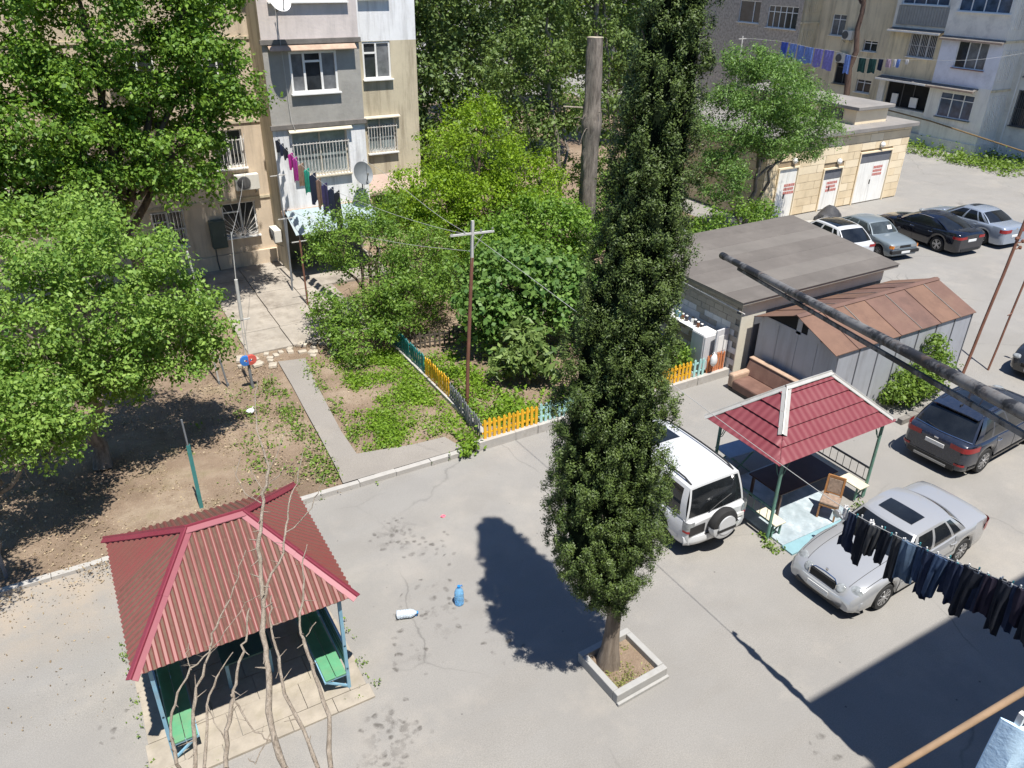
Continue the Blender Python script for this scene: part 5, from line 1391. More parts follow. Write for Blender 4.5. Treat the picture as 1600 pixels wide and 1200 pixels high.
tree("broadleaf_tree", "dense vivid yellow-green tree in the middle of the garden", (14.6, 27.8, 0.05), (14.6, 27.7, 2.4), 0.2,
     [(14.3, 27.6, 5.1, 2.0, 1.8, 1.8), (12.3, 27.0, 4.1, 1.7, 1.6, 1.5), (16.6, 27.5, 3.9, 1.7, 1.7, 1.5), (15.0, 27.0, 3.0, 2.6, 1.9, 1.7), (14.9, 28.0, 6.6, 0.8, 0.9, 0.7), (12.6, 26.6, 2.6, 1.8, 1.5, 1.4), (11.1, 27.0, 3.3, 0.9, 1.0, 1.0)],
     1150, 72, 0.22, 0.09, lf_bri, bk_brown, 4, 0.55)
tree("broadleaf_tree", "dark green spreading fruit tree before the entrance awning", (8.8, 24.3, 0.05), (8.8, 24.4, 1.5), 0.12,
     [(8.9, 24.6, 3.2, 1.5, 1.4, 1.1), (7.6, 24.7, 3.7, 0.95, 1.0, 0.75), (10.3, 23.6, 2.3, 1.4, 1.3, 1.2), (8.5, 23.0, 1.7, 1.1, 1.1, 0.9), (9.6, 25.6, 4.1, 1.2, 1.2, 0.8), (7.1, 24.8, 3.4, 0.6, 0.6, 0.45), (9.3, 22.6, 2.2, 0.9, 0.9, 0.7), (9.6, 23.4, 1.2, 1.1, 0.9, 0.8), (8.0, 23.9, 1.5, 1.0, 0.9, 0.9), (10.8, 24.6, 2.6, 1.3, 1.2, 1.2)],
     900, 62, 0.20, 0.078, lf_pom, bk_brown, 5, 0.5)
tree("garden_shrub", "rounded shrub at the left end of the garden by the concrete slabs", (7.0, 23.9, 0.05), (7.0, 23.9, 0.7), 0.05,
     [(6.95, 24.2, 1.4, 0.55, 0.6, 0.95), (7.2, 23.4, 0.9, 0.6, 0.6, 0.7)], 190, 24, 0.15, 0.09, lf_pom, bk_brown, 6, 0.55, cat="shrub")
tree("garden_shrub", "low bright shrub at the top of the green picket fence", (7.5, 22.3, 0.05), (7.5, 22.3, 0.4), 0.04,
     [(7.3, 22.4, 0.75, 0.7, 0.65, 0.55), (8.2, 22.6, 0.85, 0.55, 0.6, 0.6)], 200, 24, 0.15, 0.09, lf_pom, bk_brown, 7, 0.55, cat="shrub", zmin=0.1)
tree("fig_tree", "broad-leaved fig tree behind the turquoise fence", (12.8, 21.3, 0.05), (12.8, 21.3, 1.2), 0.13,
     [(12.4, 21.5, 2.4, 1.6, 1.4, 1.2), (14.0, 21.0, 2.3, 1.4, 1.4, 1.2), (11.3, 21.0, 1.7, 1.0, 1.0, 1.0), (15.2, 20.4, 1.7, 1.2, 1.2, 1.1), (13.2, 20.2, 1.7, 1.1, 1.0, 0.9)],
     900, 24, 0.22, 0.155, lf_fig, bk_grey, 8, 0.75)
tree("broadleaf_tree", "shadowy dark green tree between the vivid tree and the fig", (16.0, 24.3, 0.05), (16.0, 24.3, 1.6), 0.14,
     [(15.6, 24.5, 2.6, 2.0, 1.6, 1.5), (17.0, 24.4, 2.4, 1.2, 1.3, 1.4), (13.6, 24.3, 2.5, 1.5, 1.4, 1.2), (18.8, 22.6, 1.6, 1.2, 1.2, 1.2)],
     1300, 30, 0.23, 0.11, lf_big, bk_brown, 9, 0.6)
tree("loquat_tree", "small tree with long pale leathery leaves behind the front fence", (11.6, 18.6, 0.05), (11.6, 18.6, 0.6), 0.06,
     [(11.6, 18.6, 1.05, 0.85, 0.8, 0.65), (12.3, 18.2, 0.75, 0.6, 0.6, 0.5), (10.9, 18.9, 0.8, 0.6, 0.6, 0.55), (11.9, 19.4, 1.3, 0.8, 0.7, 0.6)],
     210, 15, 0.13, 0.26, lf_loq, bk_grey, 10, 0.32, 0.3, 0.0)
tree("garden_shrub", "shrub growing beside the discarded white doors", (15.6, 17.3, 0.05), (15.6, 17.3, 0.5), 0.05,
     [(15.5, 17.3, 0.85, 0.75, 0.7, 0.65), (16.4, 17.2, 0.6, 0.5, 0.5, 0.5), (14.6, 17.6, 0.8, 0.8, 0.7, 0.7)], 260, 22, 0.15, 0.10, lf_pom, bk_brown, 11, 0.6, cat="shrub", zmin=0.1)
# pinnate tree left of the utility building
tree("broadleaf_tree", "feathery light green tree leaning over the utility building", (28.2, 26.0, 0.05), (28.4, 26.0, 4.0), 0.13,
     [(28.2, 26.0, 7.0, 2.0, 1.8, 1.4), (30.4, 26.0, 6.0, 1.8, 1.5, 1.15), (32.0, 25.7, 4.8, 1.3, 1.1, 0.7), (26.3, 26.2, 5.6, 1.6, 1.5, 1.6), (28.7, 25.6, 5.0, 1.8, 1.5, 0.9), (25.7, 25.6, 3.6, 1.2, 1.2, 1.2), (31.6, 25.9, 4.0, 0.7, 0.7, 0.45), (27.4, 26.4, 8.2, 1.2, 1.2, 0.7)],
     2700, 34, 0.21, 0.11, lf_ail, bk_grey, 12, 0.34, 0.6, 0.5, extra_trunks=[((28.6, 26.2, 0.05), (30.2, 26.0, 5.2), 0.09), ((28.0, 25.9, 0.05), (26.6, 26.1, 4.6), 0.09)])
# slender poplars near the pollarded trunk
tree("poplar_tree", "slender leafy poplar just left of the cut trunk", (18.6, 27.6, 0.05), (18.3, 28.6, 8.4), 0.13,
     [(18.2, 28.8, 8.6, 1.1, 1.1, 1.9), (18.0, 28.4, 5.6, 0.8, 0.8, 1.4), (19.6, 29.0, 6.2, 0.7, 0.7, 1.1), (18.6, 29.2, 11.6, 1.3, 1.2, 2.0), (17.0, 29.5, 7.8, 0.9, 0.9, 1.6)], 1000, 28, 0.22, 0.105, lf_pop, bk_grey, 13, 0.7, extra_trunks=[((18.9, 27.8, 0.05), (19.4, 28.8, 6.4), 0.09), ((18.3, 27.5, 0.05), (17.2, 29.2, 7.4), 0.08)])
tree("poplar_tree", "pale-trunked poplar rising right of the cut trunk", (21.8, 30.2, 0.05), (22.1, 30.6, 11.0), 0.17,
     [(22.0, 31.0, 9.4, 1.2, 1.2, 2.2), (22.8, 31.0, 6.0, 1.0, 1.0, 1.6), (22.3, 31.0, 12.6, 1.4, 1.4, 2.2), (23.4, 30.6, 3.4, 1.2, 1.1, 1.6)], 900, 28, 0.24, 0.105, lf_pop, bk_grey, 14, 0.7)
for (lab, x, y, bl) in (("dark bush at the foot of the cut trunk", 20.2, 25.2, [(21.3, 25.2, 1.3, 1.1, 1.0, 1.1), (20.6, 24.2, 0.9, 0.9, 0.8, 0.8)]), ("bush right behind the cut trunk", 21.6, 28.0, [(21.4, 28.0, 2.0, 1.5, 1.3, 1.7), (23.4, 28.6, 1.7, 1.4, 1.2, 1.5)]), ("low bushes between the cut trunk and the dusty trees", 19.8, 32.0, [(19.4, 32.0, 1.8, 2.0, 1.5, 1.6), (22.6, 33.0, 1.8, 1.8, 1.5, 1.7), (17.0, 32.5, 2.2, 1.6, 1.4, 1.9)]), ("bush hidden between cypress and feathery tree", 25.0, 24.2, [(24.4, 24.2, 1.3, 1.2, 1.1, 1.2), (26.4, 24.0, 1.5, 1.2, 1.0, 1.3)])):
    tree("garden_shrub", lab, (x, y, 0.05), (x, y, 0.9), 0.07, bl, 520, 30, 0.22, 0.105, lf_pom, bk_brown, int(x * 7), 0.6, cat="shrub", zmin=0.1)
# background trees beyond the flats
bgspec = [("dusty grey-green tree right behind the corner of the flats", (17.6, 40.5), [(17.8, 40.5, 7.0, 2.2, 2.0, 2.8), (18.0, 40.3, 11, 2.6, 2.2, 2.4), (17.0, 40.0, 3.4, 1.6, 1.6, 1.6)]),
          ("second dusty tree beyond the flats with dense low branches", (21.5, 42.0), [(21.3, 42.0, 6.6, 2.2, 2.1, 2.8), (22.0, 42.3, 10.6, 2.5, 2.2, 2.6), (20.8, 40.6, 3.4, 1.9, 1.7, 1.6)]),
          ("dusty tree behind the slender poplar in the background", (25.6, 44.0), [(25.6, 44.0, 7.0, 2.4, 2.2, 3.0), (26.0, 44.2, 11.4, 2.6, 2.3, 2.6), (24.8, 43.0, 3.0, 1.9, 1.7, 1.5)]),
          ("background tree seen between cut trunk and cypress", (29.8, 45.0), [(29.8, 45.0, 7.6, 2.3, 2.1, 2.6), (30.0, 45.0, 11.6, 2.6, 2.3, 2.6)]),
          ("far background tree hidden behind the cypress", (36.0, 47.0), [(36.0, 47.0, 6.5, 2.8, 2.4, 3.4), (36.0, 47.0, 11.6, 2.8, 2.4, 2.8)]),
          ("far tree at the left of the far flats", (45.0, 56.0), [(45.0, 56.0, 6.0, 3.2, 2.8, 3.6), (45.0, 56.0, 11.5, 3.2, 2.8, 3.0)]),
          ("distant tree closing the gap behind the flats", (25.0, 58.0), [(25.0, 58.0, 6.5, 4.0, 3.0, 4.0), (25.0, 58.0, 12.5, 4.0, 3.0, 4.0)]),
          ("distant tree behind the dusty trees at the top", (33.0, 60.0), [(33.0, 60.0, 6.5, 4.0, 3.0, 4.2), (33.0, 60.0, 12.5, 4.0, 3.0, 4.0)]),
          ("distant tree nearest to the far flats", (40.5, 62.0), [(40.5, 62.0, 6.5, 4.0, 3.0, 4.2), (40.5, 62.0, 12.5, 4.0, 3.0, 4.0)])]
for i, (lab, (x, y), bl) in enumerate(bgspec):
    far = y > 50
    tree("background_tree", lab, (x, y, 0.05), (x, y, bl[0][2] - 2.0), 0.2, bl, 1000 if far else 1300, 20, 0.36 if far else 0.30, 0.26 if far else 0.19, lf_bg, bk_grey, 30 + i, 0.6, group="trees beyond the flats")
# pine by the far flats
tree("pine_tree", "tall pine with bare brown trunk before the far flats", (54.0, 42.0, 0.0), (54.0, 42.0, 10.0), 0.27,
     [(54.0, 42.0, 11.6, 2.4, 2.4, 1.6), (54.3, 43.0, 10.4, 1.4, 1.4, 0.7)], 260, 26, 0.3, 0.16, leafmat("pine_needles", (0.03, 0.055, 0.02), (0.08, 0.12, 0.04), 0.2), bark("pine_bark", (0.07, 0.045, 0.035), (0.17, 0.115, 0.09)), 50, 0.15, zmin=9.0)

# pollarded thick trunk
pt = thing("pollarded_tree", "thick grey tree trunk sawn off at the top", "tree", (19.25, 26.5, 0.05))
rg = np.random.default_rng(8); b = MB(); n = 18; P = []
for k in range(40):
    z = 9.28 * k / 39; r = 0.37 - 0.07 * (k / 39) + 0.10 * math.exp(-((z - 6.1) / 0.45) ** 2) + 0.14 * math.exp(-z / 0.4)
    P.append([((r + 0.03 * math.sin(5 * a + z * 0.7) + rg.normal() * 0.022) * math.cos(a) - 0.018 * z + 0.0, (r + 0.022 * math.sin(5 * a + z * .7) + rg.normal() * 0.012) * math.sin(a), z) for a in [2 * PI * j / n for j in range(n + 1)]])
for row in P: row[-1] = row[0]
b.grid(P); b.build("trunk", bk_grey, pt, smooth=50)
b = MB(); b.poly([(x, y, z + 0.004) for (x, y, z) in P[-1][:-1]]); b.build("sawn_top", plain("sawn_wood", (0.42, 0.36, 0.27), 0.9, 0.2, 6), pt)
b = MB()
for k in range(16):
    a = rg.random() * 2 * PI; z0 = 6.0 + rg.normal() * 0.25; r0 = 0.38
    p0 = Vector((r0 * math.cos(a) - 0.11, r0 * math.sin(a), z0)); d = Vector((math.cos(a), math.sin(a), -0.7 + rg.normal() * .8)) * (0.15 + 0.3 * rg.random())
    b.tube([p0, p0 + d * 0.5 + Vector((0, 0, 0.06)), p0 + d], [0.02, 0.014, 0.006], 5)
b.build("dead_shoots", bk_grey, pt)
for (z, a, l) in ((6.7, 2.7, 0.8), (2.4, 2.6, 0.9)):
    b = MB(); p0 = Vector((-0.12, 0, z)); d = Vector((math.cos(a), math.sin(a), 0.05)); b.tube([p0, p0 + d * (0.35 + l)], 0.03, 6); b.build("cut_branch" if z > 3 else "nailed_bar", bk_pale, pt)

# ------------------------------------------------------------------ cypress
CYP = [(1.40, 7.12, 0.14), (1.7, 7.05, 0.34), (2.1, 6.90, 0.58), (2.6, 6.80, 0.80), (3.1, 6.74, 0.89), (3.8, 6.71, 0.94), (5.05, 6.73, 0.91), (6.2, 6.79, 0.84), (7.3, 6.87, 0.73), (8.25, 6.94, 0.66), (9.2, 7.0, 0.59), (10.0, 7.03, 0.53), (10.8, 7.10, 0.50), (11.55, 7.17, 0.42), (12.3, 7.2, 0.28), (12.9, 7.2, 0.10)]
def cyp(z): return float(np.interp(z, [c[0] for c in CYP], [c[1] for c in CYP])), float(np.interp(z, [c[0] for c in CYP], [c[2] for c in CYP]))
ct = thing("cypress_tree", "tall dark columnar cypress standing in the concrete planter", "tree", (7.1, 8.2, 0.1))
b = MB(); rg = np.random.default_rng(5); n = 14; P = []
for k in range(26):
    z = 0.0 + 10.5 * k / 25; r = 0.155 * (1 - 0.085 * z) + 0.09 * math.exp(-z / 0.3); cx = cyp(z + 0.1)[0] if z > 1.0 else 7.1 + (cyp(1.1)[0] - 7.1) * max(0, z)
    P.append([(cx + (r + 0.012 * math.sin(4 * a + z)) * math.cos(a), 8.2 + (r + 0.012 * math.sin(4 * a + z)) * math.sin(a), 0.1 + z) for a in [2 * PI * j / n for j in range(n)] + [0]])
b.grid(P)
for k in range(70):
    z = 1.6 + 10.3 * rg.random(); cx, r = cyp(z); a = rg.random() * 2 * PI; e = (cx + r * .8 * math.cos(a), 8.28 + r * .8 * math.sin(a), z + 0.45)
    b.tube([(cx, 8.2, z - 0.25), ((cx + e[0]) / 2, (8.2 + e[1]) / 2, z), e], [0.03, 0.02, 0.008], 5)
b.build("trunk", bark("cypress_bark", (0.11, 0.085, 0.065), (0.30, 0.25, 0.20), 7, 0.12), ct, smooth=50, world=True)
rg = np.random.default_rng(21)
NC = 2500
zz = np.interp(rg.random(NC * 3), np.linspace(0, 1, 16), [c[0] for c in CYP]); zz = 1.35 + rg.random(NC * 3) * 11.5
rr = np.interp(zz, [c[0] for c in CYP], [c[2] for c in CYP]); keep = rg.random(NC * 3) < (rr / 1.0); zz = zz[keep][:NC]
cx = np.interp(zz, [c[0] for c in CYP], [c[1] for c in CYP]); rr = np.interp(zz, [c[0] for c in CYP], [c[2] for c in CYP]); aa = rg.random(len(zz)) * 2 * PI
# uneven column: broad flutes and tufts that stand proud of the dark gaps
prof = 0.94 + 0.09 * np.sin(3 * aa + 0.9 * zz) + 0.11 * np.sin(6 * aa - 2.3 * zz + 1.0) + 0.07 * np.sin(4 * aa + 5.1 * zz) + 0.07 * rg.normal(size=len(zz)); deep = rg.random(len(zz)) < 0.30
prof = np.where(deep, prof * 0.78, prof)
CC = np.stack([cx + rr * prof * np.cos(aa), 8.28 + rr * prof * np.sin(aa), zz], axis=1)
outd = np.stack([np.cos(aa), np.sin(aa), np.full(len(zz), 0.9)], axis=1)
k = rg.poisson(125, len(zz)); C = np.repeat(CC, k, axis=0); OD = np.repeat(outd, k, axis=0); cs = np.repeat((0.028 + 0.032 * rg.random((len(zz), 1))), k, axis=0)
OF = unit(rg.normal(size=C.shape)) * (rg.random((len(C), 1)) ** 0.36) * cs * 1.75 * np.array([1, 1, 1.9]) + rg.normal(size=C.shape) * 0.018; C = C + OF
nr = unit(unit(OF) + 0.5 * OD + 0.5 * rg.normal(size=OD.shape)); ax = OD + rg.normal(size=OD.shape) * 0.6; ax = unit(ax - nr * np.sum(ax * nr, axis=1, keepdims=True)); bd = np.cross(nr, ax)
s_ = 0.038 * (0.6 + 0.9 * rg.random((len(C), 1))); w_ = s_ * 0.36
Vq = np.stack([C - ax * s_ * .4, C + bd * w_ * .5 + ax * s_ * .15, C + ax * s_ * .6, C - bd * w_ * .5 + ax * s_ * .15], axis=1) - np.array([7.1, 8.2, 0.1])
np_mesh("crown", Vq, 4, lf_cyp, ct)
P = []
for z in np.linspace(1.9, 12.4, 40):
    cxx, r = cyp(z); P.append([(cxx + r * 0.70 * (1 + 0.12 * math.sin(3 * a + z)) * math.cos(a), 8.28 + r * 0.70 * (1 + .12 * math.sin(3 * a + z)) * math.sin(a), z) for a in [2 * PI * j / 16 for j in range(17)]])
b = MB(); b.grid(P); b.poly(P[0][:-1][::-1]); b.poly(P[-1][:-1]); b.build("dark_shade_core", plain("cypress_painted_shade", (0.010, 0.016, 0.008), 0.98, 0.4, 5, spec=0.0, bump=0.8), ct, smooth=60, world=True)  # solid near-black core; shade between the tufts is painted into its colour

# ------------------------------------------------------------------ bare sapling close to the camera
BARE = [
    ([(0.419, 3.474, 7.433), (0.413, 3.697, 7.551), (0.485, 3.959, 7.725), (0.513, 4.137, 7.841), (0.585, 4.335, 7.99), (0.631, 4.512, 8.121), (0.664, 4.668, 8.236), (0.744, 4.816, 8.369), (0.816, 4.955, 8.494), (0.899, 5.068, 8.609), (0.903, 5.146, 8.665), (0.907, 5.331, 8.8), (0.956, 5.515, 8.957), (1.019, 5.626, 9.068)], 0.034, 0.004) ,
    ([(0.602, 3.367, 7.437), (0.593, 3.593, 7.554), (0.539, 3.824, 7.666), (0.587, 4.039, 7.809), (0.592, 4.202, 7.91), (0.609, 4.285, 7.968), (0.656, 4.375, 8.043)], 0.022, 0.005) ,
    ([(0.673, 3.326, 7.438), (0.761, 3.589, 7.609), (0.75, 3.832, 7.745), (0.759, 4.007, 7.852), (0.768, 4.113, 7.921), (0.871, 4.303, 8.08), (0.909, 4.422, 8.172), (0.981, 4.517, 8.264)], 0.024, 0.004) ,
    ([(0.585, 4.335, 7.99), (0.652, 4.439, 8.082), (0.817, 4.558, 8.225), (0.887, 4.69, 8.342), (0.957, 4.804, 8.449), (1.042, 4.893, 8.546), (1.156, 5.034, 8.695)], 0.017, 0.004) ,
    ([(0.87, 4.658, 8.313), (1.049, 4.673, 8.397), (1.159, 4.756, 8.5), (1.246, 4.832, 8.59)], 0.007, 0.003) ,
    ([(0.094, 3.662, 7.428), (0.161, 3.832, 7.541), (0.223, 3.954, 7.63), (0.284, 4.048, 7.705), (0.375, 4.182, 7.817), (0.431, 4.264, 7.888), (0.5, 4.384, 7.989)], 0.026, 0.006) ,
    ([(-0.026, 3.732, 7.426), (0.087, 4.033, 7.628), (0.187, 4.14, 7.724), (0.322, 4.213, 7.816)], 0.017, 0.004) ,
    ([(-0.076, 3.76, 7.425), (-0.023, 3.98, 7.56), (0.051, 4.153, 7.684), (0.181, 4.287, 7.809), (0.222, 4.373, 7.877), (0.343, 4.463, 7.978), (0.492, 4.585, 8.114), (0.586, 4.704, 8.23)], 0.018, 0.004) ,
    ([(-0.173, 3.839, 7.435), (-0.158, 4.07, 7.564), (-0.072, 4.19, 7.662), (0.049, 4.262, 7.747), (0.183, 4.294, 7.814)], 0.016, 0.006) ,
    ([(0.239, 4.005, 7.665), (0.264, 3.934, 7.633), (0.302, 3.751, 7.543), (0.391, 3.647, 7.517)], 0.01, 0.006) ,
    ([(0.778, 4.908, 8.445), (0.689, 5.029, 8.492), (0.673, 5.164, 8.58), (0.745, 5.251, 8.672)], 0.007, 0.003) ,
    ([(0.82, 4.966, 8.503), (0.789, 5.084, 8.573), (0.773, 5.15, 8.613)], 0.006, 0.003) ,
    ([(0.901, 5.062, 8.606), (1.001, 5.124, 8.692), (1.096, 5.221, 8.803)], 0.006, 0.003) ,
    ([(0.841, 4.984, 8.525), (0.911, 4.995, 8.563), (0.995, 5.004, 8.604)], 0.005, 0.003) ,
    ([(0.049, 4.262, 7.747), (0.043, 4.371, 7.809), (0.077, 4.41, 7.846)], 0.006, 0.003) ,
    ([(0.782, 4.041, 7.882), (0.872, 4.08, 7.94)], 0.006, 0.004) ,
    ([(0.183, 4.294, 7.814), (0.301, 4.339, 7.886), (0.493, 4.429, 8.014), (0.616, 4.419, 8.055)], 0.006, 0.003) ,
    ([(0.413, 3.697, 7.551), (0.265, 3.581, 7.44), (0.233, 3.636, 7.459)], 0.007, 0.004) ,
    ([(0.087, 4.033, 7.628), (0.098, 3.917, 7.567), (0.13, 3.788, 7.506)], 0.006, 0.004) ,
    ([(0.587, 4.039, 7.809), (0.526, 3.935, 7.725)], 0.005, 0.003) ,
]
bt_ = thing("bare_tree", "leafless pale branches of a young tree rising in front of the left gazebo", "tree", (0.3, 3.0, 0.0))
BARE = [(p_, a_ * 0.68, b_ * 0.75) for (p_, a_, b_) in BARE]
b = MB(); b.tube([(0.3, 3.0, 0), (0.32, 3.05, 2.0), (0.26, 3.2, 4.2), (0.28, 3.35, 5.8)], [0.11, 0.09, 0.075, 0.06], 10)
for (pts, r0, r1) in BARE:
    if pts[0][2] < 7.6 and r0 > 0.009: b.tube([(0.28, 3.33, 5.7), tuple((0.28 * .45 + pts[0][0] * .55, 3.33 * .45 + pts[0][1] * .55, 5.7 * .4 + pts[0][2] * .6)), pts[0]], [0.05, max(r0 * 1.2, .02), r0], 8)
b.build("trunk", bk_pale, bt_, smooth=60, world=True)
rg = np.random.default_rng(17)
for (pts, r0, r1) in BARE:
    b = MB(); Q = []
    for i in range(len(pts) - 1):
        a, c_ = Vector(pts[i]), Vector(pts[i + 1])
        for j in range(3): Q.append(a.lerp(c_, j / 3) + Vector(rg.normal(size=3)) * (0.006 if (i or j) else 0))
    Q.append(Vector(pts[-1])); m = len(Q)
    b.tube(Q, [(r0 + (r1 - r0) * i / (m - 1)) * (1 + 0.10 * rg.normal()) for i in range(m)], 8)
    for i in range(1, m - 1):
        if rg.random() < 0.55:
            rr = (r0 + (r1 - r0) * i / (m - 1)); d = Vector(unit(rg.normal(size=3))) ; d.z = abs(d.z) * 0.6
            b.tube([Q[i], Q[i] + d * (rr * 1.2 + 0.02), Q[i] + d * (rr * 1.2 + 0.045 + 0.05 * rg.random())], [rr * 0.5, rr * 0.35, rr * 0.12], 5)
    b.build("branch", bk_pale, bt_, smooth=60, world=True)
# ------------------------------------------------------------------ gazebos
def hip_roof(parent, cx, cy, hx, hy, ze, zr, rl, mats, wave, tile, name="roof_panel", thick=0.02, groove=None):
    """four slopes with real corrugation / tile steps; (cx,cy) centre, half sizes, ridge half length rl along x"""
    A, B_, C_, D_ = (cx - hx, cy - hy), (cx + hx, cy - hy), (cx + hx, cy + hy), (cx - hx, cy + hy)
    R1, R2 = (cx - rl, cy), (cx + rl, cy)
    slopes = [((A, B_), (R1, R2), (0, -1)), ((B_, C_), (R2, R2), (1, 0)), ((C_, D_), (R2, R1), (0, 1)), ((D_, A), (R1, R1), (-1, 0))]
    for si, ((e0, e1), (r0, r1), nd) in enumerate(slopes):
        e0v, e1v = Vector((e0[0], e0[1], ze)), Vector((e1[0], e1[1], ze)); r0v, r1v = Vector((r0[0], r0[1], zr)), Vector((r1[0], r1[1], zr))
        W = (e1v - e0v).length; ud = (e1v - e0v) / W
        mid_e = (e0v + e1v) / 2; rise = ((r0v + r1v) / 2 - mid_e); run = rise - ud * rise.dot(ud); SL = run.length; sd_ = run / SL
        nrm = ud.cross(sd_).normalized()
        if nrm.z < 0: nrm = -nrm
        nU = int(W / wave[0] * 6); b = MB(); nS = 14 if tile is None else int(SL / tile[0]) * 5
        u0r, u1r = (r0v - e0v).dot(ud), (r1v - e0v).dot(ud)
        cols = []
        for i in range(nU + 1):
            u = W * i / nU
            # height limit on this column from the hips
            smax = 1.0
            if u < u0r: smax = min(smax, u / max(1e-6, u0r))
            if u > u1r: smax = min(smax, (W - u) / max(1e-6, W - u1r))
            col = []
            h0 = wave[1] * (0.5 + 0.5 * math.cos(2 * PI * u / wave[0])) if wave[2] == 'sin' else wave[1] * max(0.0, min(1.0, 1.6 * math.cos(2 * PI * u / wave[0]) + 0.5))
            if tile is None: seq = [(j / nS * smax * SL, 0.0) for j in range(nS + 1)]
            else:
                nt = int(math.ceil(SL / tile[0])); seq = []
                for r_ in range(nt):
                    for q in (0.0, 0.4, 0.8, 1.0): seq.append((min((r_ + q) * tile[0], smax * SL), tile[1] * (1 - q) if (r_ + q) * tile[0] <= smax * SL else 0.0))
            for (d, hh) in seq: col.append(e0v + ud * u + sd_ * d + nrm * (h0 + hh + 0.01))
            cols.append(col)
        b.grid(cols, True)
        low = [[p - nrm * 0.02 for p in c] for c in cols]; b.grid(low)
        b.grid([[c[0] for c in cols], [c[0] for c in low]])
        ro = b.build(name, mats[si % len(mats)], parent, world=True, smooth=30 if wave[2] == 'sin' else 25)
        if groove is not None:
            ro.data.materials.append(groove); mi = np.zeros(len(ro.data.polygons), dtype=np.int32); nr_ = len(cols[0]) - 1
            for i in range(nU):
                if math.cos(2 * PI * (W * (i + .5) / nU) / wave[0]) < -0.30: mi[i * nr_:(i + 1) * nr_] = 1
            ro.data.polygons.foreach_set("material_index", mi)
    def cap(p, q, w, mat, lift=0.05):
        p, q = Vector(p), Vector(q); d = (q - p).normalized(); sx = d.cross(Vector((0, 0, 1))).normalized(); up = sx.cross(d).normalized()
        b = MB(); th = 0.012
        prof = [(-w, -w * 0.42), (-w * .22, 0.0), (-w * .12, 0.03), (w * .12, 0.03), (w * .22, 0.0), (w, -w * 0.42)]
        P = [[e + sx * x + up * (z + lift) for (x, z) in prof] for e in (p, q)]
        b.grid(P); b.grid([[v - up * th for v in r] for r in P], True); b.build("ridge_cap", mat, parent, world=True)
    return cap, (A, B_, C_, D_, R1, R2)

def mottled(name, a, bcol, k0, k1, rough=0.5, streaks=True, third=None):
    if name in MATS: return MATS[name]
    t = NT(name); p = t.coord("Object")
    v = t.mapping(p, (1.0, 1.0, 1.0))
    f = t.noise(v, 1.6, 7, 0.72); c = t.ramp(f, [(k0, a), (k1, bcol)])
    f2 = t.noise(p, 9, 5, 0.7); c = t.mix(t.ramp(f2, [(0.5, 0.0), (0.78, 0.45)]), c, third or mul(a, 0.6))
    t.bsdf(c, rough, 0.05, 0.4); MATS[name] = t.m; return t.m

# left gazebo : corrugated maroon roof, blue frame, green benches
gl = thing("gazebo", "gazebo with corrugated maroon hip roof, blue posts and green benches", "gazebo", (1.08, 11.83, 0))
m_mar = mottled("maroon_corrugated", (0.205, 0.056, 0.051), (0.19, 0.07, 0.056), 0.40, 0.66, 0.5, third=(0.14, 0.08, 0.056))
m_dust = mottled("dusty_groove", (0.125, 0.078, 0.054), (0.12, 0.052, 0.04), 0.42, 0.66, 0.8, third=(0.22, 0.13, 0.09))
m_mar2 = mottled("maroon_cap", (0.19, 0.028, 0.045), (0.205, 0.037, 0.055), 0.35, 0.65, 0.42, third=(0.24, 0.05, 0.065))
cap, (A, B_, C_, D_, R1, R2) = hip_roof(gl, 1.08, 11.83, 1.76, 1.83, 2.30, 3.34, 0.46, [m_mar], (0.125, 0.028, 'flat'), None, groove=m_dust)
ze, zr = 2.30, 3.34
for p, q in ((A, R1), (B_, R2), (C_, R2), (D_, R1)):
    pv, qv = Vector((p[0], p[1], ze)), Vector((q[0], q[1], zr)); mid = pv.lerp(qv, 0.54)
    cap(pv + (pv - qv).normalized() * 0.05, mid, 0.10, m_mar2); cap(mid - (qv - pv).normalized() * 0.06, qv, 0.098, m_mar2, 0.056)
cap((R1[0] - .04, R1[1], zr), (R2[0] + .04, R2[1], zr), 0.115, m_mar2, 0.06)
m_blue = plain("light_blue_post_paint", (0.20, 0.38, 0.50), 0.5, 0.14, 4, dirt=(0.30, 0.24, 0.18), dirtamt=0.35)
m_green = plain("green_bench_paint", (0.10, 0.30, 0.16), 0.5, 0.16, 3, dirt=(0.24, 0.28, 0.16), dirtamt=0.4)
m_dgreen = plain("dark_green_board", (0.025, 0.085, 0.075), 0.6, 0.2, 3)
for (x, y) in ((-0.45, 10.15), (2.60, 10.15), (2.60, 13.45), (-0.45, 13.45)):
    b = MB(); b.bb(x - .03, x + .03, y - .03, y + .03, 0.02, 2.33); b.build("post", m_blue, gl, world=True)
b = MB()
for (p, q) in (((-0.45, 10.15), (2.6, 10.15)), ((2.6, 10.15), (2.6, 13.45)), ((2.6, 13.45), (-0.45, 13.45)), ((-0.45, 13.45), (-0.45, 10.15))): b.bar((p[0], p[1], 2.29), (q[0], q[1], 2.29), 0.05)
for (x, y) in (A, B_, C_, D_): b.bar((x * .9 + 1.08 * .1, y * .9 + 11.83 * .1, 2.33), (R1[0] if x < 1 else R2[0], 11.83, 3.28), 0.04)
b.build("roof_frame", m_blue, gl, world=True)
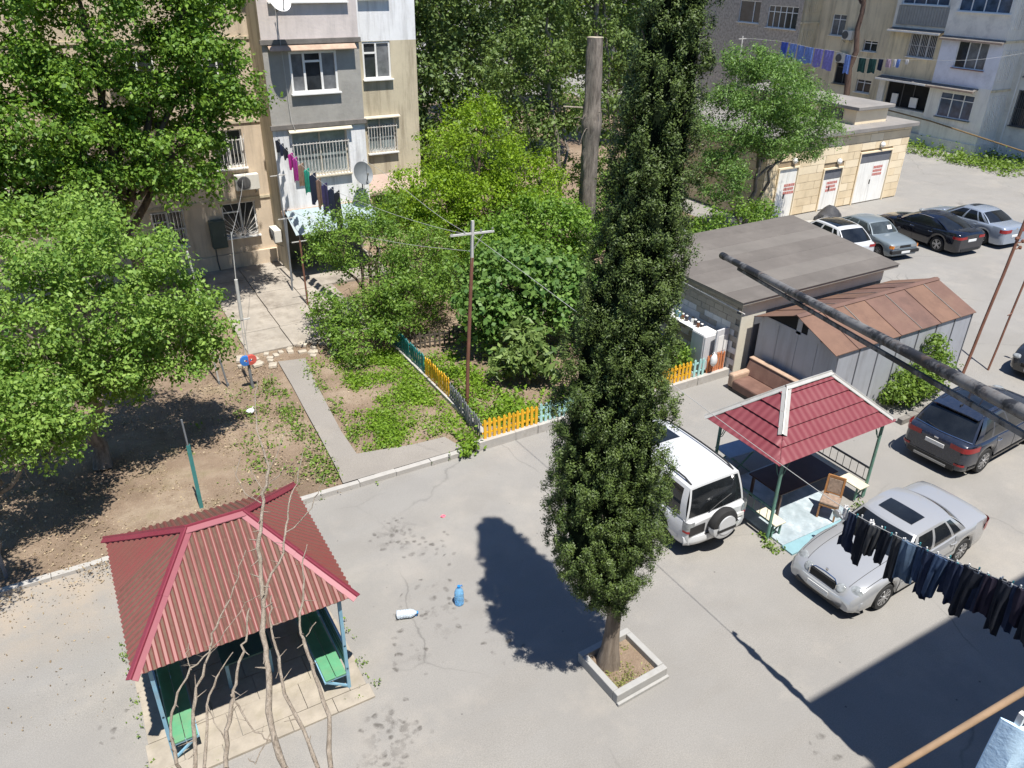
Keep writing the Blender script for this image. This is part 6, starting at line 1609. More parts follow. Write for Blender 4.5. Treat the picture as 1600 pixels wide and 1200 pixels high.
for sx, x0 in ((1, 2.60), (-1, -0.45)):
    xi = x0 - sx * 0.42
    for k in range(2):
        b = MB(); xa = x0 - sx * (0.03 + 0.20 * k); xb = xa - sx * 0.19
        b.bb(min(xa, xb), max(xa, xb), 10.12, 13.40, 0.43, 0.465); b.build("seat_plank", m_green, gl, world=True, bevel=0.006)
    for k in range(3):
        b = MB(); z = 0.62 + 0.17 * k; b.bb(x0 - .022 - (0 if sx > 0 else -0.0), x0 + .022, 10.2, 13.4, z, z + 0.12); b.build("back_plank", m_dgreen if k < 3 else m_green, gl, world=True)
    b = MB()
    for y in (10.15, 11.8, 13.4):
        b.bar((x0, y, 0.41), (xi, y, 0.41), 0.04); b.bar((x0, y, 0.08), (xi, y, 0.40), 0.035); 
    b.bar((xi, 10.12, 0.40), (xi, 13.42, 0.40), 0.04); b.bar((x0, 10.12, 0.55), (x0, 13.42, 0.55), 0.035); b.bar((x0, 10.12, 1.12), (x0, 13.42, 1.12), 0.035)
    b.build("bench_frame", m_blue, gl, world=True)
b = MB()
for k in range(4): b.bar((-0.45, 13.45, 0.5 + .2 * k), (2.6, 13.45, 0.5 + .2 * k), 0.03, 0.10)
b.build("back_rail", m_dgreen, gl, world=True)
tb_ = thing("gazebo_table", "dark table standing in the shade of the left gazebo", "table", (1.08, 12.1, 0))
b = MB(); b.bb(-0.45, 0.45, -1.0, 1.0, 0.70, 0.74); b.build("table_top", m_dgreen, tb_, bevel=0.01)
for x in (-.38, .38):
    for y in (-.9, .9):
        b = MB(); b.bb(x - .03, x + .03, y - .03, y + .03, 0.03, 0.70); b.build("leg", m_blue, tb_)
# paved floor of pale slabs
pf = thing("gazebo_floor", None, None, (1.08, 11.8, 0)); sset(pf, kind="structure")
m_pave = plain("pale_stone_paving", (0.335, 0.295, 0.24), 0.92, 0.2, 2.6, dirt=(0.26, 0.23, 0.16), dirtamt=0.55, bump=0.4, bscale=14)
random.seed(5)
y = 9.72; r = 0
while y < 13.9:
    h = 0.62 if r else 0.34; x = -0.86 - (0.25 if r % 2 else 0)
    while x < 2.98:
        w = random.choice((0.8, 0.95, 1.15)); x0, x1 = max(x, -0.86 + random.uniform(0, .08)), min(x + w, 2.98 - random.uniform(0, .08)); x += w
        if x1 - x0 < 0.1: continue
        b = MB(); b.bb(x0 + .004, x1 - .004, y + .004, y + h - .004, 0.0, 0.045 + random.uniform(0, .012)); b.build("paving_slab", m_pave, pf, world=True, bevel=0.006)
    y += h; r += 1

# right gazebo : tile-pressed maroon roof with grey caps
gr = thing("gazebo", "gazebo with tile-pressed crimson roof, grey ridge strips and green posts", "gazebo", (14.25, 10.42, 0))
m_crim = mottled("crimson_metal_tile", (0.175, 0.034, 0.044), (0.195, 0.05, 0.058), 0.38, 0.66, 0.55, third=(0.19, 0.055, 0.062))
m_gcap = plain("grey_zinc_strip", (0.46, 0.45, 0.42), 0.5, 0.10, 4, metal=0.3, dirt=(0.30, 0.28, 0.25), dirtamt=0.4)
gcx, gcy = 14.23, 10.42
cap, (A, B_, C_, D_, R1, R2) = hip_roof(gr, gcx, gcy, 1.95, 1.17, 2.30, 3.36, 0.72, [m_crim], (0.19, 0.014, 'sin'), (0.36, 0.042))
pA, pR1, pR2, pB, pD = Vector((A[0], A[1], 2.30)), Vector((R1[0], R1[1], 3.36)), Vector((R2[0], R2[1], 3.36)), Vector((B_[0], B_[1], 2.30)), Vector((D_[0], D_[1], 2.30))
pC = Vector((C_[0], C_[1], 2.30))
cap(pA.lerp(pR1, 0.38), pR1, 0.10, m_gcap, 0.06); cap(pD, pR1, 0.09, m_gcap, 0.06); cap(pB.lerp(pR2, 0.05), pR2, 0.09, m_gcap, 0.06); cap(pC, pR2, 0.09, m_gcap, 0.06); cap(pR1 - Vector((.05, 0, 0)), pR2 + Vector((.05, 0, 0)), 0.09, m_gcap, 0.07)
m_gpost = plain("grey_green_post_paint", (0.13, 0.27, 0.21), 0.55, 0.18, 4, dirt=(0.22, 0.16, 0.11), dirtamt=0.4)
gp = [(12.62, 9.42), (16.02, 9.42), (16.02, 11.38), (12.62, 11.38)]
for (x, y) in gp:
    b = MB(); b.tube([(x, y, 0.05), (x, y, 2.36)], 0.04, 10); b.build("post", m_gpost, gr, smooth=40, world=True)
    b = MB(); ix = 1 if x < 14 else -1; iy = 1 if y < 10 else -1
    for (dx, dy) in ((ix, 0), (0, iy)):
        pts = [(x, y, 1.75), (x + dx * .10, y + dy * .10, 1.85), (x + dx * .16, y + dy * .16, 2.02), (x + dx * .32, y + dy * .32, 2.27)]; b.tube(pts, 0.011, 5)
        pts = [(x + dx * .05, y + dy * .05, 2.2), (x + dx * .16, y + dy * .16, 2.12), (x + dx * .2, y + dy * .2, 2.25)]; b.tube(pts, 0.009, 5)
    b.build("scroll_bracket", m_gpost, gr, world=True)
b = MB()
for i in range(4):
    p, q = gp[i], gp[(i + 1) % 4]; b.bar((p[0], p[1], 2.29), (q[0], q[1], 2.29), 0.045)
b.build("roof_frame", m_gpost, gr, world=True)
# railing on the right and on the left side
for (x, ya, yb) in ((16.02, 9.46, 11.34), (12.62, 9.46, 11.34)):
    b = MB(); b.bar((x, ya, 0.88), (x, yb, 0.88), 0.04); b.bar((x, ya, 0.50), (x, yb, 0.50), 0.03); b.build("rail", m_grille_d if x > 15 else m_gpost, gr, world=True)
    for k in range(9):
        y = ya + (yb - ya) * (k + .5) / 9; b = MB(); b.tube([(x, y, 0.50), (x, y, 0.88)], 0.008, 5); b.build("baluster", m_grille_d if x > 15 else m_gpost, gr, world=True)
m_cream = plain("cream_board", (0.62, 0.57, 0.43), 0.6, 0.10, 2, dirt=(0.4, 0.34, 0.25), dirtamt=0.4)
for (xa, xb) in ((15.62, 15.98), (12.68, 13.02)):
    b = MB(); b.bb(xa, xb, 9.30, 11.30, 0.42, 0.46); b.build("bench_seat", m_cream, gr, world=True, bevel=0.01)
    for y in (9.4, 11.2):
        b = MB(); b.bar((xa + .04, y, 0.05), (xa + .04, y, 0.42), 0.04); b.bar((xb - .04, y, 0.05), (xb - .04, y, 0.42), 0.04); b.bar((xa + .04, y, 0.15), (xb - .04, y, 0.38), 0.03); b.build("bench_leg", m_gpost, gr, world=True)
# marble-patterned floor sheet
ff = thing("gazebo_floor", None, None, (14.3, 10.3, 0)); sset(ff, kind="structure")
m_lino = plain("pale_blue_marbled_floor", (0.32, 0.38, 0.41), 0.45, 0.22, 3.5, dirt=(0.60, 0.64, 0.66), dirtamt=0.6)
m_lino2 = plain("turquoise_floor_edge", (0.22, 0.37, 0.41), 0.5, 0.12, 3)
b = MB(); b.bb(12.75, 15.2, 9.05, 11.6, 0.0, 0.05); b.build("floor_sheet", m_lino, ff, world=True)
b = MB(); b.bb(12.7, 14.9, 8.72, 9.045, 0.0, 0.045); b.build("floor_edge", m_lino2, ff, world=True)
# brown table
tb = thing("gazebo_table", "dark brown table under the crimson roofed gazebo", "table", (14.35, 10.35, 0.05))
m_brn = plain("brown_table_top", (0.085, 0.045, 0.032), 0.45, 0.2, 3)
b = MB(); b.bb(-1.02, 1.02, -0.52, 0.52, 0.68, 0.72); b.build("table_top", m_brn, tb, bevel=0.01)
for x in (-.9, .9):
    for y in (-.44, .44):
        b = MB(); b.bb(x - .03, x + .03, y - .03, y + .03, 0.0, 0.68); b.build("leg", m_brn, tb)
# upholstered chair in front of the table
ch = thing("chair", "wooden chair with mottled brown upholstery under the gazebo", "chair", (14.55, 9.32, 0.05), R_(-62))
m_cw = plain("orange_brown_wood", (0.36, 0.17, 0.065), 0.4, 0.18, 5); m_uph = plain("mottled_brown_fabric", (0.26, 0.19, 0.145), 0.95, 0.35, 14)
b = MB(); b.bb(-0.22, 0.22, -0.22, 0.22, 0.42, 0.49); b.build("seat", m_uph, ch, bevel=0.025)
b = MB(); b.bb(-0.215, 0.215, -0.215, 0.215, 0.37, 0.418); b.build("seat_frame", m_cw, ch)
for (x, y) in ((-.19, -.19), (.19, -.19)):
    b = MB(); b.bar((x, y, 0), (x, y, 0.37), 0.04); b.build("leg", m_cw, ch)
for x in (-.19, .19):
    b = MB(); b.bar((x, .25, 0), (x, .20, 0.45), 0.04); b.bar((x, .20, 0.45), (x, .30, 0.98), 0.045); b.build("leg", m_cw, ch)
b = MB(); b.add([(-.165, .205, .55), (.165, .205, .55), (.165, .275, .91), (-.165, .275, .91), (-.165, .245, .545), (.165, .245, .545), (.165, .315, .905), (-.165, .315, .905)], [(0, 1, 2, 3), (7, 6, 5, 4), (0, 4, 5, 1), (1, 5, 6, 2), (2, 6, 7, 3), (3, 7, 4, 0)]); b.build("backrest", m_uph, ch, bevel=0.012)
b = MB(); b.bar((-.21, .295, .955), (.21, .295, .955), 0.03, 0.085); b.bar((-.19, .22, .53), (.19, .22, .53), 0.03, 0.04); b.build("top_rail", m_cw, ch, bevel=0.012)
# blue folding table and a stool behind the gazebo
ft = thing("folding_table", "dusty blue folding table behind the crimson roofed gazebo", "table", (13.95, 11.95, 0), R_(-4))
m_ftb = plain("dusty_blue_top", (0.28, 0.36, 0.44), 0.5, 0.12, 3)
b = MB(); b.bb(-0.45, 0.45, -0.30, 0.30, 0.66, 0.69); b.build("table_top", m_ftb, ft, bevel=0.01)
for sgx in (-1, 1):
    b = MB(); b.bar((-.38 * sgx, -.27, 0), (.38 * sgx, -.27, .66), 0.03); b.bar((-.38 * sgx, .27, 0), (.38 * sgx, .27, .66), 0.03); b.build("leg", m_gpost, ft)

# ------------------------------------------------------------------ picket fences
m_yel = plain("orange_yellow_picket", (0.74, 0.40, 0.02), 0.5, 0.10, 3, dirt=(0.5, 0.3, 0.08), dirtamt=0.3)
m_tur = plain("pale_turquoise_picket", (0.36, 0.60, 0.57), 0.5, 0.10, 3, dirt=(0.42, 0.44, 0.38), dirtamt=0.35)
m_teal = plain("dark_teal_picket", (0.02, 0.19, 0.19), 0.5, 0.14, 3)
m_greyp = plain("weathered_grey_picket", (0.17, 0.18, 0.19), 0.8, 0.2, 4)
m_oran = plain("faded_orange_slat", (0.52, 0.19, 0.08), 0.7, 0.2, 4)
def fence(label, p, q, z0, h, mat, step=0.145, w=0.085, group="painted picket fences"):
    p, q = Vector((p[0], p[1], 0)), Vector((q[0], q[1], 0)); L = (q - p).length; d = (q - p) / L; rz = math.atan2(d.y, d.x)
    t = thing("picket_fence", label, "fence", (p.x, p.y, z0), rz, group)
    pk = MB(); pk.extr([(-w / 2, -0.012, 0), (w / 2, -0.012, 0), (w / 2, -0.012, h - 0.05), (0, -0.012, h), (-w / 2, -0.012, h - 0.05)], (0, 0.024, 0))
    o = None; n = int(L / step)
    for k in range(n):
        if o is None: o = pk.build("picket", mat, t); c_ = o
        else: c_ = share(o, t)
        c_.location = ((k + .5) * L / n, random.uniform(-.01, .01), random.uniform(-.03, .015)); c_.rotation_euler = (random.uniform(-.03, .03), random.uniform(-.025, .025), 0)
    for z in (0.14, h - 0.2):
        b = MB(); b.bb(0, L, 0.014, 0.045, z, z + 0.05); b.build("rail", mat, t)
    return t
fence("orange-yellow picket fence on the front kerb corner", (8.62, 16.12), (10.42, 16.12), 0.27, 0.62, m_yel)
fence("pale turquoise picket fence next to the cypress on the kerb", (10.44, 16.12), (12.6, 16.12), 0.27, 0.62, m_tur)
fence("yellow picket fence half hidden behind the cypress", (12.65, 16.12), (14.5, 16.12), 0.27, 0.62, m_yel)
fence("short yellow picket fence right of the cypress", (14.6, 16.12), (16.15, 16.12), 0.27, 0.62, m_yel)
fence("short turquoise picket fence before the orange slats", (16.18, 16.12), (16.72, 16.12), 0.27, 0.62, m_tur)
fence("faded orange slatted gate at the end of the kerb", (16.78, 16.12), (17.55, 16.14), 0.2, 0.72, m_oran, 0.11, 0.075)
fence("dark teal side fence at the top of the garden", (8.88, 23.1), (8.88, 20.55), 0.22, 0.66, m_teal, 0.14)
fence("yellow side fence between the teal and the grey pickets", (8.88, 20.5), (8.88, 18.75), 0.22, 0.66, m_yel, 0.14)
fence("weathered grey pickets at the front corner of the garden", (8.88, 18.7), (8.64, 16.3), 0.18, 0.62, m_greyp, 0.13, 0.06)
fence("short dark slatted fence with a pale end across the shaded garden", (9.2, 22.6), (11.4, 22.2), 0.1, 0.6, plain("dark_old_slat", (0.09, 0.075, 0.06), 0.9, 0.3, 4), 0.17, 0.06)
tw = thing("white_bag", "white plastic bag hanging on the orange slatted gate", "bag", (16.93, 16.0, 0.55))
rg = np.random.default_rng(2); b = MB(); P = []
for i in range(9):
    a = PI * i / 8; P.append([(0.13 * math.sin(a) * math.cos(q) * (1 + .12 * rg.normal()), 0.09 * math.sin(a) * math.sin(q), 0.22 - 0.22 * math.cos(a) * 1.0 - 0.0) for q in [2 * PI * k / 12 for k in range(13)]])
for r_ in P: r_[-1] = r_[0]
b.grid(P); b.build("sack", plain("white_polythene", (0.72, 0.72, 0.70), 0.4, 0.05, 5), tw, smooth=60)
b = MB(); b.tube([(0, 0, 0.42), (0.03, 0.06, 0.47), (0, 0.1, 0.40)], 0.012, 6); b.build("handle", MATS["white_polythene"], tw)

# ------------------------------------------------------------------ sofa, cast-off doors, shelf
sf = thing("sofa", "worn brown sofa dumped against the metal shed", "sofa", (17.55, 14.45, 0), 0)
m_sofa = plain("brown_sofa_leatherette", (0.155, 0.085, 0.065), 0.6, 0.18, 3, dirt=(0.24, 0.15, 0.11), dirtamt=0.5); m_sofa2 = plain("worn_tan_sofa_edge", (0.40, 0.28, 0.20), 0.7, 0.2, 5)
b = MB(); b.bb(-0.52, 0.30, -0.95, 0.75, 0.10, 0.40); b.build("seat", m_sofa, sf, bevel=0.05)
b = MB(); b.add([(.14, -.97, .38), (.52, -.97, .38), (.52, .95, .38), (.14, .95, .38), (.32, -.97, .88), (.54, -.97, .88), (.54, .95, .88), (.32, .95, .88)], [(0, 3, 2, 1), (4, 5, 6, 7), (0, 1, 5, 4), (1, 2, 6, 5), (2, 3, 7, 6), (3, 0, 4, 7)]); b.build("backrest", m_sofa, sf, bevel=0.05)
b = MB(); b.bb(0.30, 0.55, -0.98, 0.96, 0.88, 0.93); b.build("back_edge", m_sofa2, sf, bevel=0.02)
b = MB(); b.bb(-0.5, 0.3, 0.74, 0.97, 0.10, 0.56); b.build("armrest", m_sofa2, sf, bevel=0.06)
b = MB(); b.bb(-0.5, 0.5, -0.93, 0.93, 0.0, 0.10); b.build("base", m_blk, sf)
m_fridge = plain("dirty_white_enamel", (0.56, 0.56, 0.57), 0.5, 0.08, 1.5, dirt=(0.38, 0.36, 0.33), dirtamt=0.5, streak=True)
rf = thing("old_refrigerator", "discarded pale grey refrigerator against the block store", "refrigerator", (17.1, 16.68, 0.08), R_(0))
b = MB(); b.bb(-0.32, 0.30, -0.26, 0.30, 0.03, 1.38); b.build("cabinet", m_fridge, rf, bevel=0.02)
b = MB(); b.bb(-0.30, 0.28, -0.31, -0.265, 0.08, 1.36); dd_ = b.build("door", m_fridge, rf, bevel=0.02)
b = MB(); b.bb(0.2, 0.23, -0.345, -0.312, 0.75, 1.05); b.build("handle", m_pipe, dd_)
b = MB(); b.bb(-0.31, 0.29, -0.25, 0.29, 1.382, 1.40); b.build("top", m_white_up, rf)
dp = thing("leaning_door", "white panel door leaning beside the old refrigerator", "door", (17.35, 16.2, 0.08), R_(6))
b = MB(); b.bb(-0.30, 0.28, -0.03, 0.03, 0, 1.62); b.build("door_leaf", m_fridge, dp, bevel=0.01)
for z in (0.15, 0.85):
    b = MB(); b.bb(-0.2, 0.18, -0.038, -0.031, z, z + 0.55); b.build("door_panel", m_white_up, dp)
b = MB(); b.bb(-0.24, -0.2, -0.08, -0.031, 0.78, 0.82); b.build("handle", m_pipe, dp)
sh_ = thing("outdoor_shelf", "long shelf fixed along the block store wall with jars on it", "shelf", (17.4, 17.9, 1.30))
b = MB(); b.bb(-0.32, 0.24, -0.92, 1.3, 0, 0.035); b.build("board", m_white_up, sh_, bevel=0.006)
for y in (-.8, .2, 1.2):
    b = MB(); b.bar((0.24, y, -0.35), (-0.28, y, -0.02), 0.03); b.build("bracket", m_pipe, sh_)
random.seed(31)
jm = [glassy("jar_glass_dark", (0.05, 0.045, 0.05)), plain("jar_blue", (0.10, 0.25, 0.42), 0.3, 0.1, 5), plain("jar_white", (0.6, 0.6, 0.58), 0.4, 0.1, 5), plain("jar_brown", (0.16, 0.07, 0.04), 0.3, 0.2, 5)]
jar = MB(); jar.lathe([(0.055, 0), (0.06, 0.01), (0.06, 0.13), (0.04, 0.16), (0.04, 0.175)], (0, 0, 0), 'z', 12); lid = MB(); lid.lathe([(0.045, 0.0), (0.045, 0.022)], (0, 0, 0.175), 'z', 12)
jl = ["dark glass jar", "blue plastic jar", "white jar", "brown jar"]
for k in range(9):
    mi = (0, 3, 0, 2, 0, 3, 1, 1, 2)[k]; y = 17.08 + 0.19 * k
    pos_ = ["nearest the refrigerator", "second along from the refrigerator", "third along from the refrigerator", "fourth along the shelf", "in the middle of the shelf", "sixth along the shelf", "seventh along the shelf", "second from the far end of the shelf", "at the far end of the shelf"][k]
    j = thing("jar", "%s %s on the store wall" % (jl[mi], pos_), "jar", (17.36 + random.uniform(-.08, .08), y, 1.336), 0, "jars on the outdoor shelf")
    jar.build("glass", jm[mi], j, smooth=40); lid.build("lid", m_white_up if mi != 2 else m_blk, j)

# ------------------------------------------------------------------ bottles and litter on the asphalt
def jug(label, c, rot, mat, name="water_jug"):
    t = thing(name, label, "bottle", c); t.rotation_euler = rot
    b = MB(); prof = [(0.05, 0), (0.078, 0.01), (0.08, 0.04)]
    for k in range(4): z = 0.06 + 0.045 * k; prof += [(0.08, z), (0.074, z + .014), (0.08, z + .03)]
    prof += [(0.079, 0.25), (0.06, 0.31), (0.03, 0.345), (0.024, 0.36)]
    b.lathe(prof, (0, 0, 0), 'z', 18); b.build("bottle", mat, t, smooth=40)
    b = MB(); b.lathe([(0.028, 0.36), (0.028, 0.39)], (0, 0, 0), 'z', 14); b.build("cap", plain("blue_cap", (0.02, 0.20, 0.55), 0.4), t)
    b = MB(); b.tube([(0.03, 0, 0.355), (0.07, 0, 0.36), (0.085, 0, 0.31)], 0.007, 6); b.build("handle", MATS["blue_cap"], t)
    return t
def pet(name, col, tr=0.55):
    t = NT(name); p = t.bsdf(col, 0.12, 0, 0.5); p.inputs["Transmission Weight"].default_value = tr; p.inputs["IOR"].default_value = 1.2; MATS[name] = t.m; return t.m
jug("clear blue water jug standing upright on the asphalt", (5.36, 11.1, 0.004), (0, 0, 0.4), pet("blue_pet", (0.30, 0.62, 0.92), 0.6)).scale = (1.25, 1.25, 1.25)
jug("pale empty jug lying on its side on the asphalt", (4.05, 11.36, 0.09), (0, R_(88), R_(-22)), pet("clear_pet", (0.70, 0.78, 0.86), 0.4)).scale = (1.15, 1.15, 1.15)
pk = thing("pink_scrap", "small pink scrap lying on the asphalt", "litter", (6.33, 13.9, 0.004))
b = MB(); b.grid([[(0.07 * math.cos(i) * j / 3, 0.05 * math.sin(i) * j / 3, 0.012 + 0.012 * math.sin(3 * i + j)) for j in range(4)] for i in [2 * PI * k / 9 for k in range(10)]]); b.build("paper", plain("pink_paper", (0.75, 0.16, 0.22), 0.7, 0.1, 8), pk)
b = MB(); b.tube([(-0.05, 0, 0.02), (0.05, 0.02, 0.02)], 0.006, 5); b.build("fold", MATS["pink_paper"], pk)

# ------------------------------------------------------------------ poles and stakes
m_rustp = plain("rusty_brown_pipe", (0.19, 0.085, 0.055), 0.8, 0.25, 4, dirt=(0.10, 0.06, 0.05), dirtamt=0.5)
m_wpole = plain("grey_white_pole", (0.50, 0.49, 0.46), 0.6, 0.12, 4)
cp = thing("clothesline_pole", "tall rusty pole with a pale cross arm in the garden", "pole", (9.2, 18.2, 0.05))
b = MB(); b.tube([(0, 0, 0), (0.05, 0, 1.5), (0.14, 0, 3.2), (0.22, 0, 4.7)], [0.055, 0.055, 0.052, 0.05], 10); b.build("post", m_rustp, cp, smooth=40)
b = MB(); b.bar((0.21, 0, 4.45), (0.25, 0, 5.72), 0.07); b.build("extension", m_wpole, cp)
b = MB(); b.bar((-0.42, 0, 5.40), (0.90, 0, 5.34), 0.05, 0.05); b.build("cross_arm", m_wpole, cp)
b = MB()
for x in (-0.38, 0.0, 0.5, 0.86): b.lathe([(0.02, 0), (0.03, 0.02), (0.02, 0.05)], (x, 0, 5.40), 'z', 8)
b.bar((0.24, 0, 4.9), (0.60, 0, 5.33), 0.02); b.build("insulator", m_pipe, cp)
rp = thing("clothes_reel_pole", "tall thin white pole with a red and blue reel beside the path", "pole", (3.9, 22.45, 0.05))
b = MB(); b.tube([(0, 0, 0), (-0.02, 0, 0.95)], 0.045, 8); b.build("post", m_greyp, rp, smooth=40)
b = MB(); b.tube([(-0.06, 0, 0.8), (-0.03, 0, 2.35)], 0.012, 6); b.tube([(0.03, 0, 0.8), (0.03, 0, 2.35)], 0.012, 6); b.build("rods", m_wpole, rp)
b = MB(); b.bar((-0.25, 0, 2.33), (0.24, 0, 2.33), 0.04); b.build("cross_bar", m_wpole, rp)
b = MB(); b.tube([(0.0, 0, 2.35), (0.02, 0, 3.6)], 0.05, 10); b.build("sleeve", m_wpole, rp, smooth=40)
b = MB(); b.tube([(0.02, 0, 3.6), (0.10, 0, 5.0)], 0.014, 6); b.build("rod", m_wpole, rp)
for sx, m in ((-0.10, plain("reel_blue", (0.04, 0.17, 0.50), 0.5, 0.2, 6)), (0.07, plain("reel_red", (0.55, 0.10, 0.08), 0.5, 0.2, 6))):
    b = MB(); b.lathe([(0.05, -0.05), (0.16, -0.04), (0.17, 0.0), (0.16, 0.04), (0.05, 0.05)], (sx, -0.06, 1.02), 'y', 18, True); b.build("reel", m, rp, smooth=40)
for (lab, x, y, pts, m, r) in (("leaning thin grey pole at the edge of the left tree", 3.05, 23.2, [(0, 0, 0), (-0.1, 0, 2.9), (-0.2, 0, 4.4)], m_wpole, 0.028),
                               ("dark stake beside the thin grey pole", 3.25, 22.9, [(0, 0, 0), (-0.1, 0.05, 1.0)], m_greyp, 0.03)):
    t = thing("stake", lab, "pole", (x, y, 0.05)); b = MB(); b.tube(pts, r, 7); b.build("shaft", m, t, smooth=40)
    b = MB(); b.lathe([(r * 1.3, 0.02), (r * 1.3, 0.14)], pts[0], 'z', 7); b.build("sleeve", m_greyp, t)
    if len(pts) > 2:
        b = MB(); b.bar((-0.22, 0, 2.3), (0.08, 0, 2.3), 0.02); b.build("cross_bar", m_wpole, t)
gs = thing("stake", "dark teal steel stake with a bare tip behind the left gazebo roof", "pole", (1.3, 16.95, 0.05))
b = MB(); b.bb(-0.045, 0.045, -0.012, 0.0, 0, 1.85); b.bb(0.033, 0.045, 0.0, 0.06, 0, 1.85); b.build("angle_iron", plain("teal_angle_iron", (0.05, 0.20, 0.19), 0.6, 0.2, 4), gs)
b = MB(); b.tube([(0.0, 0.01, 1.7), (-0.02, 0.01, 2.55)], 0.022, 6); b.build("tip", m_greyp, gs)
dk_ = thing("stake", "short dark post at the far left edge beside the kerb", "pole", (-2.83, 16.5, 0.05))
b = MB(); b.tube([(0, 0, 0), (0.02, 0, 1.15)], 0.04, 8); b.build("shaft", m_greyp, dk_, smooth=40)
b = MB(); b.lathe([(0.045, 1.12), (0.045, 1.18)], (0.02, 0, 0), 'z', 8); b.build("cap", m_greyp, dk_)
# gate posts and a trellis near the entrance
for (lab, x, y, h, lean, m) in (("thin rusty T post near the entrance step", 7.35, 27.9, 2.6, -0.02, m_rustp), ("leaning dark post by the entrance with wires", 7.25, 29.6, 3.0, 0.1, m_greyp), ("slim grey post at the corner of the bay", 7.55, 30.6, 4.4, -0.05, m_greyp)):
    t = thing("post", lab, "pole", (x, y, 0.1)); b = MB(); b.tube([(0, 0, 0), (lean * .5, 0, h * .5), (lean, 0, h)], 0.035, 7); b.build("shaft", m, t, smooth=40)
    b = MB(); b.bar((lean - 0.3, 0, h - .03), (lean + 0.3, 0, h - .03), 0.03); b.build("cross_bar", m_wpole, t)
# two leaning rusty poles beside the shed
for (lab, x0, xt, m, ins) in (("rusty pole with insulators leaning at the corner of the shed", 24.75, 25.9, m_rustp, True), ("thinner rusty pole right of the insulator pole", 25.75, 26.85, m_rustp, False)):
    t = thing("leaning_pole", lab, "pole", (x0, 12.35 if ins else 12.1, 0)); hh = 6.6; dx = (xt - x0) * hh / 5.3
    b = MB(); pts = [(dx * k / 8 + 0.01 * math.sin(k * 2), 0.25 * k / 8, hh * k / 8) for k in range(9)]; b.tube(pts, 0.05 if ins else 0.036, 8); b.build("pipe", m, t, smooth=40)
    b = MB()
    if ins:
        for (z, s_) in ((4.35, 1), (4.15, 1), (4.5, -1)):
            q = Vector((dx * z / hh, 0.1, z)); b.bar(q, q + Vector((0.2 * s_, 0, 0)), 0.025); b.lathe([(0.05, 0), (0.06, 0.05), (0.04, 0.1)], (q.x + 0.22 * s_, q.y, z - .03), 'z', 8)
    else: b.bar((dx * .3, .05, hh * .3), (dx * .3 - .35, 0.0, hh * .3), 0.025)
    b.build("insulator" if ins else "spur", m_rustp, t)
# tripod-like wash stand by the shed
ws = thing("wire_stand", "small white wire stand on the asphalt behind the leaning poles", "stand", (25.1, 13.5, 0))
b = MB()
for (x, y) in ((-.25, -.2), (.25, -.2), (.25, .2), (-.25, .2)): b.tube([(x, y, 0), (x * .9, y * .9, 0.75)], 0.012, 5)
b.build("leg", m_wpole, ws); b = MB(); b.bb(-.26, .26, -.21, .21, .45, .47); b.bb(-.26, .26, .18, .21, .7, .78); b.build("seat", m_cream, ws)
# ------------------------------------------------------------------ washing lines, wires, near pipe
m_wire = plain("washing_line_wire", (0.35, 0.35, 0.34), 0.5, 0.1, 4)
m_cord = plain("turquoise_cord", (0.10, 0.42, 0.45), 0.6, 0.1, 6)
def catmull(pts, n=8):
    P = [Vector(p) for p in pts]; out = []
    for i in range(len(P) - 1):
        p0, p1, p2, p3 = P[max(i - 1, 0)], P[i], P[i + 1], P[min(i + 2, len(P) - 1)]
        for k in range(n):
            t = k / n; out.append(0.5 * ((2 * p1) + (p2 - p0) * t + (2 * p0 - 5 * p1 + 4 * p2 - p3) * t * t + (3 * p1 - p0 - 3 * p2 + p3) * t**3))
    out.append(P[-1]); return out
def wire(name, label, pts, r, mat, cat="wire"):
    t = thing(name, label, cat, pts[0]); b = MB(); b.tube(catmull(pts), r, 5); b.build("line", mat, t, world=True)
    b = MB()
    for e in (pts[0], pts[-1]): b.lathe([(r * 2.2, -0.02), (r * 2.2, 0.02)], e, 'z', 6)
    b.build("end_knot", mat, t, world=True); return t
L1 = [(9.8, 0.1, 5.75), (9.8, 1.6, 5.2), (9.8, 3.27, 4.80), (9.8, 4.58, 4.48), (9.8, 5.88, 4.29), (9.79, 7.38, 4.33), (9.76, 10.0, 4.52), (9.62, 14.0, 4.95), (9.45, 18.2, 5.38)]
wire("washing_line", "washing line with dark trousers running from the lower balcony to the garden pole", L1, 0.007, m_wire, "washing line")
L1c = catmull(L1, 40)
def on_line(C, y):
    return min(C, key=lambda p: abs(p.y - y))

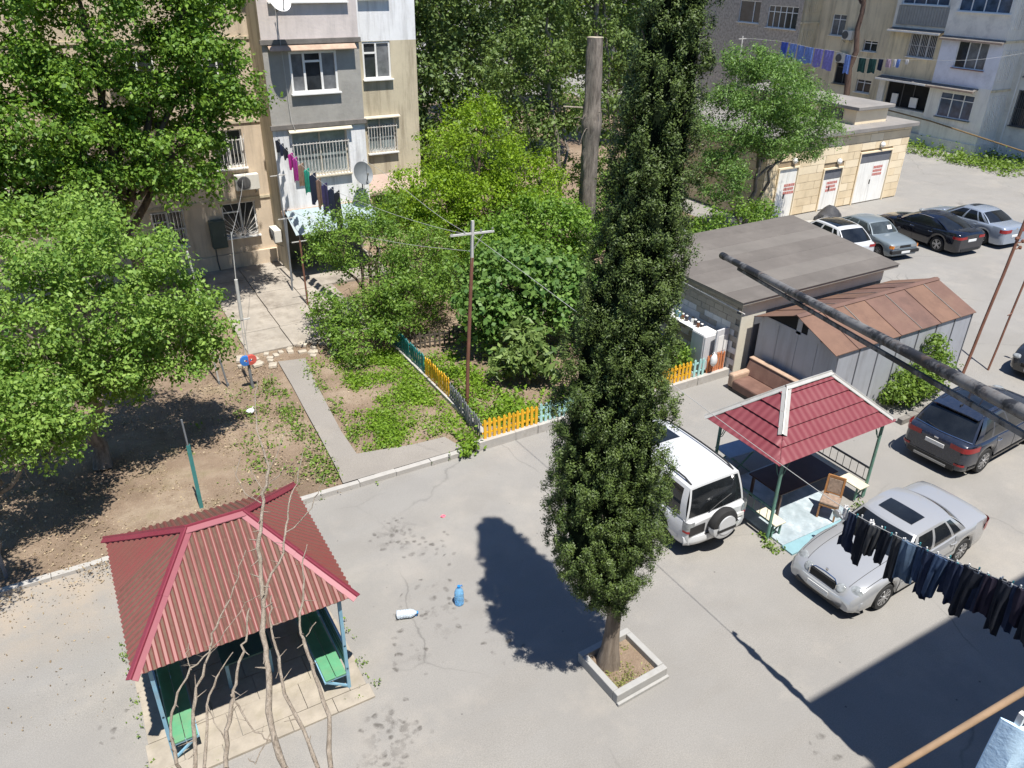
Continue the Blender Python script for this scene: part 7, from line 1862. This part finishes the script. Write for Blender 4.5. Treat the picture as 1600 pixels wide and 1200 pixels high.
def garment(name, label, p, wdir, w, h, mat, group, kind='towel', seed=0, thick=0.03, peg=True):
    """hanging cloth with folds and real thickness; p top centre, wdir along the line"""
    rg = np.random.default_rng(seed); wd = Vector(wdir).normalized(); nd = wd.cross(Vector((0, 0, 1))).normalized()
    t = thing(name, label, "clothing", p, 0, group)
    nu, nv = 12, 12; ph = rg.random() * 6; fr = []; bk = []
    for j in range(nv + 1):
        v = j / nv; rf, rb = [], []
        for i in range(nu + 1):
            u = i / nu * 2 - 1
            half = w / 2
            if kind == 'shirt': half *= 1.25 if v < 0.32 else 0.85
            if kind == 'trousers': half *= 1.0 - 0.18 * v
            if kind == 'sock': half *= 0.85 + 0.35 * (v > 0.72)
            x = u * half + (0.05 * h * math.sin(ph) * v)
            hem = h * (1 + 0.04 * math.sin(3 * u + ph))
            if kind == 'trousers' and abs(u) < 0.12 and v > 0.35: hem = hem
            fold = 0.018 * math.sin(u * 4.2 + ph + v * 1.1) * (0.35 + v) + 0.012 * math.sin(u * 9 + ph * 2)
            th = thick * (1 - u * u) ** 0.5 * (0.35 + 0.65 * math.sin(PI * min(1, v * 1.05 + 0.04)) ** 0.5) + 0.003
            if kind == 'trousers' and v > 0.3: th *= 0.25 + 0.75 * abs(math.sin(u * PI)) ** 0.5
            z = -v * hem
            rf.append(wd * x + nd * (fold + th) + Vector((0, 0, z))); rb.append(wd * x + nd * (fold - th) + Vector((0, 0, z)))
        fr.append(rf); bk.append(rb)
    b = MB(); b.grid(fr); b.grid(bk, True)
    b.grid([fr[-1], bk[-1]]); b.grid([bk[0], fr[0]]); b.grid([[r[0] for r in bk], [r[0] for r in fr]]); b.grid([[r[-1] for r in fr], [r[-1] for r in bk]])
    b.build("cloth", mat, t, smooth=55)
    if peg:
        pm = plain("peg_white", (0.7, 0.7, 0.68), 0.5) if seed % 3 else plain("peg_teal", (0.05, 0.25, 0.28), 0.5)
        for sx in ((-0.35, 0.35) if w > 0.16 else (0,)):
            b = MB(); q = wd * (sx * w); b.box((q.x, q.y, 0.01), (0.018, 0.018, 0.075)); b.build("peg", pm, t)
    return t
def cloth(name, c, var=0.25):
    return plain(name, c, 0.95, var, 6, bump=0.15, bscale=60)
cl_nav = cloth("navy_cloth", (0.012, 0.020, 0.048)); cl_blk = cloth("black_cloth", (0.010, 0.013, 0.022)); cl_den = cloth("denim_cloth", (0.03, 0.055, 0.11)); cl_gry = cloth("charcoal_cloth", (0.035, 0.037, 0.042)); cl_wht = cloth("white_rag", (0.60, 0.58, 0.56), 0.1); cl_jea = cloth("faded_jeans", (0.07, 0.11, 0.17)); cl_mar = cloth("dark_maroon_cloth", (0.016, 0.012, 0.026))
row = [(5.86, .20, .86, cl_nav, 'sock', "navy trouser leg"), (5.62, .22, .88, cl_blk, 'trousers', "black trousers"), (5.40, .17, .78, cl_gry, 'trousers', "charcoal trousers"), (5.22, .17, .84, cl_blk, 'trousers', "black cotton trousers"), (5.04, .16, .84, cl_gry, 'trousers', "dark grey trousers"), (4.84, .17, .86, cl_jea, 'towel', "faded jeans with pale back"),
       (4.66, .15, .84, cl_den, 'trousers', "blue denim trousers"), (4.50, .15, .90, cl_nav, 'trousers', "navy trousers"), (4.35, .14, .86, cl_den, 'trousers', "dark denim trousers"), (4.20, .14, .88, cl_nav, 'towel', "navy shirt"), (4.06, .14, .86, cl_nav, 'trousers', "dark navy leggings"), (3.92, .14, .92, cl_blk, 'towel', "black shirt"),
       (3.78, .14, .94, cl_nav, 'towel', "navy jumper"), (3.64, .14, .86, cl_mar, 'towel', "dark maroon top"), (3.50, .14, .88, cl_blk, 'trousers', "black leggings"), (3.36, .14, .92, cl_nav, 'sock', "navy sleeve"), (3.22, .15, .86, cl_mar, 'towel', "maroon trimmed black top"), (3.06, .16, .86, cl_blk, 'towel', "black skirt"), (2.9, .16, .9, cl_nav, 'towel', "last navy garment")]
for i, (y, w, h, m, kd, nm) in enumerate(row):
    p = on_line(L1c, y); nb = "first at the far end" if i == 0 else "hanging next to the %s" % row[i - 1][5]
    garment("hanging_garment", "%s %s, near washing line" % (nm, nb), (p.x, p.y, p.z - 0.01), (0.35 * math.sin(i * 2.3), 1, 0), w * (1.2 if i < 5 else 1.55), h * (0.82 + 0.14 * math.sin(i * 1.9)), m, "clothes on the near washing line", ("shirt" if i in (7, 11, 15) else kd), i, 0.02 + 0.02 * (i % 3))
for i, y in enumerate((5.98, 5.50)):
    p = on_line(L1c, y); garment("white_rag", "small white rag pegged %s on the near washing line" % ("at the far end" if i == 0 else "between black trousers"), (p.x + 0.03, p.y, p.z + 0.01), (0.6, 1, 0), .16, .20, cl_wht, "clothes on the near washing line", 'towel', 40 + i)

# line of coloured washing by the bay of the flats
L2 = [(7.80, 31.6, 5.72), (8.06, 29.78, 5.17), (8.19, 28.65, 4.94), (8.42, 26.71, 4.71), (8.85, 23.1, 4.85), (9.2, 20.2, 5.1), (9.44, 18.25, 5.36)]
wire("washing_line", "washing line from the bay of the flats to the garden pole", L2, 0.007, m_wire, "washing line")
L2c = catmull(L2, 40)
rowA = [(31.35, .24, .45, cl_blk, "small black garment"), (31.0, .22, .42, cl_nav, "small navy garment"), (30.7, .22, .40, cl_blk, "short black top"), (30.3, .26, .55, cloth("magenta_cloth", (0.33, 0.02, 0.20)), "magenta top"), (29.95, .28, .85, cloth("purple_pink_cloth", (0.36, 0.03, 0.24)), "purple-pink towel"), (29.45, .34, .80, cloth("tan_cloth", (0.30, 0.19, 0.13)), "tan towel"), (28.95, .34, .85, cloth("green_cloth", (0.02, 0.30, 0.20)), "green towel"), (28.45, .38, 1.05, cl_nav, "dark navy towel"), (27.95, .26, 1.0, cloth("brown_cloth", (0.19, 0.12, 0.085)), "brown trousers"), (27.5, .32, 1.05, cloth("indigo_cloth", (0.035, 0.03, 0.09)), "indigo trousers"), (27.0, .32, 1.15, cl_nav, "long navy trousers"), (26.5, .36, 1.35, cl_blk, "longest black garment")]
for i, (y, w, h, m, nm) in enumerate(rowA):
    p = on_line(L2c, y); garment("hanging_garment", "%s on the line by the bay, %s" % (nm, "nearest the wall" if i == 0 else "after the %s" % rowA[i - 1][4]), (p.x, p.y, p.z - 0.01), (0.75, 1, 0), w * 1.7, h, m, "clothes on the line by the flats", 'towel', 60 + i, peg=False)
# far line in front of the far flats
L3 = [(48.0, 47.5, 6.75), (50.0, 45.5, 6.62), (50, 42.5, 6.45), (50, 40.3, 6.40), (50, 38.0, 6.2), (50, 34.6, 6.45), (50.5, 30.0, 6.9), (56.6, 28.6, 7.6)]
wire("washing_line", "washing line with blue sheets in front of the far flats", L3, 0.01, m_wire, "washing line")
L3c = catmull(L3, 40)
cb1 = cloth("royal_blue_cloth", (0.05, 0.10, 0.45)); cb2 = cloth("sky_blue_cloth", (0.16, 0.26, 0.60)); cb3 = cloth("lavender_cloth", (0.24, 0.23, 0.58)); cg = cloth("dark_green_cloth", (0.02, 0.07, 0.06)); cpk = cloth("pale_pink_cloth", (0.45, 0.33, 0.40))
rowB = [(45.2, .7, 1.2, cb1, "royal blue bundle"), (44.3, .7, 1.0, cb2, "first sky blue sheet"), (43.5, .7, 1.1, cb2, "second sky blue sheet"), (42.7, .8, 1.1, cb2, "third sky blue sheet"), (41.8, .8, 1.2, cb3, "first lavender sheet"), (40.9, .9, 1.3, cb3, "last lavender sheet"), (39.2, .5, 1.2, cb2, "blue white garment"), (38.0, .6, .9, cg, "dark green garment"), (37.2, .6, .9, cg, "second dark green garment"), (36.5, .4, .7, cl_nav, "dark navy garment"), (35.95, .4, .5, cpk, "pale pink cloth"), (35.5, .25, .45, cl_wht, "small white cloth"), (35.15, .25, .5, cb2, "small pale blue cloth"), (34.6, .25, .3, cl_wht, "last white sock")]
for i, (y, w, h, m, nm) in enumerate(rowB):
    p = on_line(L3c, y); garment("hanging_garment", "%s on the far washing line, %s" % (nm, "leftmost" if i == 0 else "right of the %s" % rowB[i - 1][4]), (p.x, p.y, p.z), (0.05, 1, 0), w, h, m, "clothes on the far washing line", 'towel', 90 + i, peg=False)
t3 = thing("line_post", "thin grey post carrying the far washing line left of the blue sheets", "pole", (48.0, 47.5, 0))
b = MB(); b.tube([(0, 0, 0), (0, 0, 6.9)], 0.05, 8); b.build("shaft", m_wpole, t3); b = MB(); b.bar((-.4, 0, 6.7), (.4, 0, 6.7), 0.05); b.build("cross_arm", m_wpole, t3)

# loose overhead wires
wire("overhead_wire", "pale wire from the bay corner down to the garden pole", [(7.75, 31.55, 2.95), (8.3, 27.0, 3.3), (8.94, 22.4, 4.0), (9.4, 18.3, 4.9)], 0.008, m_wire)
wire("overhead_wire", "upper pale wire over the vivid green tree to the pole", [(11.5, 33.0, 4.4), (10.9, 28.0, 4.7), (10.1, 22.0, 4.9), (9.5, 18.3, 5.3)], 0.008, m_wire)
wire("overhead_wire", "thin wire from the reel pole to the bay wall", [(4.0, 22.45, 4.95), (5.5, 27.5, 5.0), (7.0, 33.2, 5.6)], 0.006, m_wire)
wire("overhead_wire", "cable hanging down the grey bay from the satellite dish", [(8.35, 31.4, 10.2), (8.45, 31.5, 8.5), (8.5, 31.5, 6.5), (8.6, 31.45, 5.9)], 0.01, m_wpole)

# thick pipe on the photographer's balcony with a thinner brace under it
pp = thing("balcony_pipe", "thick flaking metal pipe reaching out from the balcony at right", "pipe", (1.2, -1.2, 11.25))
def flaking():
    t = NT("flaking_black_paint"); p = t.coord("Object")
    f = t.noise(t.mapping(p, (1, 1, 1)), 6.0, 7, 0.72); c = t.ramp(f, [(0.47, (0.024, 0.024, 0.027)), (0.53, (0.15, 0.145, 0.14)), (0.66, (0.21, 0.20, 0.19))])
    g2 = t.noise(p, 14, 5, 0.7); c = t.mix(t.ramp(g2, [(0.55, 0.0), (0.7, 0.6)]), c, (0.13, 0.085, 0.06)); t.bsdf(c, 0.65, 0.1, 0.4, 0, f, 0.4, 0.01); return t.m
m_flk = flaking()
far_ = Vector((2.868, 2.756, 10.672)); near_ = Vector((1.605, 0.659, 11.197)); dn = (near_ - far_); root = near_ + dn * (2.2 / dn.length)
b = MB(); b.tube([far_ + dn.normalized() * (-0.0), far_.lerp(near_, .5), near_, root], 0.0152, 16); b.build("pipe", m_flk, pp, smooth=40, world=True)
b = MB(); b.tube([far_ - dn.normalized() * 0.02, far_ + dn.normalized() * 0.035], 0.0178, 16); b.build("end_cap", m_blk, pp, smooth=40, world=True)
br1 = Vector((1.58 * .998, 1.58 * .402, 12 - 1.58 * .527)); br0 = far_ + dn * 0.12 - Vector((0, 0, 0.023)); dq = br1 - br0
b = MB(); b.bar(br0, br1 + dq.normalized() * 2.0, 0.0095, 0.012); b.build("brace", m_flk, pp, world=True)
# wooden pole and pale blue cloth at the lower right corner
wp = thing("wooden_pole", "light wooden pole across the lower right corner", "pole", (2.2, 0.9, 9.4))
p0 = Vector((.758 * 3.05, .304 * 3.05, 12 - .902 * 3.05)); p1 = Vector((.921 * 2.85, .263 * 2.85, 12 - .813 * 2.85)); d_ = p1 - p0
b = MB(); b.tube([p0 - d_ * 0.55, p0, p0.lerp(p1, .5), p1, p1 + d_ * 1.6], 0.0135, 12); b.build("shaft", plain("bare_pine_pole", (0.42, 0.28, 0.17), 0.8, 0.2, 10), wp, smooth=40, world=True)
b = MB(); b.tube([p1 + d_ * 1.4, p1 + d_ * 1.6], 0.017, 10); b.build("binding", m_wire, wp, world=True)
q = Vector((.915 * 2.45, .250 * 2.45, 12 - .80 * 2.45))
garment("pale_blue_cloth", "pale blue cloth hanging at the lower right corner", (q.x + 0.055, q.y - 0.07, q.z - 0.12), (0.75, -0.62, 0), 0.30, 0.55, cloth("pale_blue_cotton", (0.52, 0.72, 0.92), 0.06), None, 'towel', 7, 0.012)
# sign bracket on the balcony side so that pipe, pole and cloth hang from something
b = MB(); b.bar((-0.8, -1.32, 11.27), (3.4, -1.32, 11.27), 0.05); b.build("wall_bracket", m_pipe, pp, world=True)
# ------------------------------------------------------------------ weeds, ground cover, leaf litter
def patch(name, label, cat, areas, seed, mat, loc=(0, 0, 0.06), size=0.07, kind="stuff", hgt=0.12, per=9, aspect=0.6):
    """areas: (x0,x1,y0,y1,plants per m2, spread). uncountable low weeds as one mesh"""
    rg = np.random.default_rng(seed); allC = []; sz = []
    for (x0, x1, y0, y1, dens, sp) in areas:
        n = max(1, int((x1 - x0) * (y1 - y0) * dens)); c = np.stack([x0 + (x1 - x0) * rg.random(n), y0 + (y1 - y0) * rg.random(n), np.zeros(n)], axis=1)
        # clumpy: keep where a slow wave is positive
        k = np.sin(c[:, 0] * 3.1 + 1.7 * np.sin(c[:, 1] * 2.3)) + np.sin(c[:, 1] * 4.1 + c[:, 0] * 1.3) + rg.normal(size=n) * 0.9
        c = c[k > -0.55]
        m = rg.poisson(per, len(c)); C = np.repeat(c, m, axis=0); off = rg.normal(size=C.shape) * np.array([sp, sp, 0]); C = C + off
        h = np.repeat(0.4 + 0.9 * rg.random(len(c)), m); C[:, 2] = loc[2] + np.abs(rg.normal(size=len(C))) * hgt * h * np.exp(-(off[:, 0] ** 2 + off[:, 1] ** 2) / (sp * sp * 4)) + 0.02
        allC.append(C)
    C = np.concatenate(allC)
    V = leaf_quads(C, rg, size, aspect, 0.7, 0.0)
    o = np_mesh(name, V, 4, mat); sset(o, label, cat, None, kind); return o
lf_vine = leafmat("vivid_ground_leaf", (0.11, 0.21, 0.02), (0.29, 0.45, 0.045), 0.42)
lf_gwd = leafmat("dull_weed_leaf", (0.075, 0.11, 0.035), (0.20, 0.245, 0.08), 0.35)
patch("weeds", "low green weeds along both edges of the path", "weeds", [(4.15, 4.72, 16.4, 22.8, 55, 0.10), (5.5, 5.9, 17.3, 22.8, 60, 0.10), (3.0, 4.4, 19.5, 22.4, 26, 0.13), (2.6, 4.2, 16.6, 19.6, 13, 0.12), (1.5, 3.2, 17.0, 21.0, 5, 0.10)], 1, lf_weed)
patch("weeds", "bright weeds covering the plot between path and side fence", "weeds", [(6.2, 8.7, 17.1, 18.9, 190, 0.12), (7.0, 8.7, 18.9, 20.4, 200, 0.12), (5.6, 7.0, 17.3, 19.4, 130, 0.10), (6.6, 8.7, 20.8, 23.0, 240, 0.12), (7.7, 8.75, 19.4, 22.5, 120, 0.12), (5.7, 7.0, 20.6, 22.5, 14, 0.1), (5.6, 7.6, 22.4, 23.4, 40, 0.1)], 2, lf_vine, size=0.065)
patch("ground_cover", "vivid green creeper filling the fenced garden corner", "ground cover", [(9.0, 10.9, 16.4, 18.2, 150, 0.13), (9.0, 10.4, 18.2, 21.6, 130, 0.14), (10.9, 13.4, 16.5, 17.6, 80, 0.13), (8.1, 8.6, 16.0, 16.9, 130, 0.10)], 3, lf_vine, size=0.085, hgt=0.24)
patch("weeds", "dark low growth under the garden trees", "weeds", [(9.2, 17.2, 17.5, 22.0, 8, 0.16), (10.0, 17.0, 22.0, 27.0, 7, 0.18), (13.6, 17.2, 16.5, 18.2, 14, 0.14)], 4, lf_pom, size=0.09, hgt=0.2)
patch("weeds", "small tufts growing out of the kerb joint", "weeds", [(5.4, 6.6, 15.88, 15.99, 60, 0.04), (6.9, 7.9, 15.90, 15.99, 30, 0.04), (3.9, 4.0, 15.9, 15.99, 200, 0.03)], 5, lf_weed, (0, 0, 0.0), 0.045, hgt=0.16)
patch("weeds", "weeds round the paving of the left gazebo", "weeds", [(-0.95, -0.78, 9.8, 13.4, 40, 0.05), (2.9, 3.08, 9.9, 11.9, 45, 0.05), (2.2, 2.85, 9.78, 10.05, 30, 0.05), (-0.6, 0.3, 9.7, 10.1, 16, 0.05)], 6, lf_weed, (0, 0, 0.0), 0.04, hgt=0.06)
patch("weeds", "yellowing grass inside the cypress planter", "grass", [(6.86, 7.74, 7.6, 8.46, 150, 0.05)], 7, leafmat("yellow_grass", (0.14, 0.17, 0.04), (0.40, 0.40, 0.14), 0.3), (0, 0, 0.10), 0.045, hgt=0.03, aspect=0.4)
patch("weeds", "tuft at the foot of the front post of the right gazebo", "weeds", [(12.35, 12.75, 8.95, 9.6, 90, 0.06), (15.3, 15.9, 9.0, 9.4, 50, 0.06), (17.5, 17.9, 15.4, 15.8, 60, 0.07)], 8, lf_weed, (0, 0, 0), 0.06, hgt=0.10)
patch("weeds", "overgrown grass strip along the foot of the far flats", "weeds", [(53.6, 56.4, 28.0, 40.0, 14, 0.22), (53.0, 58.5, 27.5, 32.2, 12, 0.22)], 9, lf_weed, (0, 0, 0), 0.16, hgt=0.4)
patch("leaf_litter", "dry leaves and pale crumbs scattered on the bare soil", "litter", [(-4.0, 4.6, 16.2, 24.0, 34, 0.20), (-4.5, 3.2, 15.6, 16.3, 50, 0.12), (5.6, 8.6, 17.2, 22.5, 14, 0.2), (3.8, 7.2, 23.4, 24.8, 30, 0.2)], 10, lf_dry, (0, 0, 0.075), 0.045, hgt=0.012, per=6)
patch("leaf_litter", "grit and dry leaves drifted along the kerb on the asphalt", "litter", [(-5.0, 3.4, 15.2, 15.95, 30, 0.14), (-4.5, -0.9, 12.0, 15.4, 7, 0.2)], 11, lf_dry, (0, 0, 0.0), 0.035, hgt=0.008, per=6)
tree("garden_shrub", "leafy shrub growing at the corner of the metal shed", (21.6, 12.1, 0.0), (21.6, 12.1, 0.5), 0.05,
     [(21.4, 12.0, 0.65, 0.85, 0.6, 0.55), (22.3, 12.0, 0.85, 0.6, 0.5, 0.75), (20.8, 12.0, 0.45, 0.5, 0.5, 0.4), (22.4, 12.2, 1.5, 0.35, 0.35, 0.5)], 300, 24, 0.14, 0.095, lf_weed, bk_brown, 70, 0.55, cat="shrub", zmin=0.05)
bd = thing("shrub_border", "low border of dark blocks around the shrub by the shed", "border", (20.6, 11.3, 0))
for k in range(6):
    b = MB(); b.box((0, 0, 0), (0.40, 0.17, 0.18), (0, 0, random.uniform(-.05, .05))); o = b.build("border_block", plain("dark_border_block", (0.20, 0.185, 0.165), 0.9, 0.25, 4, bump=0.3), bd, bevel=0.015); o.location = (0.42 * k - 0.4, 0.02 * k, 0.09)
tree("garden_plant", "bushy green plant spilling over the gap in the kerb", (8.15, 16.35, 0.05), (8.15, 16.35, 0.3), 0.03,
     [(8.15, 16.3, 0.42, 0.38, 0.34, 0.36), (8.0, 16.05, 0.25, 0.25, 0.2, 0.22), (8.45, 16.7, 0.4, 0.3, 0.3, 0.3)], 90, 22, 0.10, 0.085, lf_vine, bk_brown, 71, 0.6, cat="plant", zmin=0.03)
wb = thing("plastic_bag", "crumpled white bag lying among the weeds left of the path", "litter", (3.45, 20.9, 0.1))
rg = np.random.default_rng(12); b = MB(); P = []
for i in range(7):
    a = PI * i / 6; P.append([(0.12 * math.sin(a) * math.cos(q) * (1 + .2 * rg.normal()), 0.10 * math.sin(a) * math.sin(q) * (1 + .2 * rg.normal()), 0.07 - 0.07 * math.cos(a)) for q in [2 * PI * k / 9 for k in range(10)]])
for r_ in P: r_[-1] = r_[0]
b.grid(P); b.build("sheet", MATS["white_polythene"], wb, smooth=60); b = MB(); b.tube([(0.05, 0, 0.13), (0.1, 0.03, 0.17), (0.14, 0.05, 0.12)], 0.01, 5); b.build("handle", MATS["white_polythene"], wb)
